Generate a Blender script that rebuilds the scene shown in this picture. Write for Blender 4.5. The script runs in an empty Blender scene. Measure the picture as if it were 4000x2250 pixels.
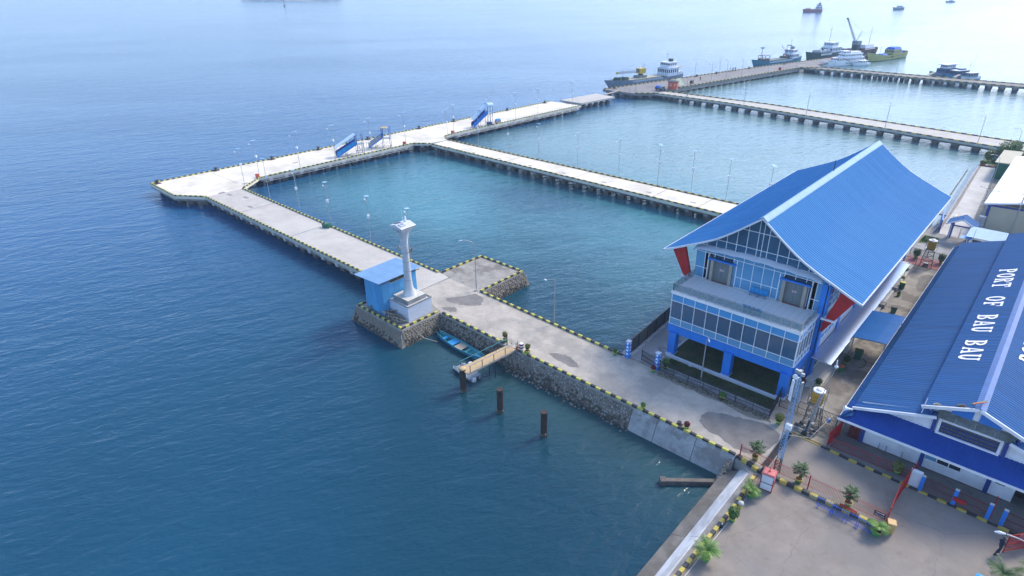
import bpy, bmesh, math, random
from mathutils import Vector, Matrix
random.seed(7)
R_ = math.radians
S = bpy.context.scene
COL = S.collection

# ---------------------------------------------------------------- camera
FPX, PITCH, ROLL, YAW, CAMH = 2420.0, math.atan(1215/2420.0), math.atan(80/4775.0), R_(-42.6), 40.0
fwd = Vector((math.sin(YAW)*math.cos(PITCH), math.cos(YAW)*math.cos(PITCH), -math.sin(PITCH)))
rt0 = Vector((math.cos(YAW), -math.sin(YAW), 0))
dn0 = fwd.cross(rt0)
RT = rt0*math.cos(ROLL) + dn0*math.sin(ROLL)
DN = fwd.cross(RT)
cam = bpy.data.cameras.new('camera')
cam.sensor_width = 36; cam.lens = FPX/4000*36; cam.clip_start = .5; cam.clip_end = 20000
camo = bpy.data.objects.new('camera', cam); COL.objects.link(camo)
mw = Matrix.Identity(4)
for i in range(3):
    mw[i][0] = RT[i]; mw[i][1] = -DN[i]; mw[i][2] = -fwd[i]
mw[2][3] = CAMH
camo.matrix_world = mw
S.camera = camo

# ---------------------------------------------------------------- sky, sun, exposure
SUN_EL, SUN_AZ = R_(43), R_(14)          # azimuth from +Y towards +X
w = bpy.data.worlds.new('World'); S.world = w; w.use_nodes = True
nt = w.node_tree; nt.nodes.clear()
sky = nt.nodes.new('ShaderNodeTexSky'); sky.sky_type = 'NISHITA'; sky.sun_disc = False
sky.sun_elevation = SUN_EL; sky.sun_rotation = SUN_AZ
sky.air_density = 0.75; sky.dust_density = 1.1; sky.ozone_density = 3.2; sky.altitude = 0
bg = nt.nodes.new('ShaderNodeBackground'); bg.inputs[1].default_value = 0.15
wo = nt.nodes.new('ShaderNodeOutputWorld')
nt.links.new(sky.outputs[0], bg.inputs[0]); nt.links.new(bg.outputs[0], wo.inputs[0])
sl = bpy.data.lights.new('sun', 'SUN'); sl.energy = 1.35; sl.angle = R_(14); sl.color = (1, .90, .76)
so = bpy.data.objects.new('sun', sl); COL.objects.link(so)
sd = Vector((math.sin(SUN_AZ)*math.cos(SUN_EL), math.cos(SUN_AZ)*math.cos(SUN_EL), math.sin(SUN_EL)))
so.rotation_euler = sd.to_track_quat('Z', 'Y').to_euler(); so.location = (0, 60, 120)
S.view_settings.view_transform = 'Standard'; S.view_settings.look = 'None'
S.view_settings.exposure = 1.36; S.view_settings.gamma = 1.0
S.render.engine = 'CYCLES'
S.cycles.max_bounces = 6; S.cycles.transparent_max_bounces = 12; S.cycles.volume_bounces = 0

WZ = -2.2     # water level; land and decks are at 0
HAZE = 0.00034

# ---------------------------------------------------------------- materials
MATS = {}
def mat(name, col, rough=.65, var=.18, scale=.8, bump=0., bscale=12., metal=0., spec=.5, col2=None, c2amt=.5, c2scale=.25, stain=0., coat=0., stretch=(1,1,1), crisp=.08):
    if name in MATS: return MATS[name]
    m = bpy.data.materials.new(name); m.use_nodes = True
    n = m.node_tree.nodes; l = m.node_tree.links
    b = n['Principled BSDF']
    b.inputs['Roughness'].default_value = rough; b.inputs['Metallic'].default_value = metal
    b.inputs['Specular IOR Level'].default_value = spec; b.inputs['Coat Weight'].default_value = coat
    tc = n.new('ShaderNodeTexCoord'); mp = n.new('ShaderNodeMapping'); mp.inputs['Scale'].default_value = stretch
    l.new(tc.outputs['Object'], mp.inputs[0])
    c = (*col, 1)
    no = n.new('ShaderNodeTexNoise'); no.inputs['Scale'].default_value = scale; no.inputs['Detail'].default_value = 8; no.inputs['Roughness'].default_value = .65
    l.new(mp.outputs[0], no.inputs['Vector'])
    r = n.new('ShaderNodeMapRange'); r.inputs[1].default_value = .3; r.inputs[2].default_value = .7
    r.inputs[3].default_value = 1-var; r.inputs[4].default_value = 1+var
    l.new(no.outputs[0], r.inputs[0])
    mx = n.new('ShaderNodeMix'); mx.data_type = 'RGBA'; mx.blend_type = 'MULTIPLY'; mx.inputs[0].default_value = 1
    mx.inputs[6].default_value = c
    cm = n.new('ShaderNodeCombineColor')
    for k in range(3): l.new(r.outputs[0], cm.inputs[k])
    l.new(cm.outputs[0], mx.inputs[7])
    out = mx.outputs[2]
    if col2 is not None:
        n2 = n.new('ShaderNodeTexNoise'); n2.inputs['Scale'].default_value = c2scale; n2.inputs['Detail'].default_value = 6; n2.inputs['Roughness'].default_value = .6
        l.new(mp.outputs[0], n2.inputs['Vector'])
        r2 = n.new('ShaderNodeMapRange'); r2.inputs[1].default_value = .54-crisp; r2.inputs[2].default_value = .54+crisp
        r2.inputs[3].default_value = 0; r2.inputs[4].default_value = c2amt
        l.new(n2.outputs[0], r2.inputs[0])
        m2 = n.new('ShaderNodeMix'); m2.data_type = 'RGBA'
        l.new(r2.outputs[0], m2.inputs[0]); l.new(out, m2.inputs[6]); m2.inputs[7].default_value = (*col2, 1)
        out = m2.outputs[2]
    if stain:
        for sc,lo,hi,am in ((1.3,.60,.66,stain*.6),(.35,.62,.66,stain*.5),(6.,.62,.7,stain*.45)):
            n3 = n.new('ShaderNodeTexNoise'); n3.inputs['Scale'].default_value = sc; n3.inputs['Detail'].default_value = 7; n3.inputs['Roughness'].default_value = .7; n3.inputs['Distortion'].default_value = .6
            l.new(mp.outputs[0], n3.inputs['Vector'])
            r3 = n.new('ShaderNodeMapRange'); r3.inputs[1].default_value = lo; r3.inputs[2].default_value = hi; r3.inputs[3].default_value = 0; r3.inputs[4].default_value = am
            l.new(n3.outputs[0], r3.inputs[0])
            m3 = n.new('ShaderNodeMix'); m3.data_type = 'RGBA'; l.new(r3.outputs[0], m3.inputs[0]); l.new(out, m3.inputs[6]); m3.inputs[7].default_value = (col[0]*.45,col[1]*.43,col[2]*.42,1)
            out = m3.outputs[2]
        vo = n.new('ShaderNodeTexVoronoi'); vo.feature = 'DISTANCE_TO_EDGE'; vo.inputs['Scale'].default_value = .16
        wv = n.new('ShaderNodeMixRGB'); wv.blend_type = 'ADD'; wv.inputs[0].default_value = 1.2; l.new(mp.outputs[0], wv.inputs[1]); l.new(no.outputs[1], wv.inputs[2]); l.new(wv.outputs[0], vo.inputs['Vector'])
        r4 = n.new('ShaderNodeMapRange'); r4.inputs[1].default_value = .0; r4.inputs[2].default_value = .006; r4.inputs[3].default_value = stain*.8; r4.inputs[4].default_value = 0
        l.new(vo.outputs[0], r4.inputs[0])
        m4 = n.new('ShaderNodeMix'); m4.data_type = 'RGBA'; l.new(r4.outputs[0], m4.inputs[0]); l.new(out, m4.inputs[6]); m4.inputs[7].default_value = (col[0]*.4,col[1]*.38,col[2]*.36,1)
        out = m4.outputs[2]
    l.new(out, b.inputs['Base Color'])
    if bump:
        nb = n.new('ShaderNodeTexNoise'); nb.inputs['Scale'].default_value = bscale; nb.inputs['Detail'].default_value = 5
        l.new(mp.outputs[0], nb.inputs['Vector'])
        bp = n.new('ShaderNodeBump'); bp.inputs['Strength'].default_value = bump; bp.inputs['Distance'].default_value = .05
        l.new(nb.outputs[0], bp.inputs['Height']); l.new(bp.outputs[0], b.inputs['Normal'])
    MATS[name] = m
    return m

mat('land', (.27,.245,.21), .9, .25, .5, .3, 6, col2=(.33,.31,.28))
mat('quay', (.76,.69,.56), .85, .12, .35, .15, 8, col2=(.50,.455,.37), c2amt=.6, c2scale=.13, stain=.3)  # pale concrete, lightened and warmed further to stand in for sunlight on it
mat('trestle', (.50,.46,.40), .88, .14, .3, .2, 8, col2=(.55,.52,.46), c2amt=.7, c2scale=.05, stain=.35)
mat('farquay', (.22,.20,.185), .88, .18, .2, .2, 8, col2=(.29,.265,.23), c2amt=.7, c2scale=.08)
mat('conc', (.30,.285,.26), .88, .25, .7, .3, 8, col2=(.17,.155,.135), c2amt=.6, c2scale=.5, stain=.4)
mat('conc_l', (.55,.53,.49), .85, .12, .6, .2, 8, col2=(.42,.40,.36), c2amt=.5)
mat('conc_d', (.145,.125,.11), .9, .4, 1.2, .5, 6, col2=(.07,.06,.055), c2amt=.7, c2scale=.8)
mat('road', (.45,.40,.33), .9, .2, .6, .3, 7, col2=(.30,.275,.24), c2amt=.75, c2scale=.2, crisp=.06, stain=.4)
mat('plaza', (.265,.228,.19), .92, .18, .5, .25, 9, col2=(.225,.203,.182), c2amt=.8, c2scale=.16, stain=.4)
mat('asphalt', (.20,.185,.167), .95, .22, .9, .4, 14, col2=(.24,.22,.195), c2amt=.6, c2scale=.8, stain=.4)
mat('alley', (.31,.285,.245), .9, .25, .7, .3, 7, col2=(.17,.15,.13), c2amt=.85, c2scale=.3, crisp=.03, stain=.5)
mat('grass', (.05,.075,.018), .95, .35, 3, .8, 30, col2=(.105,.085,.035), c2amt=.7, c2scale=.6)
mat('grass2', (.085,.15,.02), .95, .3, 3, .8, 30, col2=(.13,.13,.04), c2amt=.5, c2scale=1)
mat('yellow', (.54,.42,.07), .6, .25, 3, col2=(.45,.36,.12), c2amt=.5, c2scale=2.2)
mat('lemon', (.58,.53,.09), .6, .25, 3, col2=(.5,.45,.15), c2amt=.5, c2scale=2)
mat('black', (.035,.036,.042), .6, .4, 3, col2=(.08,.075,.07), c2amt=.6, c2scale=2)
mat('mortar', (.175,.152,.125), .95, .3, 1.2, .6, 5, col2=(.12,.105,.085), c2amt=.6, c2scale=.9)
mat('stone_l', (.33,.30,.262), .85, .25, 2, .4, 9)
mat('stone_m', (.25,.22,.185), .9, .3, 2, .5, 9)
mat('stone_d', (.085,.072,.055), .8, .35, 2, .6, 9, col2=(.05,.055,.03), c2amt=.6)
mat('stone_b', (.24,.198,.145), .9, .28, 2, .4, 9)
mat('slab_g', (.38,.375,.365), .85, .25, .9, .35, 5, col2=(.23,.215,.20), c2amt=.8, c2scale=.6, crisp=.05, stain=.6)
mat('slab_w', (.60,.60,.60), .8, .2, .8, .2, 8, col2=(.38,.37,.36), c2amt=.7, c2scale=1.1, stretch=(1,.4,1))
mat('roof_blue', (.042,.203,.455), .65, .10, 1.0, spec=.1, col2=(.05,.225,.48), c2amt=.6, c2scale=.5, stretch=(.12,2.6,.12))
mat('roof_navy', (.026,.108,.285), .7, .18, 1.0, spec=.12, col2=(.035,.10,.23), c2amt=.5, c2scale=.55, stretch=(.15,2.2,.15))
mat('roof_deep', (.018,.07,.31), .7, .12, .6, spec=.15)
mat('ridge', (.17,.34,.52), .45, .1, 1)
mat('ridge_navy', (.06,.14,.36), .45, .15, 1)
mat('canopy_blue', (.02,.17,.45), .38, .1, .5, col2=(.04,.21,.5), c2amt=.5, stretch=(.2,1,1))
mat('blue', (.024,.21,.68), .45, .1, .7)
mat('blue_d', (.014,.05,.26), .5, .15, .8)
mat('blue_l', (.16,.42,.72), .45, .08, 1)
mat('white', (.84,.85,.86), .5, .05, .7)
mat('white_b', (.66,.69,.74), .6, .08, .5, col2=(.55,.58,.62), c2amt=.4)
mat('white_w', (.78,.81,.85), .7, .08, .5, col2=(.56,.58,.60), c2amt=.5, c2scale=.7)
mat('silver', (.26,.34,.50), .28, .08, .6, metal=.6)
mat('steel', (.38,.40,.42), .4, .1, 2, metal=.6)
mat('galv', (.36,.38,.40), .45, .1, 2, metal=.3)
mat('red', (.43,.018,.018), .55, .15, 2, spec=.3)
mat('red_f', (.40,.04,.045), .55, .2, 3, col2=(.28,.06,.05), c2amt=.5)
mat('maroon', (.13,.012,.016), .5, .2, 3)
mat('pink', (.62,.16,.15), .6, .15, 3, col2=(.45,.14,.10), c2amt=.5, c2scale=2)
mat('orange', (.62,.10,.03), .55, .12, 1)
mat('fence', (.028,.029,.033), .5, .2, 3)
mat('beige', (.38,.335,.27), .7, .08, 1)
mat('door', (.18,.20,.195), .45, .08, 1)
mat('tile', (.82,.80,.76), .55, .06, .6)
mat('dark', (.016,.02,.028), .6, .1, 1)
mat('interior', (.05,.062,.08), .8, .1, 1)
mat('floor_in', (.16,.17,.18), .6, .1, 1)
mat('cream', (.50,.46,.34), .8, .08, .5)
mat('terra', (.30,.10,.07), .85, .2, 1)
mat('pave_red', (.36,.13,.12), .85, .2, 1.5)
mat('wood', (.52,.38,.20), .75, .2, 2, col2=(.40,.27,.13), c2amt=.6, c2scale=2, stretch=(1,1,1))
mat('wood_d', (.16,.115,.075), .85, .35, 3)
mat('wood_g', (.36,.31,.25), .85, .3, 3)
mat('rust', (.04,.027,.023), .85, .4, 3, .5, 12, col2=(.085,.045,.03), c2amt=.5, c2scale=1.6)
mat('tank', (.56,.30,.025), .5, .1, 1.5)
mat('pot_g', (.055,.27,.075), .55, .15, 2)
mat('pot_y', (.55,.50,.06), .55, .15, 2)
mat('soil', (.05,.033,.022), .95, .3, 6)
mat('leaf', (.075,.155,.022), .6, .35, 6)
mat('leaf_y', (.155,.17,.025), .6, .35, 6)
mat('leaf_d', (.045,.105,.025), .6, .35, 6)
mat('leaf_p', (.105,.22,.025), .55, .3, 6)
mat('leaf_r', (.17,.022,.03), .6, .4, 6)
mat('bark', (.11,.075,.05), .9, .3, 4)
mat('shed', (.09,.36,.64), .6, .16, .9, col2=(.06,.27,.52), c2amt=.6, c2scale=.7, stretch=(1,1,.3))
mat('shed_roof', (.17,.32,.52), .45, .12, .5, col2=(.22,.36,.52), c2amt=.6)
mat('tower', (.62,.63,.645), .42, .08, .8, metal=.15, col2=(.48,.48,.47), c2amt=.4, c2scale=1, stretch=(1,1,.3))
mat('ptile', (.60,.64,.70), .35, .06, 1)
mat('ceram', (.62,.60,.52), .5, .08, 2)
mat('boat_blue', (.03,.22,.36), .6, .2, 2)
mat('boat_teal', (.05,.26,.30), .7, .25, 2)
mat('lblue', (.03,.33,.68), .45, .1, 2)
mat('seat', (.01,.3,.62), .35, .05, 2)
mat('bin_green', (.015,.13,.07), .5, .15, 2)
mat('bin_y', (.58,.36,.13), .5, .1, 2)
mat('skin', (.25,.13,.08), .6, .1, 4)
mat('navy', (.018,.02,.045), .8, .2, 5)
mat('sky_panel', (.32,.52,.66), .3, .12, 1)
mat('teal', (.015,.17,.25), .55, .2, .5)
mat('hull_grey', (.23,.27,.30), .6, .2, .5)
mat('hull_blue', (.05,.11,.22), .6, .2, .5)
mat('hull_red', (.20,.05,.035), .7, .3, .6)
mat('tanker', (.34,.075,.045), .6, .2, .5)
mat('hull_y', (.42,.40,.13), .65, .2, .6)
mat('hull_dg', (.03,.06,.055), .6, .3, .6)
mat('tarp_blue', (.02,.12,.62), .6, .15, 1)
mat('tarp_green', (.04,.075,.045), .8, .3, 1)
mat('deck_b', (.42,.39,.29), .8, .12, .6)
mat('crane_y', (.60,.40,.02), .5, .15, 1)
mat('brown', (.10,.05,.04), .8, .3, 1)
mat('corr_grey', (.20,.215,.20), .8, .3, 1.2, col2=(.13,.14,.12), c2amt=.7, c2scale=1)
mat('window', (.02,.03,.05), .1, .1, 1, spec=.8)
mat('lens', (.75,.77,.8), .25, .03, 2)
mat('panel', (.035,.045,.09), .2, .1, 3, spec=.7)
mat('rope', (.35,.36,.30), .8, .2, 3)
mat('cable', (.42,.42,.38), .7, .2, 3)
mat('sand', (.62,.56,.42), .9, .1, .05)
mat('gravel', (.24,.21,.165), .95, .5, 4, .8, 20)
mat('mast_blue', (.13,.27,.46), .55, .15, 2)
mat('wall_b', (.265,.225,.175), .95, .25, 1.2, .5, 6, col2=(.2,.17,.13), c2amt=.7, c2scale=.8)
mat('ledge', (.20,.178,.15), .9, .3, .9, .4, 6, col2=(.12,.105,.085), c2amt=.7, c2scale=.6, stain=.4)
mat('lattice_dark', (.10,.105,.10), .8, .25, 2)

def glassmat(name, col, alpha, rough=.06):
    m = bpy.data.materials.new(name); m.use_nodes = True
    b = m.node_tree.nodes['Principled BSDF']
    b.inputs['Base Color'].default_value = (*col, 1); b.inputs['Roughness'].default_value = rough
    b.inputs['Specular IOR Level'].default_value = .9; b.inputs['Alpha'].default_value = alpha
    MATS[name] = m
glassmat('glass', (.05,.16,.28), .62)
glassmat('glass_blue', (.08,.36,.70), .9, .15)
glassmat('glass_mid', (.13,.36,.58), .9, .12)
glassmat('glass_dark', (.05,.125,.215), .72)
glassmat('glass_dark2', (.055,.13,.22), .78)
glassmat('rail_glass', (.16,.28,.32), .5, .1)
glassmat('poly', (.58,.74,.86), .92, .25)

# ---------------------------------------------------------------- builders
def link(o): COL.objects.link(o); return o
WLOC = {}
def thing(name, label, cat, loc=(0,0,0), rz=0, group=None, kind=None):
    o = bpy.data.objects.new(name, None); link(o); o.empty_display_size = .3
    o.location = loc; o.rotation_euler = (0,0,rz)
    o['label'] = label; o['category'] = cat
    if group: o['group'] = group
    if kind: o['kind'] = kind
    WLOC[o.name] = Vector(loc)
    return o
def tag(o, label, cat, group=None):
    o['label'] = label; o['category'] = cat
    if group: o['group'] = group
    return o
def copy_tree(o, parent=None):
    c = o.copy(); link(c); c.parent = parent
    for ch in list(o.children): copy_tree(ch, c)
    return c
def place(o, loc, rz=None, label=None, scale=None, group=None):
    o.location = loc
    if rz is not None: o.rotation_euler = (0,0,rz)
    if label: o['label'] = label
    if group: o['group'] = group
    if scale: o.scale = (scale,)*3 if not hasattr(scale,'__len__') else scale
    return o

class MB:
    def __init__(s): s.v=[]; s.f=[]; s.sm=[]
    def add(s, vs, fs, smooth=False):
        k=len(s.v); s.v += [tuple(v) for v in vs]; s.f += [tuple(i+k for i in f) for f in fs]; s.sm += [smooth]*len(fs); return s
    def box(s, x0,x1,y0,y1,z0,z1):
        return s.add([(x0,y0,z0),(x1,y0,z0),(x1,y1,z0),(x0,y1,z0),(x0,y0,z1),(x1,y0,z1),(x1,y1,z1),(x0,y1,z1)],
            [(0,3,2,1),(4,5,6,7),(0,1,5,4),(1,2,6,5),(2,3,7,6),(3,0,4,7)])
    def cbox(s, c, d):
        return s.box(c[0]-d[0]/2,c[0]+d[0]/2,c[1]-d[1]/2,c[1]+d[1]/2,c[2]-d[2]/2,c[2]+d[2]/2)
    def frust(s, c, b, t, h):   # tapered box: base half-sizes b, top half-sizes t
        x,y,z=c
        return s.add([(x-b[0],y-b[1],z),(x+b[0],y-b[1],z),(x+b[0],y+b[1],z),(x-b[0],y+b[1],z),(x-t[0],y-t[1],z+h),(x+t[0],y-t[1],z+h),(x+t[0],y+t[1],z+h),(x-t[0],y+t[1],z+h)],
            [(0,3,2,1),(4,5,6,7),(0,1,5,4),(1,2,6,5),(2,3,7,6),(3,0,4,7)])
    def bar(s, p, q, w=.05, h=None, up=(0,0,1)):   # rectangular bar from p to q
        p=Vector(p); q=Vector(q); h=h or w; d=(q-p)
        if d.length<1e-6: return s
        d.normalize(); u=Vector(up)
        if abs(d.dot(u))>.98: u=Vector((0,1,0))
        a=d.cross(u).normalized()*w/2; b=a.cross(d).normalized()*h/2
        vs=[p-a-b,p+a-b,p+a+b,p-a+b,q-a-b,q+a-b,q+a+b,q-a+b]
        return s.add(vs,[(0,1,2,3),(7,6,5,4),(4,5,1,0),(5,6,2,1),(6,7,3,2),(7,4,0,3)])
    def cyl(s, p, q, r0, r1=None, n=8, caps=True):
        p=Vector(p); q=Vector(q); r1=r0 if r1 is None else r1; d=(q-p).normalized(); u=Vector((0,0,1))
        if abs(d.dot(u))>.98: u=Vector((1,0,0))
        a=d.cross(u).normalized(); b=d.cross(a).normalized(); vs=[]
        for k in range(n):
            t=2*math.pi*k/n; e=a*math.cos(t)+b*math.sin(t); vs.append(p+e*r0); vs.append(q+e*r1)
        fs=[(2*k,2*((k+1)%n),2*((k+1)%n)+1,2*k+1) for k in range(n)]
        s.add(vs,fs,n>5)
        if caps:
            s.add([vs[2*k] for k in range(n)],[tuple(range(n-1,-1,-1))]); s.add([vs[2*k+1] for k in range(n)],[tuple(range(n))])
        return s
    def tube(s, pts, r, n=6):
        for a,b in zip(pts,pts[1:]): s.cyl(a,b,r,n=n,caps=True)
        return s
    def lathe(s, prof, n=16, c=(0,0,0), square=False):   # prof list of (r,z)
        vs=[]; fs=[]
        for r,z in prof:
            for k in range(n):
                t=2*math.pi*(k+.5)/n; vs.append((c[0]+r*math.cos(t),c[1]+r*math.sin(t),c[2]+z))
        for i in range(len(prof)-1):
            for k in range(n):
                fs.append((i*n+k,i*n+(k+1)%n,(i+1)*n+(k+1)%n,(i+1)*n+k))
        s.add(vs,fs,n>6)
        s.add(vs[:n],[tuple(range(n-1,-1,-1))]); s.add(vs[-n:],[tuple(range(n))])
        return s
    def prism(s, pts, z0, z1):    # vertical prism over polygon (ccw)
        n=len(pts); vs=[(x,y,z0) for x,y in pts]+[(x,y,z1) for x,y in pts]
        fs=[tuple(range(n-1,-1,-1)),tuple(range(n,2*n))]+[(k,(k+1)%n,n+(k+1)%n,n+k) for k in range(n)]
        return s.add(vs,fs)
    def prism_y(s, pts, y0, y1):  # polygon in xz extruded along y
        n=len(pts); vs=[(x,y0,z) for x,z in pts]+[(x,y1,z) for x,z in pts]
        fs=[tuple(range(n)),tuple(range(2*n-1,n-1,-1))]+[(k,n+k,n+(k+1)%n,(k+1)%n) for k in range(n)]
        return s.add(vs,fs)
    def prism_x(s, pts, x0, x1):  # polygon in yz extruded along x
        n=len(pts); vs=[(x0,y,z) for y,z in pts]+[(x1,y,z) for y,z in pts]
        fs=[tuple(range(n-1,-1,-1)),tuple(range(n,2*n))]+[(k,(k+1)%n,n+(k+1)%n,n+k) for k in range(n)]
        return s.add(vs,fs)
    def sheet(s, rows, smooth=False):   # grid of points rows[i][j]
        m=len(rows[0]); vs=[p for r in rows for p in r]
        fs=[(i*m+j,i*m+j+1,(i+1)*m+j+1,(i+1)*m+j) for i in range(len(rows)-1) for j in range(m-1)]
        return s.add(vs,fs,smooth)
    def mesh(s, name, m):
        me=bpy.data.meshes.new(name); me.from_pydata(s.v,[],s.f)
        me.polygons.foreach_set('use_smooth', s.sm)
        if m: me.materials.append(MATS[m])
        bm=bmesh.new(); bm.from_mesh(me); bmesh.ops.recalc_face_normals(bm, faces=bm.faces); bm.to_mesh(me); bm.free()
        me.update(); return me
    def build(s, name, m, parent=None, loc=None, world=False, kind=None, label=None):
        if world and parent is not None:
            b=WLOC.get(parent.name)
            s.v=[(x-b.x,y-b.y,z-b.z) for x,y,z in s.v]
        o=bpy.data.objects.new(name, s.mesh(name,m)); link(o); o.parent=parent
        if loc: o.location=loc
        if parent is not None: WLOC[o.name]=WLOC.get(parent.name,Vector((0,0,0)))
        if kind: o['kind']=kind
        if label: o['label']=label
        return o
def inst(name, me, parent, loc, rot=(0,0,0), sc=None):
    o=bpy.data.objects.new(name, me); link(o); o.parent=parent; o.location=loc; o.rotation_euler=rot
    if sc is not None: o.scale=sc if hasattr(sc,'__len__') else (sc,)*3
    return o
def struct(name, mb, m): return mb.build(name, m, kind='structure')
def unit(name, m, d=(1,1,1)): return MB().box(-d[0]/2,d[0]/2,-d[1]/2,d[1]/2,0,d[2]).mesh(name, m)
def blob(pts, a, seed=1):   # rounded ragged outline
    for _ in range(2):
        pts=[q for i in range(len(pts)) for q in ((pts[i][0]*.75+pts[(i+1)%len(pts)][0]*.25,pts[i][1]*.75+pts[(i+1)%len(pts)][1]*.25),(pts[i][0]*.25+pts[(i+1)%len(pts)][0]*.75,pts[i][1]*.25+pts[(i+1)%len(pts)][1]*.75))]
    d=[]
    for i in range(len(pts)):
        p,q=pts[i],pts[(i+1)%len(pts)]
        for k in range(4): d.append((p[0]+(q[0]-p[0])*k/4,p[1]+(q[1]-p[1])*k/4))
    cx=sum(p[0] for p in d)/len(d); cy=sum(p[1] for p in d)/len(d); o=[]; rn=random.Random(seed); ph=[rn.uniform(0,6.28) for _ in range(6)]
    for i,(x,y) in enumerate(d):
        t=6.283*i/len(d); r=math.hypot(x-cx,y-cy); f=sum(math.sin((3+4*k)*t+ph[k])/(1+k*.6) for k in range(6))*a*.4+rn.uniform(-.3,.3)*a*.5
        o.append((x+(x-cx)/r*f,y+(y-cy)/r*f))
    return o
def jit(pts, a, sub=3):   # roughen an outline
    o=[]; n=len(pts)
    for i in range(n):
        p,q=pts[i],pts[(i+1)%n]
        for k in range(sub):
            t=k/sub; o.append((p[0]+(q[0]-p[0])*t+random.uniform(-a,a), p[1]+(q[1]-p[1])*t+random.uniform(-a,a)))
    return o
# ================================================================ water
def water_mat():
    m = bpy.data.materials.new('water'); m.use_nodes = True; n = m.node_tree.nodes; l = m.node_tree.links
    b = n['Principled BSDF']; b.inputs['Roughness'].default_value = .12; b.inputs['IOR'].default_value = 1.33
    g = n.new('ShaderNodeNewGeometry'); sp = n.new('ShaderNodeSeparateXYZ'); l.new(g.outputs['Position'], sp.inputs[0])
    def ramp(src, a, bb, c=0., d=1.):
        r = n.new('ShaderNodeMapRange'); r.interpolation_type = 'SMOOTHSTEP'
        for i, v in ((1,a),(2,bb),(3,c),(4,d)): r.inputs[i].default_value = v
        l.new(src, r.inputs[0]); return r.outputs[0]
    def mul(a, bb):
        k = n.new('ShaderNodeMath'); k.operation = 'MULTIPLY'; l.new(a, k.inputs[0])
        if isinstance(bb, float): k.inputs[1].default_value = bb
        else: l.new(bb, k.inputs[1])
        return k.outputs[0]
    def addn(a, bb):
        k = n.new('ShaderNodeMath'); k.operation = 'ADD'; l.new(a, k.inputs[0]); l.new(bb, k.inputs[1]); return k.outputs[0]
    def noise(scale, detail, st=(1,1,1), rot=0., dist=0.):
        mp = n.new('ShaderNodeMapping'); mp.vector_type='TEXTURE'; mp.inputs['Scale'].default_value = st; mp.inputs['Rotation'].default_value = (0,0,rot)
        l.new(g.outputs['Position'], mp.inputs[0])
        t = n.new('ShaderNodeTexNoise'); t.inputs['Scale'].default_value = scale; t.inputs['Detail'].default_value = detail; t.inputs['Distortion'].default_value = dist
        l.new(mp.outputs[0], t.inputs['Vector']); return t.outputs[0]
    big = noise(.011, 4, (1,1.6,1), .5)
    # shallow turquoise basins between the piers and the shore
    bx = mul(ramp(sp.outputs[0], -142., -110.), ramp(sp.outputs[1], 52., 78.))
    sh = mul(bx, ramp(noise(.022, 4), .36, .62, .25, 1.))
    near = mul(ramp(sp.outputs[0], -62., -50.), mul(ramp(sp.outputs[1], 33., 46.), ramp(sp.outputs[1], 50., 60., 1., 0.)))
    c1 = n.new('ShaderNodeMix'); c1.data_type = 'RGBA'; l.new(ramp(big, .35, .65), c1.inputs[0])
    c1.inputs[6].default_value = (.005,.045,.072,1); c1.inputs[7].default_value = (.009,.068,.125,1)
    c2 = n.new('ShaderNodeMix'); c2.data_type = 'RGBA'; l.new(sh, c2.inputs[0]); l.new(c1.outputs[2], c2.inputs[6]); c2.inputs[7].default_value = (.055,.20,.235,1)
    c5 = n.new('ShaderNodeMix'); c5.data_type = 'RGBA'; l.new(mul(bx, ramp(sp.outputs[1], 100., 140.)), c5.inputs[0]); l.new(c2.outputs[2], c5.inputs[6]); c5.inputs[7].default_value = (.15,.255,.26,1)   # turbid far basins, whitened in colour for the sun glare there
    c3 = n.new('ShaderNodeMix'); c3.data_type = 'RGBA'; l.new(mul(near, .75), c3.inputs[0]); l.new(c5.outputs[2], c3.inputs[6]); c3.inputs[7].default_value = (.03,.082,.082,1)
    c4 = n.new('ShaderNodeMix'); c4.data_type = 'RGBA'; l.new(mul(ramp(sp.outputs[0], -55., -150., 0., 1.), ramp(sh, 0., .3, 1., 0.)), c4.inputs[0]); l.new(c3.outputs[2], c4.inputs[6]); c4.inputs[7].default_value = (.012,.085,.20,1)   # deep open water, its blue raised to stand in for reflected sky
    l.new(c4.outputs[2], b.inputs['Base Color'])
    cr = R_(64)      # wave crest direction
    h = addn(addn(mul(noise(.16, 2, (2.2,1,1), cr, .5), .75), mul(noise(.62, 3, (2.4,1,1), cr+.12, .5), .62)), addn(mul(noise(1.7, 3, (2.3,1,1), cr-.15, .5), .30), mul(noise(4.2, 2, (1.8,1,1), cr, .3), .09)))
    bp = n.new('ShaderNodeBump'); bp.inputs['Distance'].default_value = .42
    l.new(ramp(noise(.018, 3, (3,1,1), cr-.3), .3, .7, .6, 1.), bp.inputs['Strength'])
    l.new(h, bp.inputs['Height']); l.new(bp.outputs[0], b.inputs['Normal'])
    MATS['water'] = m
water_mat()
wm = MB().sheet([[(x,y,WZ) for x in (-4000,4000)] for y in (-600,4400)])
struct('sea_water', wm, 'water')

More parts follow.
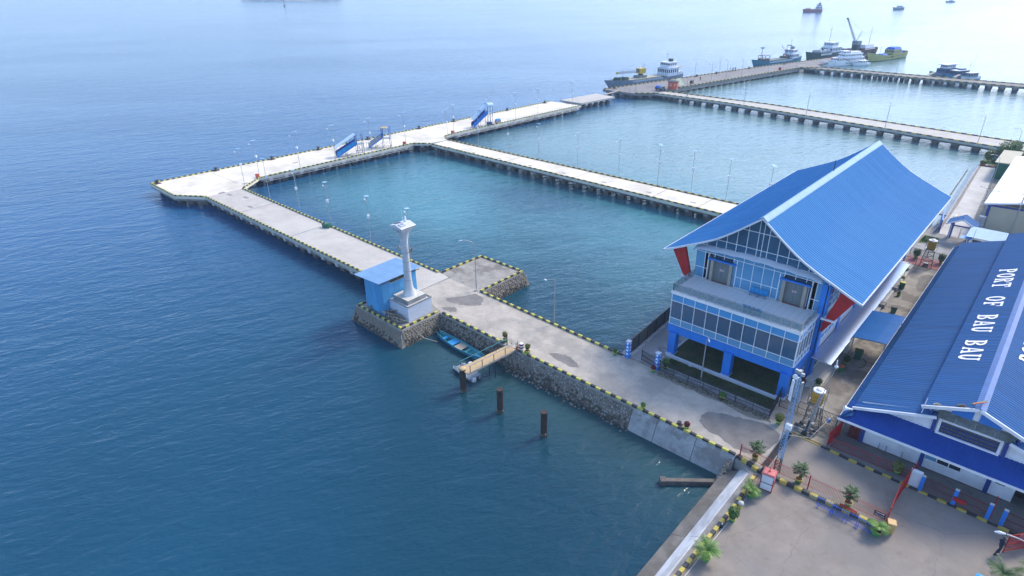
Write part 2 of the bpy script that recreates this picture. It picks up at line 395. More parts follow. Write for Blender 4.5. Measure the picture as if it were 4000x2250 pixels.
# ================================================================ land
LAND = [(-12.9,-60),(90,-60),(90,184),(-11,184),(-14.6,178),(-13.0,130),(-14.6,121),(-33,113),(-33.2,67),(-31.9,54.0),(-56.5,55.0),(-56.3,63.9),(-65.4,63.9),(-65.9,55.5),(-63.2,55.45),(-63.2,47.1),(-66.6,47.0),(-66.6,40.9),(-56.6,40.6),(-56.4,47.0),(-14.8,46.4),(-13.0,45.0)]
struct('shore_ground', MB().prism(LAND, -4.5, 0), 'land')
struct('causeway_road', MB().prism([(-63.3,49.1),(-56.3,47.15),(-42,46.75),(-14.6,46.6),(-12.4,46.6),(-12.1,53.1),(-14.6,53.9),(-31.7,53.9),(-42,54.25),(-56.6,54.9),(-63.1,54.95)], -.1, .006), 'road')
struct('platform_floor', MB().prism([(-65.2,55.5),(-63.1,54.97),(-56.6,54.92),(-56.5,63.7),(-65.1,63.7)], -.1, .005), 'alley')
struct('plaza', MB().prism([(-12.15,-60),(90,-60),(90,52.0),(-9.4,52.6),(-12.1,53.0),(-12.35,46.55),(-12.3,45.0)], -.1, .010), 'plaza')
struct('alley_pavement', MB().prism([(-12.4,54.2),(-8.7,54.2),(-8.7,106),(-12.4,106)], -.1, .007), 'alley')
struct('warehouse_apron', MB().prism([(-8.7,52.75),(90,52.2),(90,58),(-8.7,58)], -.1, .022), 'asphalt')
struct('shore_path', MB().prism([(-12.7,121),(-8.9,121),(-11.4,173.5),(-14.2,173.5),(-13.0,140)], -.1, .008), 'conc_l')
struct('yard_pavement', MB().prism([(-14.3,108),(-3,108),(-3,121),(-12.6,121),(-14.3,113.5)], -.1, .009), 'conc')
# asphalt repair patches with ragged edges
struct('repair_patch', MB().prism(blob([(-19.9,48.5),(-17,47.6),(-14.4,47.3),(-12.8,48.2),(-12.5,52.2),(-15,52.6),(-17.5,51.9),(-19.8,51.0)], 0.28, 101), -.05, .015), 'asphalt')
struct('repair_patch', MB().prism(blob([(-59.0,50.2),(-57.6,51.9),(-56.9,53.9),(-54.6,53.8),(-53.4,52.0),(-55.3,50.6),(-57.4,49.6)], 0.28, 92), -.05, .014), 'asphalt')
struct('repair_patch', MB().prism(blob([(-57.4,48.0),(-56.2,49.3),(-54.6,48.9),(-55.6,47.7)], 0.28, 53), -.05, .013), 'asphalt')
struct('repair_patch', MB().prism(blob([(-39.5,48.6),(-37.6,49.8),(-34.2,49.0),(-35.5,47.8)], 0.28, 53), -.05, .012), 'asphalt')
struct('repair_patch', MB().prism(blob([(-10.6,94),(-9.0,96),(-9.0,102),(-11.2,101)], 0.28, 45), -.05, .012), 'asphalt')
struct('broken_edge', MB().prism(jit([(-27,53.2),(-24,52.9),(-20,53.1),(-16,52.7),(-14.4,53.2),(-14.6,53.95),(-27.2,53.95)], .18, 6), -.05, .016), 'gravel')
# terminal forecourt strips
struct('forecourt_paving', MB().prism([(-27.5,54.1),(-14.8,54.1),(-14.8,55.2),(-27.5,55.2)], -.05, .02), 'slab_g')
struct('lawn', MB().prism(jit([(-27.5,55.25),(-15.2,55.25),(-15.2,57.1),(-27.5,57.1)], .03, 8), -.05, .05), 'grass')
struct('undercroft_lawn', MB().prism([(-28.0,57.6),(-15.2,57.6),(-15.2,62.3),(-28.0,62.3)], -.05, .10), 'grass')
struct('side_walk', MB().prism([(-32.6,54.3),(-28.3,54.3),(-28.3,80),(-33.0,80)], -.05, .018), 'slab_g')
struct('yard_lawn', MB().prism(jit([(-14.3,114.4),(-12.2,115.6),(-11.9,118.4),(-14.3,118.6)], .12, 4), -.05, .05), 'grass2')
struct('terrace_paving', MB().prism([(-14.1,104.2),(-9.5,104.2),(-9.5,108.0),(-14.1,108.0)], -.05, .03), 'pave_red')
# grass blades on the lawns: uncountable ground cover
gb = MB()
for x0,x1,y0,y1,n,hh in ((-27.5,-15.2,55.3,57.0,2600,.12),(-28,-15.2,57.7,62.2,3000,.13),(-14.2,-12.2,114.8,118.3,500,.2),(-27,-14.6,53.2,53.9,500,.12)):
    for _ in range(n):
        x=random.uniform(x0,x1); y=random.uniform(y0,y1); a=random.uniform(0,6.28); h=hh*random.uniform(.5,1.3)
        c,s=math.cos(a)*.05,math.sin(a)*.05
        gb.add([(x-c,y-s,.04),(x+c,y+s,.04),(x+c+random.uniform(-.07,.07),y+random.uniform(-.07,.07),.05+h)],[(0,1,2)])
go = gb.build('grass', 'grass', kind='stuff'); go['label']='short grass blades on the lawns round the terminal'; go['category']='grass'

# open slot drain with grate bars across the road
t = thing('drain_grate','rusty slot drain crossing the road beside the red plaza fence','drain',(-12.3,46.7,0))
MB().box(-.28,.28,0,6.3,-.05,.012).build('channel','dark',t)
for s in (-.33,.33): MB().box(s-.05,s+.05,0,6.3,-.05,.03).build('kerb_edge','conc',t)
gm = MB().box(-.28,.28,-.02,.02,.012,.035).mesh('grate_bar','rust')
for k in range(42): inst('grate_bar',gm,t,(0,.1+k*.15,0))
for s in (-.1,.1): MB().box(s-.012,s+.012,0,6.3,.012,.03).build('grate_rail','rust',t)
t = thing('drain_cover','long brown drain cover with yellow rim by the antenna base','drain',(-12.1,53.05,0))
MB().box(0,2.6,-.16,.16,0,.06).build('cover','wood_d',t)
for s in (-.19,.19): MB().box(0,2.6,s-.03,s+.03,0,.08).build('rim','yellow',t)

# ================================================================ kerbs
def kerb(label, pts, bl=.6, w=.24, h=.24, ya='lemon', gap=0., joined=False, start=0):
    p0=Vector((*pts[0],0)); t=thing('kerb',label,'kerb',(p0.x,p0.y,0))
    mw_=MB().box(-bl/2+.012,bl/2-.012,-w/2,w/2,0,h)
    k=start; A,B=MB(),MB(); my=None if joined else mw_.mesh('kerb_block',ya); mk=None if joined else mw_.mesh('kerb_block','black')
    cnt=0
    for p,q in zip(pts,pts[1:]):
        P=Vector((*p,0)); Q=Vector((*q,0)); d=Q-P; L=d.length; n=max(1,round(L/bl)); a=math.atan2(d.y,d.x); st=L/n
        for i in range(n):
            c=P+d*((i+.5)/n)-p0
            if joined or cnt>=300:
                u=d.normalized()*(st/2-.012); v=Vector((-u.y,u.x,0)).normalized()*w/2; MBX=A if k%2 else B
                vs=[c-u-v,c+u-v,c+u+v,c-u+v]; MBX.add(vs+[x+Vector((0,0,h)) for x in vs],[(4,5,6,7),(0,1,5,4),(1,2,6,5),(2,3,7,6),(3,0,4,7)])
            else:
                inst('kerb_block', my if k%2 else mk, t, c+Vector((random.uniform(-.012,.012),random.uniform(-.012,.012),0)), (0,0,a+random.uniform(-.02,.02)), (st/bl,random.uniform(.94,1.05),random.uniform(.9,1.08)))
                cnt+=1
            k+=1
    if A.v: A.build('yellow_blocks',ya,t,kind='stuff')
    if B.v: B.build('black_blocks','black',t,kind='stuff')
    return t
kerb('yellow and black kerb on the south edge of the causeway west of the footbridge',[(-55.9,47.05),(-44.5,46.8)],.66)
kerb('yellow and black kerb on the causeway edge above the rubble wall',[(-42.0,46.7),(-14.9,46.45)],.66)
kerb('yellow and black kerb on the basin edge of the causeway',[(-56.55,54.85),(-32.2,53.95)],.66)
kerb('yellow and black kerb round the square platform beside the basin',[(-65.5,55.6),(-65.2,63.75),(-56.45,63.75),(-56.6,54.95)],.66)
kerb('yellow and black kerb round the stone block under the lighthouse',[(-66.3,44.6),(-66.3,41.0),(-56.75,40.8),(-56.6,46.8)],.6)
kerb('chunky yellow and black kerb under the red plaza fence',[(-14.7,46.35),(-12.5,45.75),(-2.9,45.95)],.62,.34,.34,'yellow')
kerb('chunky yellow and black kerb along the plaza sea edge',[(-12.45,45.2),(-12.25,40),(-12.5,31),(-12.7,20)],.52,.30,.30,'yellow')
kerb('yellow and black kerb in front of the warehouse fence',[(-9.4,52.85),(-6.9,52.62),(3.65,52.28),(9.5,52.0)],.72,.2,.18,'yellow')

# ================================================================ piers
def clamp(a,b,c): return max(b,min(c,a))
capm={}
def pier(name, label, cat, poly, dm, th=.55):
    c=poly[0]; t=thing(name,label,cat,(c[0],c[1],0))
    MB().prism([(x-c[0],y-c[1]) for x,y in poly], -th, 0).build('deck',dm,t)
    return t
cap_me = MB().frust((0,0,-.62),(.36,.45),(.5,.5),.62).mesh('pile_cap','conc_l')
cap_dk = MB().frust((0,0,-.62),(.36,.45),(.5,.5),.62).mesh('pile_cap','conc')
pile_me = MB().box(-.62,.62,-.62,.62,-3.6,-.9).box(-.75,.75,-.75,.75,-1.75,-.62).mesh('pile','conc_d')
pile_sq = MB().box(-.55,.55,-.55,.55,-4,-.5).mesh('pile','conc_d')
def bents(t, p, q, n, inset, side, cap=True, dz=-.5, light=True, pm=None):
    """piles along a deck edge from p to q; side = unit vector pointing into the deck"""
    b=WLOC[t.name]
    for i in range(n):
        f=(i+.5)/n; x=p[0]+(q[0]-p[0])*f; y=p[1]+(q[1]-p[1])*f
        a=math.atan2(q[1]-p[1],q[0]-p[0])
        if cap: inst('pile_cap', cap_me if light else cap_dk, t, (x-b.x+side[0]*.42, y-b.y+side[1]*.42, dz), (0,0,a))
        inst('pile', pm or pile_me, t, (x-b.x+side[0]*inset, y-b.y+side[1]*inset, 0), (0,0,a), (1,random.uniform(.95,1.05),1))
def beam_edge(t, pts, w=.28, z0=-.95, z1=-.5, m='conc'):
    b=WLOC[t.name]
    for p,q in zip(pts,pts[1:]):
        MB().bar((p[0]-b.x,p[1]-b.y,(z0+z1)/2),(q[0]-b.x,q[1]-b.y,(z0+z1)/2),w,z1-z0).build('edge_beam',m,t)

# near T-head quay: seaward edge x~-150..-143, inner edge x~-135..-130
Q1=[(-150.3,44.6),(-136.7,44.4),(-130.9,48.4),(-130.4,56.5),(-135.1,62.6),(-134.2,80),(-132.8,106.0),(-129.8,108.4),(-128.4,114.8),(-132.6,117.3),(-132.9,121),(-131.6,146),(-129.9,178.2),(-143.3,178.0),(-146.4,119),(-148.3,76)]
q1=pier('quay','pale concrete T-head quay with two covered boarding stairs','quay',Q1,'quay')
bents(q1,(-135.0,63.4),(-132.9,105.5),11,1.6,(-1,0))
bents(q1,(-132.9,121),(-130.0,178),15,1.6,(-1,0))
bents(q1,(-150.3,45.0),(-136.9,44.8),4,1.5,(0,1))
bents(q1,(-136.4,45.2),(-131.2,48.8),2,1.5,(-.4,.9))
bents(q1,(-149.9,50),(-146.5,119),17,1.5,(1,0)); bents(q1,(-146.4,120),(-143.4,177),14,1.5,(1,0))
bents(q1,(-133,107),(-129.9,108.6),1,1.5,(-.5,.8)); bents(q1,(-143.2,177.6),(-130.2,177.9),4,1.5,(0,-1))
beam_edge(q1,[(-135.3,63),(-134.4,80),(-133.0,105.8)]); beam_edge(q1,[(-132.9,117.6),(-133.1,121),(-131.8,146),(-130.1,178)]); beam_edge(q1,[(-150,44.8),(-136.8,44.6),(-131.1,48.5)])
# pipe runs slung below the inner edge
for z in (-.75,-1.15): MB().tube([(-135.0+150.3,63.4-44.6,z),(-134.1+150.3,80-44.6,z),(-132.75+150.3,105.5-44.6,z)],.07,6).build('service_pipe','galv',q1)
for z in (-.75,-1.15): MB().tube([(-132.85+150.3,121.5-44.6,z),(-131.5+150.3,146-44.6,z),(-129.85+150.3,177-44.6,z)],.07,6).build('service_pipe','galv',q1)
kerb('yellow and black kerb along the seaward edge of the T-head quay',[(-150.1,44.9),(-148.1,76),(-146.2,119),(-143.2,177.7)],.62,start=1)
kerb('yellow and black kerb across the blunt tip of the T-head quay',[(-150.0,44.75),(-136.75,44.55),(-131.0,48.45)],.6)
kerb('yellow and black kerb on the inner quay edge beside the open boarding stairs',[(-130.55,56.6),(-135.0,62.5),(-134.3,80),(-132.95,105.9),(-129.9,108.3)],.6)
kerb('yellow and black kerb on the inner quay edge by the tall covered stairs',[(-128.5,114.65),(-132.6,117.2),(-133.05,121),(-131.75,146),(-130.05,178.0)],.6)

# trestle 1
T1=[(-130.9,48.4),(-76.8,47.7),(-63.25,47.25),(-63.25,55.35),(-68.4,55.4),(-130.4,56.5)]
t1=pier('trestle_bridge','grey concrete trestle from the causeway to the T-head quay','pier',T1,'trestle')
bents(t1,(-129.5,48.4),(-67.5,47.5),15,1.5,(0,1)); bents(t1,(-129.5,56.5),(-67.5,55.4),15,1.5,(0,-1),cap=False)
beam_edge(t1,[(-130.5,48.7),(-66.5,47.75)]); beam_edge(t1,[(-130,56.2),(-66.5,55.1)])
kerb('yellow and black kerb on the open sea side of the near trestle',[(-130.8,48.55),(-66.5,47.6)],.62)
kerb('yellow and black kerb on the basin side of the near trestle',[(-130.3,56.3),(-65.9,55.25)],.62)
for x in (-63.4,-97.0,-116):
    MB().box(x+130.9-.05,x+130.9+.05,-.3,7.2,0,.006).build('expansion_joint','black',t1)
for (x,y) in ((-128.5,52.5),(-124,53.8),(-117.5,51.5)):
    MB().box(x+130.9-.9,x+130.9+.9,y-48.4-.35,y-48.4+.35,0,.01).build('steel_plate','conc',t1)
for (x,y) in ((-133.6,58.5),(-131,52),(-140.5,75),(-138.2,92)):
    MB().box(x+150.3-.4,x+150.3+.4,y-44.6-.7,y-44.6+.7,0,.01).build('steel_plate','conc',q1)
for y in (57.5,88,110.5,139,165):
    MB().box(1.9+ (y-44)*.052,14.6+(y-44)*.026,y-44.6-.04,y-44.6+.04,0,.006).build('expansion_joint','black',q1)

# trestle 2
T2=[(-128.4,108.5),(-45.3,106.4),(-33.3,106.1),(-33.3,113.7),(-49.3,114.1),(-128.4,114.8)]
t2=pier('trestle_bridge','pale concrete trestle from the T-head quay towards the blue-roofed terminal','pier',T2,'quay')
bents(t2,(-128.5,108.5),(-38,106.3),23,1.4,(0,1),light=False); bents(t2,(-128,114.8),(-38,114.0),23,1.4,(0,-1),cap=False)
beam_edge(t2,[(-128.4,108.75),(-30,106.35)],m='conc_d'); beam_edge(t2,[(-128.4,114.5),(-30,113.5)],m='conc_d')
kerb('yellow and black kerb on the near side of the middle trestle',[(-129.7,108.6),(-38,106.35)],.8,ya='yellow')
kerb('yellow and black kerb on the far side of the middle trestle',[(-128.3,114.65),(-38,113.7)],.8,ya='yellow')
for x in (-101,-80,-60,-50): MB().box(x+128.4-.05,x+128.4+.05,-1.3,6.0,0,.006).build('expansion_joint','black',t2)
for x in (-122,-113,-104,-94,-84,-73,-62,-52): MB().box(x+128.4-.6,x+128.4+.6,.6,1.1,0,.008).build('steel_plate','conc',t2)

# small mooring platform with a plank
t=pier('mooring_platform','separate old concrete platform between the two quays','platform',[(-142.3,182),(-132.3,181.6),(-130.3,199.5),(-140,201)],'trestle')
bents(t,(-132.0,182.5),(-130.6,198.5),5,1.3,(-1,.1)); bents(t,(-141.5,182.2),(-133,181.9),3,1.3,(0,1)); bents(t,(-141.8,184),(-140.2,200),5,1.3,(1,0),cap=False)
t=thing('gangplank','long timber gangplank bridging the platform and the far quay','plank',(-135.5,200.3,.1))
MB().bar((0,0,.05),(-.8,11.5,.12),1.2,.1).build('plank','wood_g',t)

# far quay and trestles 3, 4
Q2=[(-143.4,210.6),(-128.5,209.9),(-122.3,214.5),(-121.5,221),(-122.4,228.5),(-105.4,316.4),(-97.2,323.6),(-103.2,332.4),(-97,372),(-106,375),(-109.5,353),(-122.8,304)]
q2=pier('far_quay','grey far quay lined with moored cargo ships','quay',Q2,'farquay',.8)
bents(q2,(-122.4,229),(-105.6,316),22,1.2,(-1,.1),light=False); bents(q2,(-143,210.6),(-129,210.2),4,1.4,(0,1),light=False); bents(q2,(-128.4,210.3),(-122.5,214.4),2,1.4,(-.4,.9),light=False)
bents(q2,(-105,317),(-97.6,323),2,1.4,(-.4,.9),light=False)
beam_edge(q2,[(-122.5,229),(-105.6,316.2)],.3,-1.5,-.75)
kerb('dark striped kerb on the basin side of the far quay',[(-122.45,228.6),(-105.5,316.2),(-97.5,323.4)],1.2,.3,.3,'yellow',joined=True)
kerb('striped kerb on the sea side of the far quay',[(-143.2,210.9),(-122.6,304.2),(-109.3,353)],1.2,.3,.3,'yellow',joined=True)
kerb('striped kerb at the near corner of the far quay',[(-128.4,210.0),(-122.4,214.5)],1.0,.3,.3,'yellow',joined=True)
T3=[(-122.3,214.4),(-92.5,212.0),(-8.5,194.5),(30,186.5),(30,197),(-9.6,205.2),(-80,218.3),(-121.5,221)]
t3=pier('trestle_bridge','long beige trestle from the far quay to the shore behind the white warehouse','pier',T3,'trestle')
bents(t3,(-121,214.3),(-92.5,212.1),6,1.4,(0,1),light=False); bents(t3,(-92.5,212.0),(-2,193.4),19,1.5,(.2,1),light=False); bents(t3,(-120,220.8),(-80,218.2),8,1.4,(0,-1),cap=False); bents(t3,(-80,218),(-2,203.8),16,1.5,(-.2,-1),cap=False)
beam_edge(t3,[(-122,214.7),(-92.5,212.3),(-2,193.4)],.3,-1.0,-.5,'conc_d')
kerb('dark striped kerb on the near side of the long beige trestle',[(-122.2,214.55),(-92.5,212.15),(-8.5,194.65),(20,188.7)],1.3,.3,.28,'yellow',joined=True)
kerb('dark striped kerb on the far side of the long beige trestle',[(-121.5,220.85),(-80,218.15),(-9.6,205.05),(20,199)],1.3,.3,.28,'yellow',joined=True)
T4=[(-105.4,316.4),(-20.1,307.4),(40,301),(40,310),(-21,316.6),(-97.2,323.5)]
t4=pier('trestle_bridge','grey farthest trestle with the white ferry moored behind it','pier',T4,'farquay')
bents(t4,(-100,315.9),(-8,306.2),22,1.5,(.1,1),light=False); bents(t4,(-96,323.2),(-8,315.0),20,1.5,(0,-1),cap=False)
kerb('dark kerb on the near side of the farthest trestle',[(-105.3,316.6),(-20.1,307.6),(30,302.3)],1.5,.3,.3,'yellow',joined=True)
kerb('dark kerb on the far side of the farthest trestle',[(-97.2,323.3),(-21,316.4),(30,311)],1.5,.3,.3,'yellow',joined=True)

# ================================================================ sea walls
def ico_stone(name, m, seed, flat=.55):
    rnd=random.Random(seed); bm=bmesh.new(); bmesh.ops.create_icosphere(bm, subdivisions=1, radius=.5)
    for v in bm.verts:
        v.co*=rnd.uniform(.82,1.12); v.co.z*=flat
    me=bpy.data.meshes.new(name); bm.to_mesh(me); bm.free(); me.materials.append(MATS[m]); return me
STN={k:[ico_stone('stone',k,i*7+len(k)) for i in range(4)] for k in ('stone_l','stone_m','stone_d','stone_b')}
def seawall(label, p, q, out, zb=-3.2, batter=.33, mortar='mortar', stone=.3, pal=('stone_m','stone_l'), foot='stone_d', lip=True, maxn=300, fill=.8, zt=-.05):
    """battered masonry wall along p->q, out = unit outward direction, stones set proud of mortar"""
    P=Vector((*p,0)); Q=Vector((*q,0)); O=Vector((*out,0)); t=thing('sea_wall',label,'sea wall',(p[0],p[1],0))
    d=Q-P; L=d.length; u=d.normalized(); h=zt-zb
    def pt(s,z,off=0.): 
        w=u*s+O*((zt-z)*batter+.02+off); return Vector((w.x,w.y,z))
    MB().sheet([[pt(L*i/12,z) for i in range(13)] for z in (zb,-1.5,zt)]).build('mortar_face',mortar,t)
    if lip: MB().add([pt(0,zt-.12,.05),pt(L,zt-.12,.05),pt(L,zt+.06,.05),pt(0,zt+.06,.05),pt(0,zt-.12,-.3),pt(L,zt-.12,-.3),pt(L,zt+.06,-.3),pt(0,zt+.06,-.3)],[(0,1,2,3),(7,6,5,4),(3,2,6,7),(0,4,5,1),(0,3,7,4),(1,5,6,2)]).build('coping','conc',t)
    nrm=(O+Vector((0,0,batter))).normalized(); rq=nrm.to_track_quat('Z','Y').to_euler()
    spots=[]; z=zt-.28
    while z>WZ-.25:
        s=random.uniform(0,stone)
        while s<L-.1:
            if random.random()<fill: spots.append((s,z+random.uniform(-.05,.05)))
            s+=stone*random.uniform(.95,1.45)
        z-=stone*.78
    spots.sort(key=lambda a:(-a[1])); k=0; J={}
    random.shuffle(spots)
    for s,z in spots:
        fz=clamp((z-WZ)/1.6,0,1)
        kind=foot if random.random()>fz*1.5-.05 else (pal[1] if random.random()<.45 else pal[0])
        sz=stone*random.uniform(.75,1.25); off=.02
        if kind==foot: sz*=1.15; off=.06
        loc=pt(s,z,off); me=random.choice(STN[kind]); eu=rq.copy(); eu.rotate_axis('Z',random.uniform(0,6.28))
        if k<maxn:
            inst('stone',me,t,loc,eu,(sz*random.uniform(.9,1.3),sz,sz)); k+=1
        else:
            mb=J.setdefault(kind,MB()); mx=Matrix.LocRotScale(loc,eu,Vector((sz*random.uniform(.9,1.3),sz,sz)))
            mb.add([mx@v.co for v in me.vertices],[tuple(f.vertices) for f in me.polygons])
    for kd,mb in J.items(): mb.build('stones',kd,t,kind='stuff')
    return t
seawall('rubble stone sea wall below the causeway kerb, pale stones in dark mortar',(-43.75,46.55),(-25.8,46.4),(0,-1),stone=.26,batter=.45)
seawall('mossy stone sea wall behind the long blue boat',(-56.3,46.9),(-43.75,46.6),(0,-1),stone=.25,batter=.45,pal=('stone_m','stone_d'))
seawall('brown stone face of the lighthouse block towards the open sea',(-66.7,40.85),(-56.6,40.55),(0,-1),stone=.34,batter=.3,mortar='wall_b',pal=('stone_b','stone_m'),fill=.9)
seawall('honeycomb stone face of the lighthouse block beside the blue boat',(-56.55,40.6),(-56.35,46.9),(1,0),stone=.34,batter=.3,mortar='wall_b',pal=('stone_b','stone_b'),fill=.95)
seawall('stone face of the basin platform with dark foot',(-56.35,63.9),(-56.5,55.0),(1,0),stone=.34,batter=.3,mortar='wall_b',pal=('stone_b','stone_m'),fill=.9)
seawall('short outer stone face of the lighthouse block below the shed',(-66.6,47.0),(-66.7,40.9),(-1,0),stone=.4,batter=.3,mortar='wall_b',pal=('stone_b','stone_m'))
seawall('stone face at the back of the basin platform',(-65.4,63.95),(-56.4,63.95),(0,1),stone=.45,batter=.3,mortar='wall_b',pal=('stone_b','stone_m'),maxn=100)
for cx_,cy_,sx,sy,lb in ((-56.58,40.58,1,-1,'pale mortared corner quoin of the lighthouse block'),(-56.33,63.92,1,1,'mortared corner quoin of the basin platform'),(-66.65,40.88,-1,-1,'dark seaward corner quoin of the lighthouse block')):
    t=thing('corner_quoin',lb,'sea wall',(cx_,cy_,0)); b=.98
    MB().add([(0,0,-.02),(sx*.03,0,-.02),(0,sy*.03,-.02),(sx*b,0,-3.2),(sx*b,sy*b,-3.2),(0,sy*b,-3.2),(0,0,-3.2)],[(0,1,3,6),(0,6,5,2),(1,2,5,4),(1,4,3),(0,2,1)]).build('quoin','wall_b',t)
    MB().add([(sx*.16,sy*.16,-.45),(sx*.36,sy*.22,-.9),(sx*.34,sy*.34,-1.0),(sx*.22,sy*.36,-.9)],[(0,1,2,3)]).build('mortar_patch','conc_l',t)
# rubble toe below the wall: loose stones in the water
t=thing('rubble_toe','dark loose rubble along the foot of the causeway wall','rubble',(-43,45.2,WZ))
for i in range(170):
    x=random.uniform(0,17.5); yy=random.gauss(-.05,.25); me=random.choice(STN['stone_d'] if random.random()<.75 else STN['stone_m'])
    s=random.uniform(.2,.42); inst('stone',me,t,(x,yy,.06-abs(yy)*.25+random.uniform(-.1,.1)),(random.uniform(-.4,.4),random.uniform(-.4,.4),random.uniform(0,6)),(s,s,s*1.2))
# smooth concrete slope with panels, east end of the wall
t=thing('concrete_revetment','smooth sloping concrete revetment slabs at the end of the causeway wall','sea wall',(-25.8,46.4,0))
cuts=[0,2.9,7.1,10.95]
for a,b in zip(cuts,cuts[1:]):
    MB().add([(a+.03,-.0,-.02),(b-.03,-.0,-.02),(b-.03,-.28,-.22),(a+.03,-.28,-.22),(b-.03+(.2 if b>10 else 0),-1.35,-2.9),(a+.03,-1.35,-2.9),(a+.03,.2,-2.9),(b-.03,.2,-2.9)],[(0,1,2,3),(3,2,4,5),(5,4,7,6),(0,6,7,1),(0,3,5,6),(1,7,4,2)]).build('slab','slab_g',t)
MB().add([(0,-.05,-.1),(11,-.05,-.1),(11,-1.28,-2.9),(0,-1.28,-2.9)],[(0,1,2,3)]).build('backing','conc_d',t)
# rubble rib and low stub groyne
t=thing('rubble_rib','brown rubble rib running down the revetment to the ledge','rubble',(-15.1,45.9,-.35))
for i in range(60):
    f=random.random(); s=random.uniform(.16,.3); inst('stone',random.choice(STN['stone_b'] if random.random()<.6 else STN['stone_m']),t,(-.2*f+random.uniform(-.16,.16),-1.9*f+.1,-1.3*f+random.uniform(-.05,.1)),(0,0,random.uniform(0,6)),(s,s,s*1.4))
t=thing('stub_groyne','low mossy concrete stub wall standing in the water','groyne',(-19.3,40.9,WZ))
MB().bar((0,0,-.2),(4.2,3.5,-.2),.5,1.2).build('wall','conc_d',t)
MB().bar((0.05,0.05,.43),(4.2,3.5,.43),.42,.06).build('coping','mortar',t)
MB().bar((-.05,-.06,.1),(.35,.28,.1),.66,.9).build('end_block','conc_d',t)
# ledge and white slope on the plaza sea edge
t=thing('sea_wall','white painted slope and grey ledge along the plaza sea edge','sea wall',(-13,45,0))
def swept(name,m,prof,y0,y1,n=9,w=.05):
    rows=[]
    for i in range(n+1):
        y=y0+(y1-y0)*i/n; rows.append([(x+random.uniform(-w,w)*.3-.0*i,y,z) for x,z in prof])
    MB().sheet(rows).build(name,m,t)
cut=[.6,-9.4,-15.5,-25,-40]
for a,b in zip(cut,cut[1:]):
    MB().prism_y([(.0,-.04),(-.12,-.03),(-1.0,-.62),(-1.0,-.9),(0,-.9)],a-.02,b+.02).build('white_slab','slab_w',t)
    MB().prism_y([(-.95,-.75),(-1.35,-.95),(-2.3,-1.35),(-2.75,-2.6),(-.9,-2.6)],a-.015,b+.015).build('ledge','ledge',t)
MB().prism_y([(.0,-.05),(.72,-.05),(.72,.03),(.0,.02)],.5,-40).build('verge','conc',t)
MB().prism([(-1.9,1.3),(-.1,.5),(.6,1.2),(-.2,1.5),(-1.6,1.42)],-2.6,-.28).build('corner_fill','slab_g',t)
# shore revetment far right
t=thing('sea_wall','long sloping sea wall beside the sunny path behind the terminal','sea wall',(-13,130,0))
ps=[(-.35,-9),(0,0),(-.7,20),(-1.4,43.5),(-1.6,48)]
MB().sheet([[(x,y,.02),(x-.35,y,.0),(x-.45,y,-.25),(x-1.9,y,-2.6)] for x,y in ps]).build('slope','slab_w',t)
MB().sheet([[(x+.02,y,.0),(x+.02,y,.14),(x-.22,y,.14),(x-.22,y,.0)] for x,y in ps]).build('parapet','conc',t)
MB().sheet([[(x-1.75,y,-2.3),(x-2.4,y,-2.15),(x-3.0,y,-2.7)] for x,y in ps]).build('toe','conc_d',t)
# ================================================================ terminal building
def corr_sheet(prof, y0, y1, pitch=.42, amp=.045, thick=.06):
    """ribbed metal sheet: prof = [(x,z)] from ridge to eave, ribs run along prof, repeated along y"""
    mb=MB(); n=max(2,int(abs(y1-y0)/pitch)); ys=[]
    for k in range(n):
        a=y0+(y1-y0)*k/n; b=y0+(y1-y0)*(k+1)/n; d=b-a
        ys += [(a,0),(a+d*.55,0),(a+d*.68,amp),(a+d*.87,amp)]
    ys.append((y1,0))
    nr=[]
    for i,(x,z) in enumerate(prof):
        p=prof[max(0,i-1)]; q=prof[min(len(prof)-1,i+1)]; t=Vector((q[0]-p[0],q[1]-p[1])).normalized()
        nn=Vector((-t.y,t.x)); 
        if nn.y<0: nn=-nn
        nr.append(nn)
    mb.sheet([[(x+nr[i].x*h,y,z+nr[i].y*h) for y,h in ys] for i,(x,z) in enumerate(prof)])
    mb.sheet([[(x-nr[i].x*thick,y0,z-nr[i].y*thick),(x-nr[i].x*thick,y1,z-nr[i].y*thick)] for i,(x,z) in enumerate(prof)])
    return mb
TB=thing('terminal_building','two-storey glass passenger terminal with sweeping bright blue roof','building',(-21.7,80,0))
def tb(mb,name,m,parent=None,**k): return mb.build(name,m,parent or TB,world=True,**k)
CX=-21.7
halfp=[(0,17.2),(1.0,16.42),(1.95,15.66),(2.9,14.94),(3.9,14.22),(4.9,13.58),(5.95,13.03),(7.0,12.52),(8.1,12.03),(9.5,11.37),(10.9,10.78)]
def roofz(dx):
    dx=abs(dx)
    for (a,za),(b,zb) in zip(halfp,halfp[1:]):
        if a<=dx<=b: return za+(zb-za)*(dx-a)/(b-a)
    return 10.7
RF=tb(corr_sheet([(CX+a,z) for a,z in halfp],62.4,105.3),'roof','roof_blue',label='bright blue ribbed roof slope facing the warehouse')
tb(corr_sheet([(CX-a,z) for a,z in halfp],62.4,105.3),'roof','roof_blue')
cap=[(CX-.55,16.85),(CX-.5,16.94),(CX,17.34),(CX+.5,16.94),(CX+.55,16.85)]
tb(MB().sheet([[(x,62.3+k*(43.1/18),z+(.01 if k%2 else 0)) for x,z in cap] for k in range(19)]),'ridge_cap','ridge',RF)
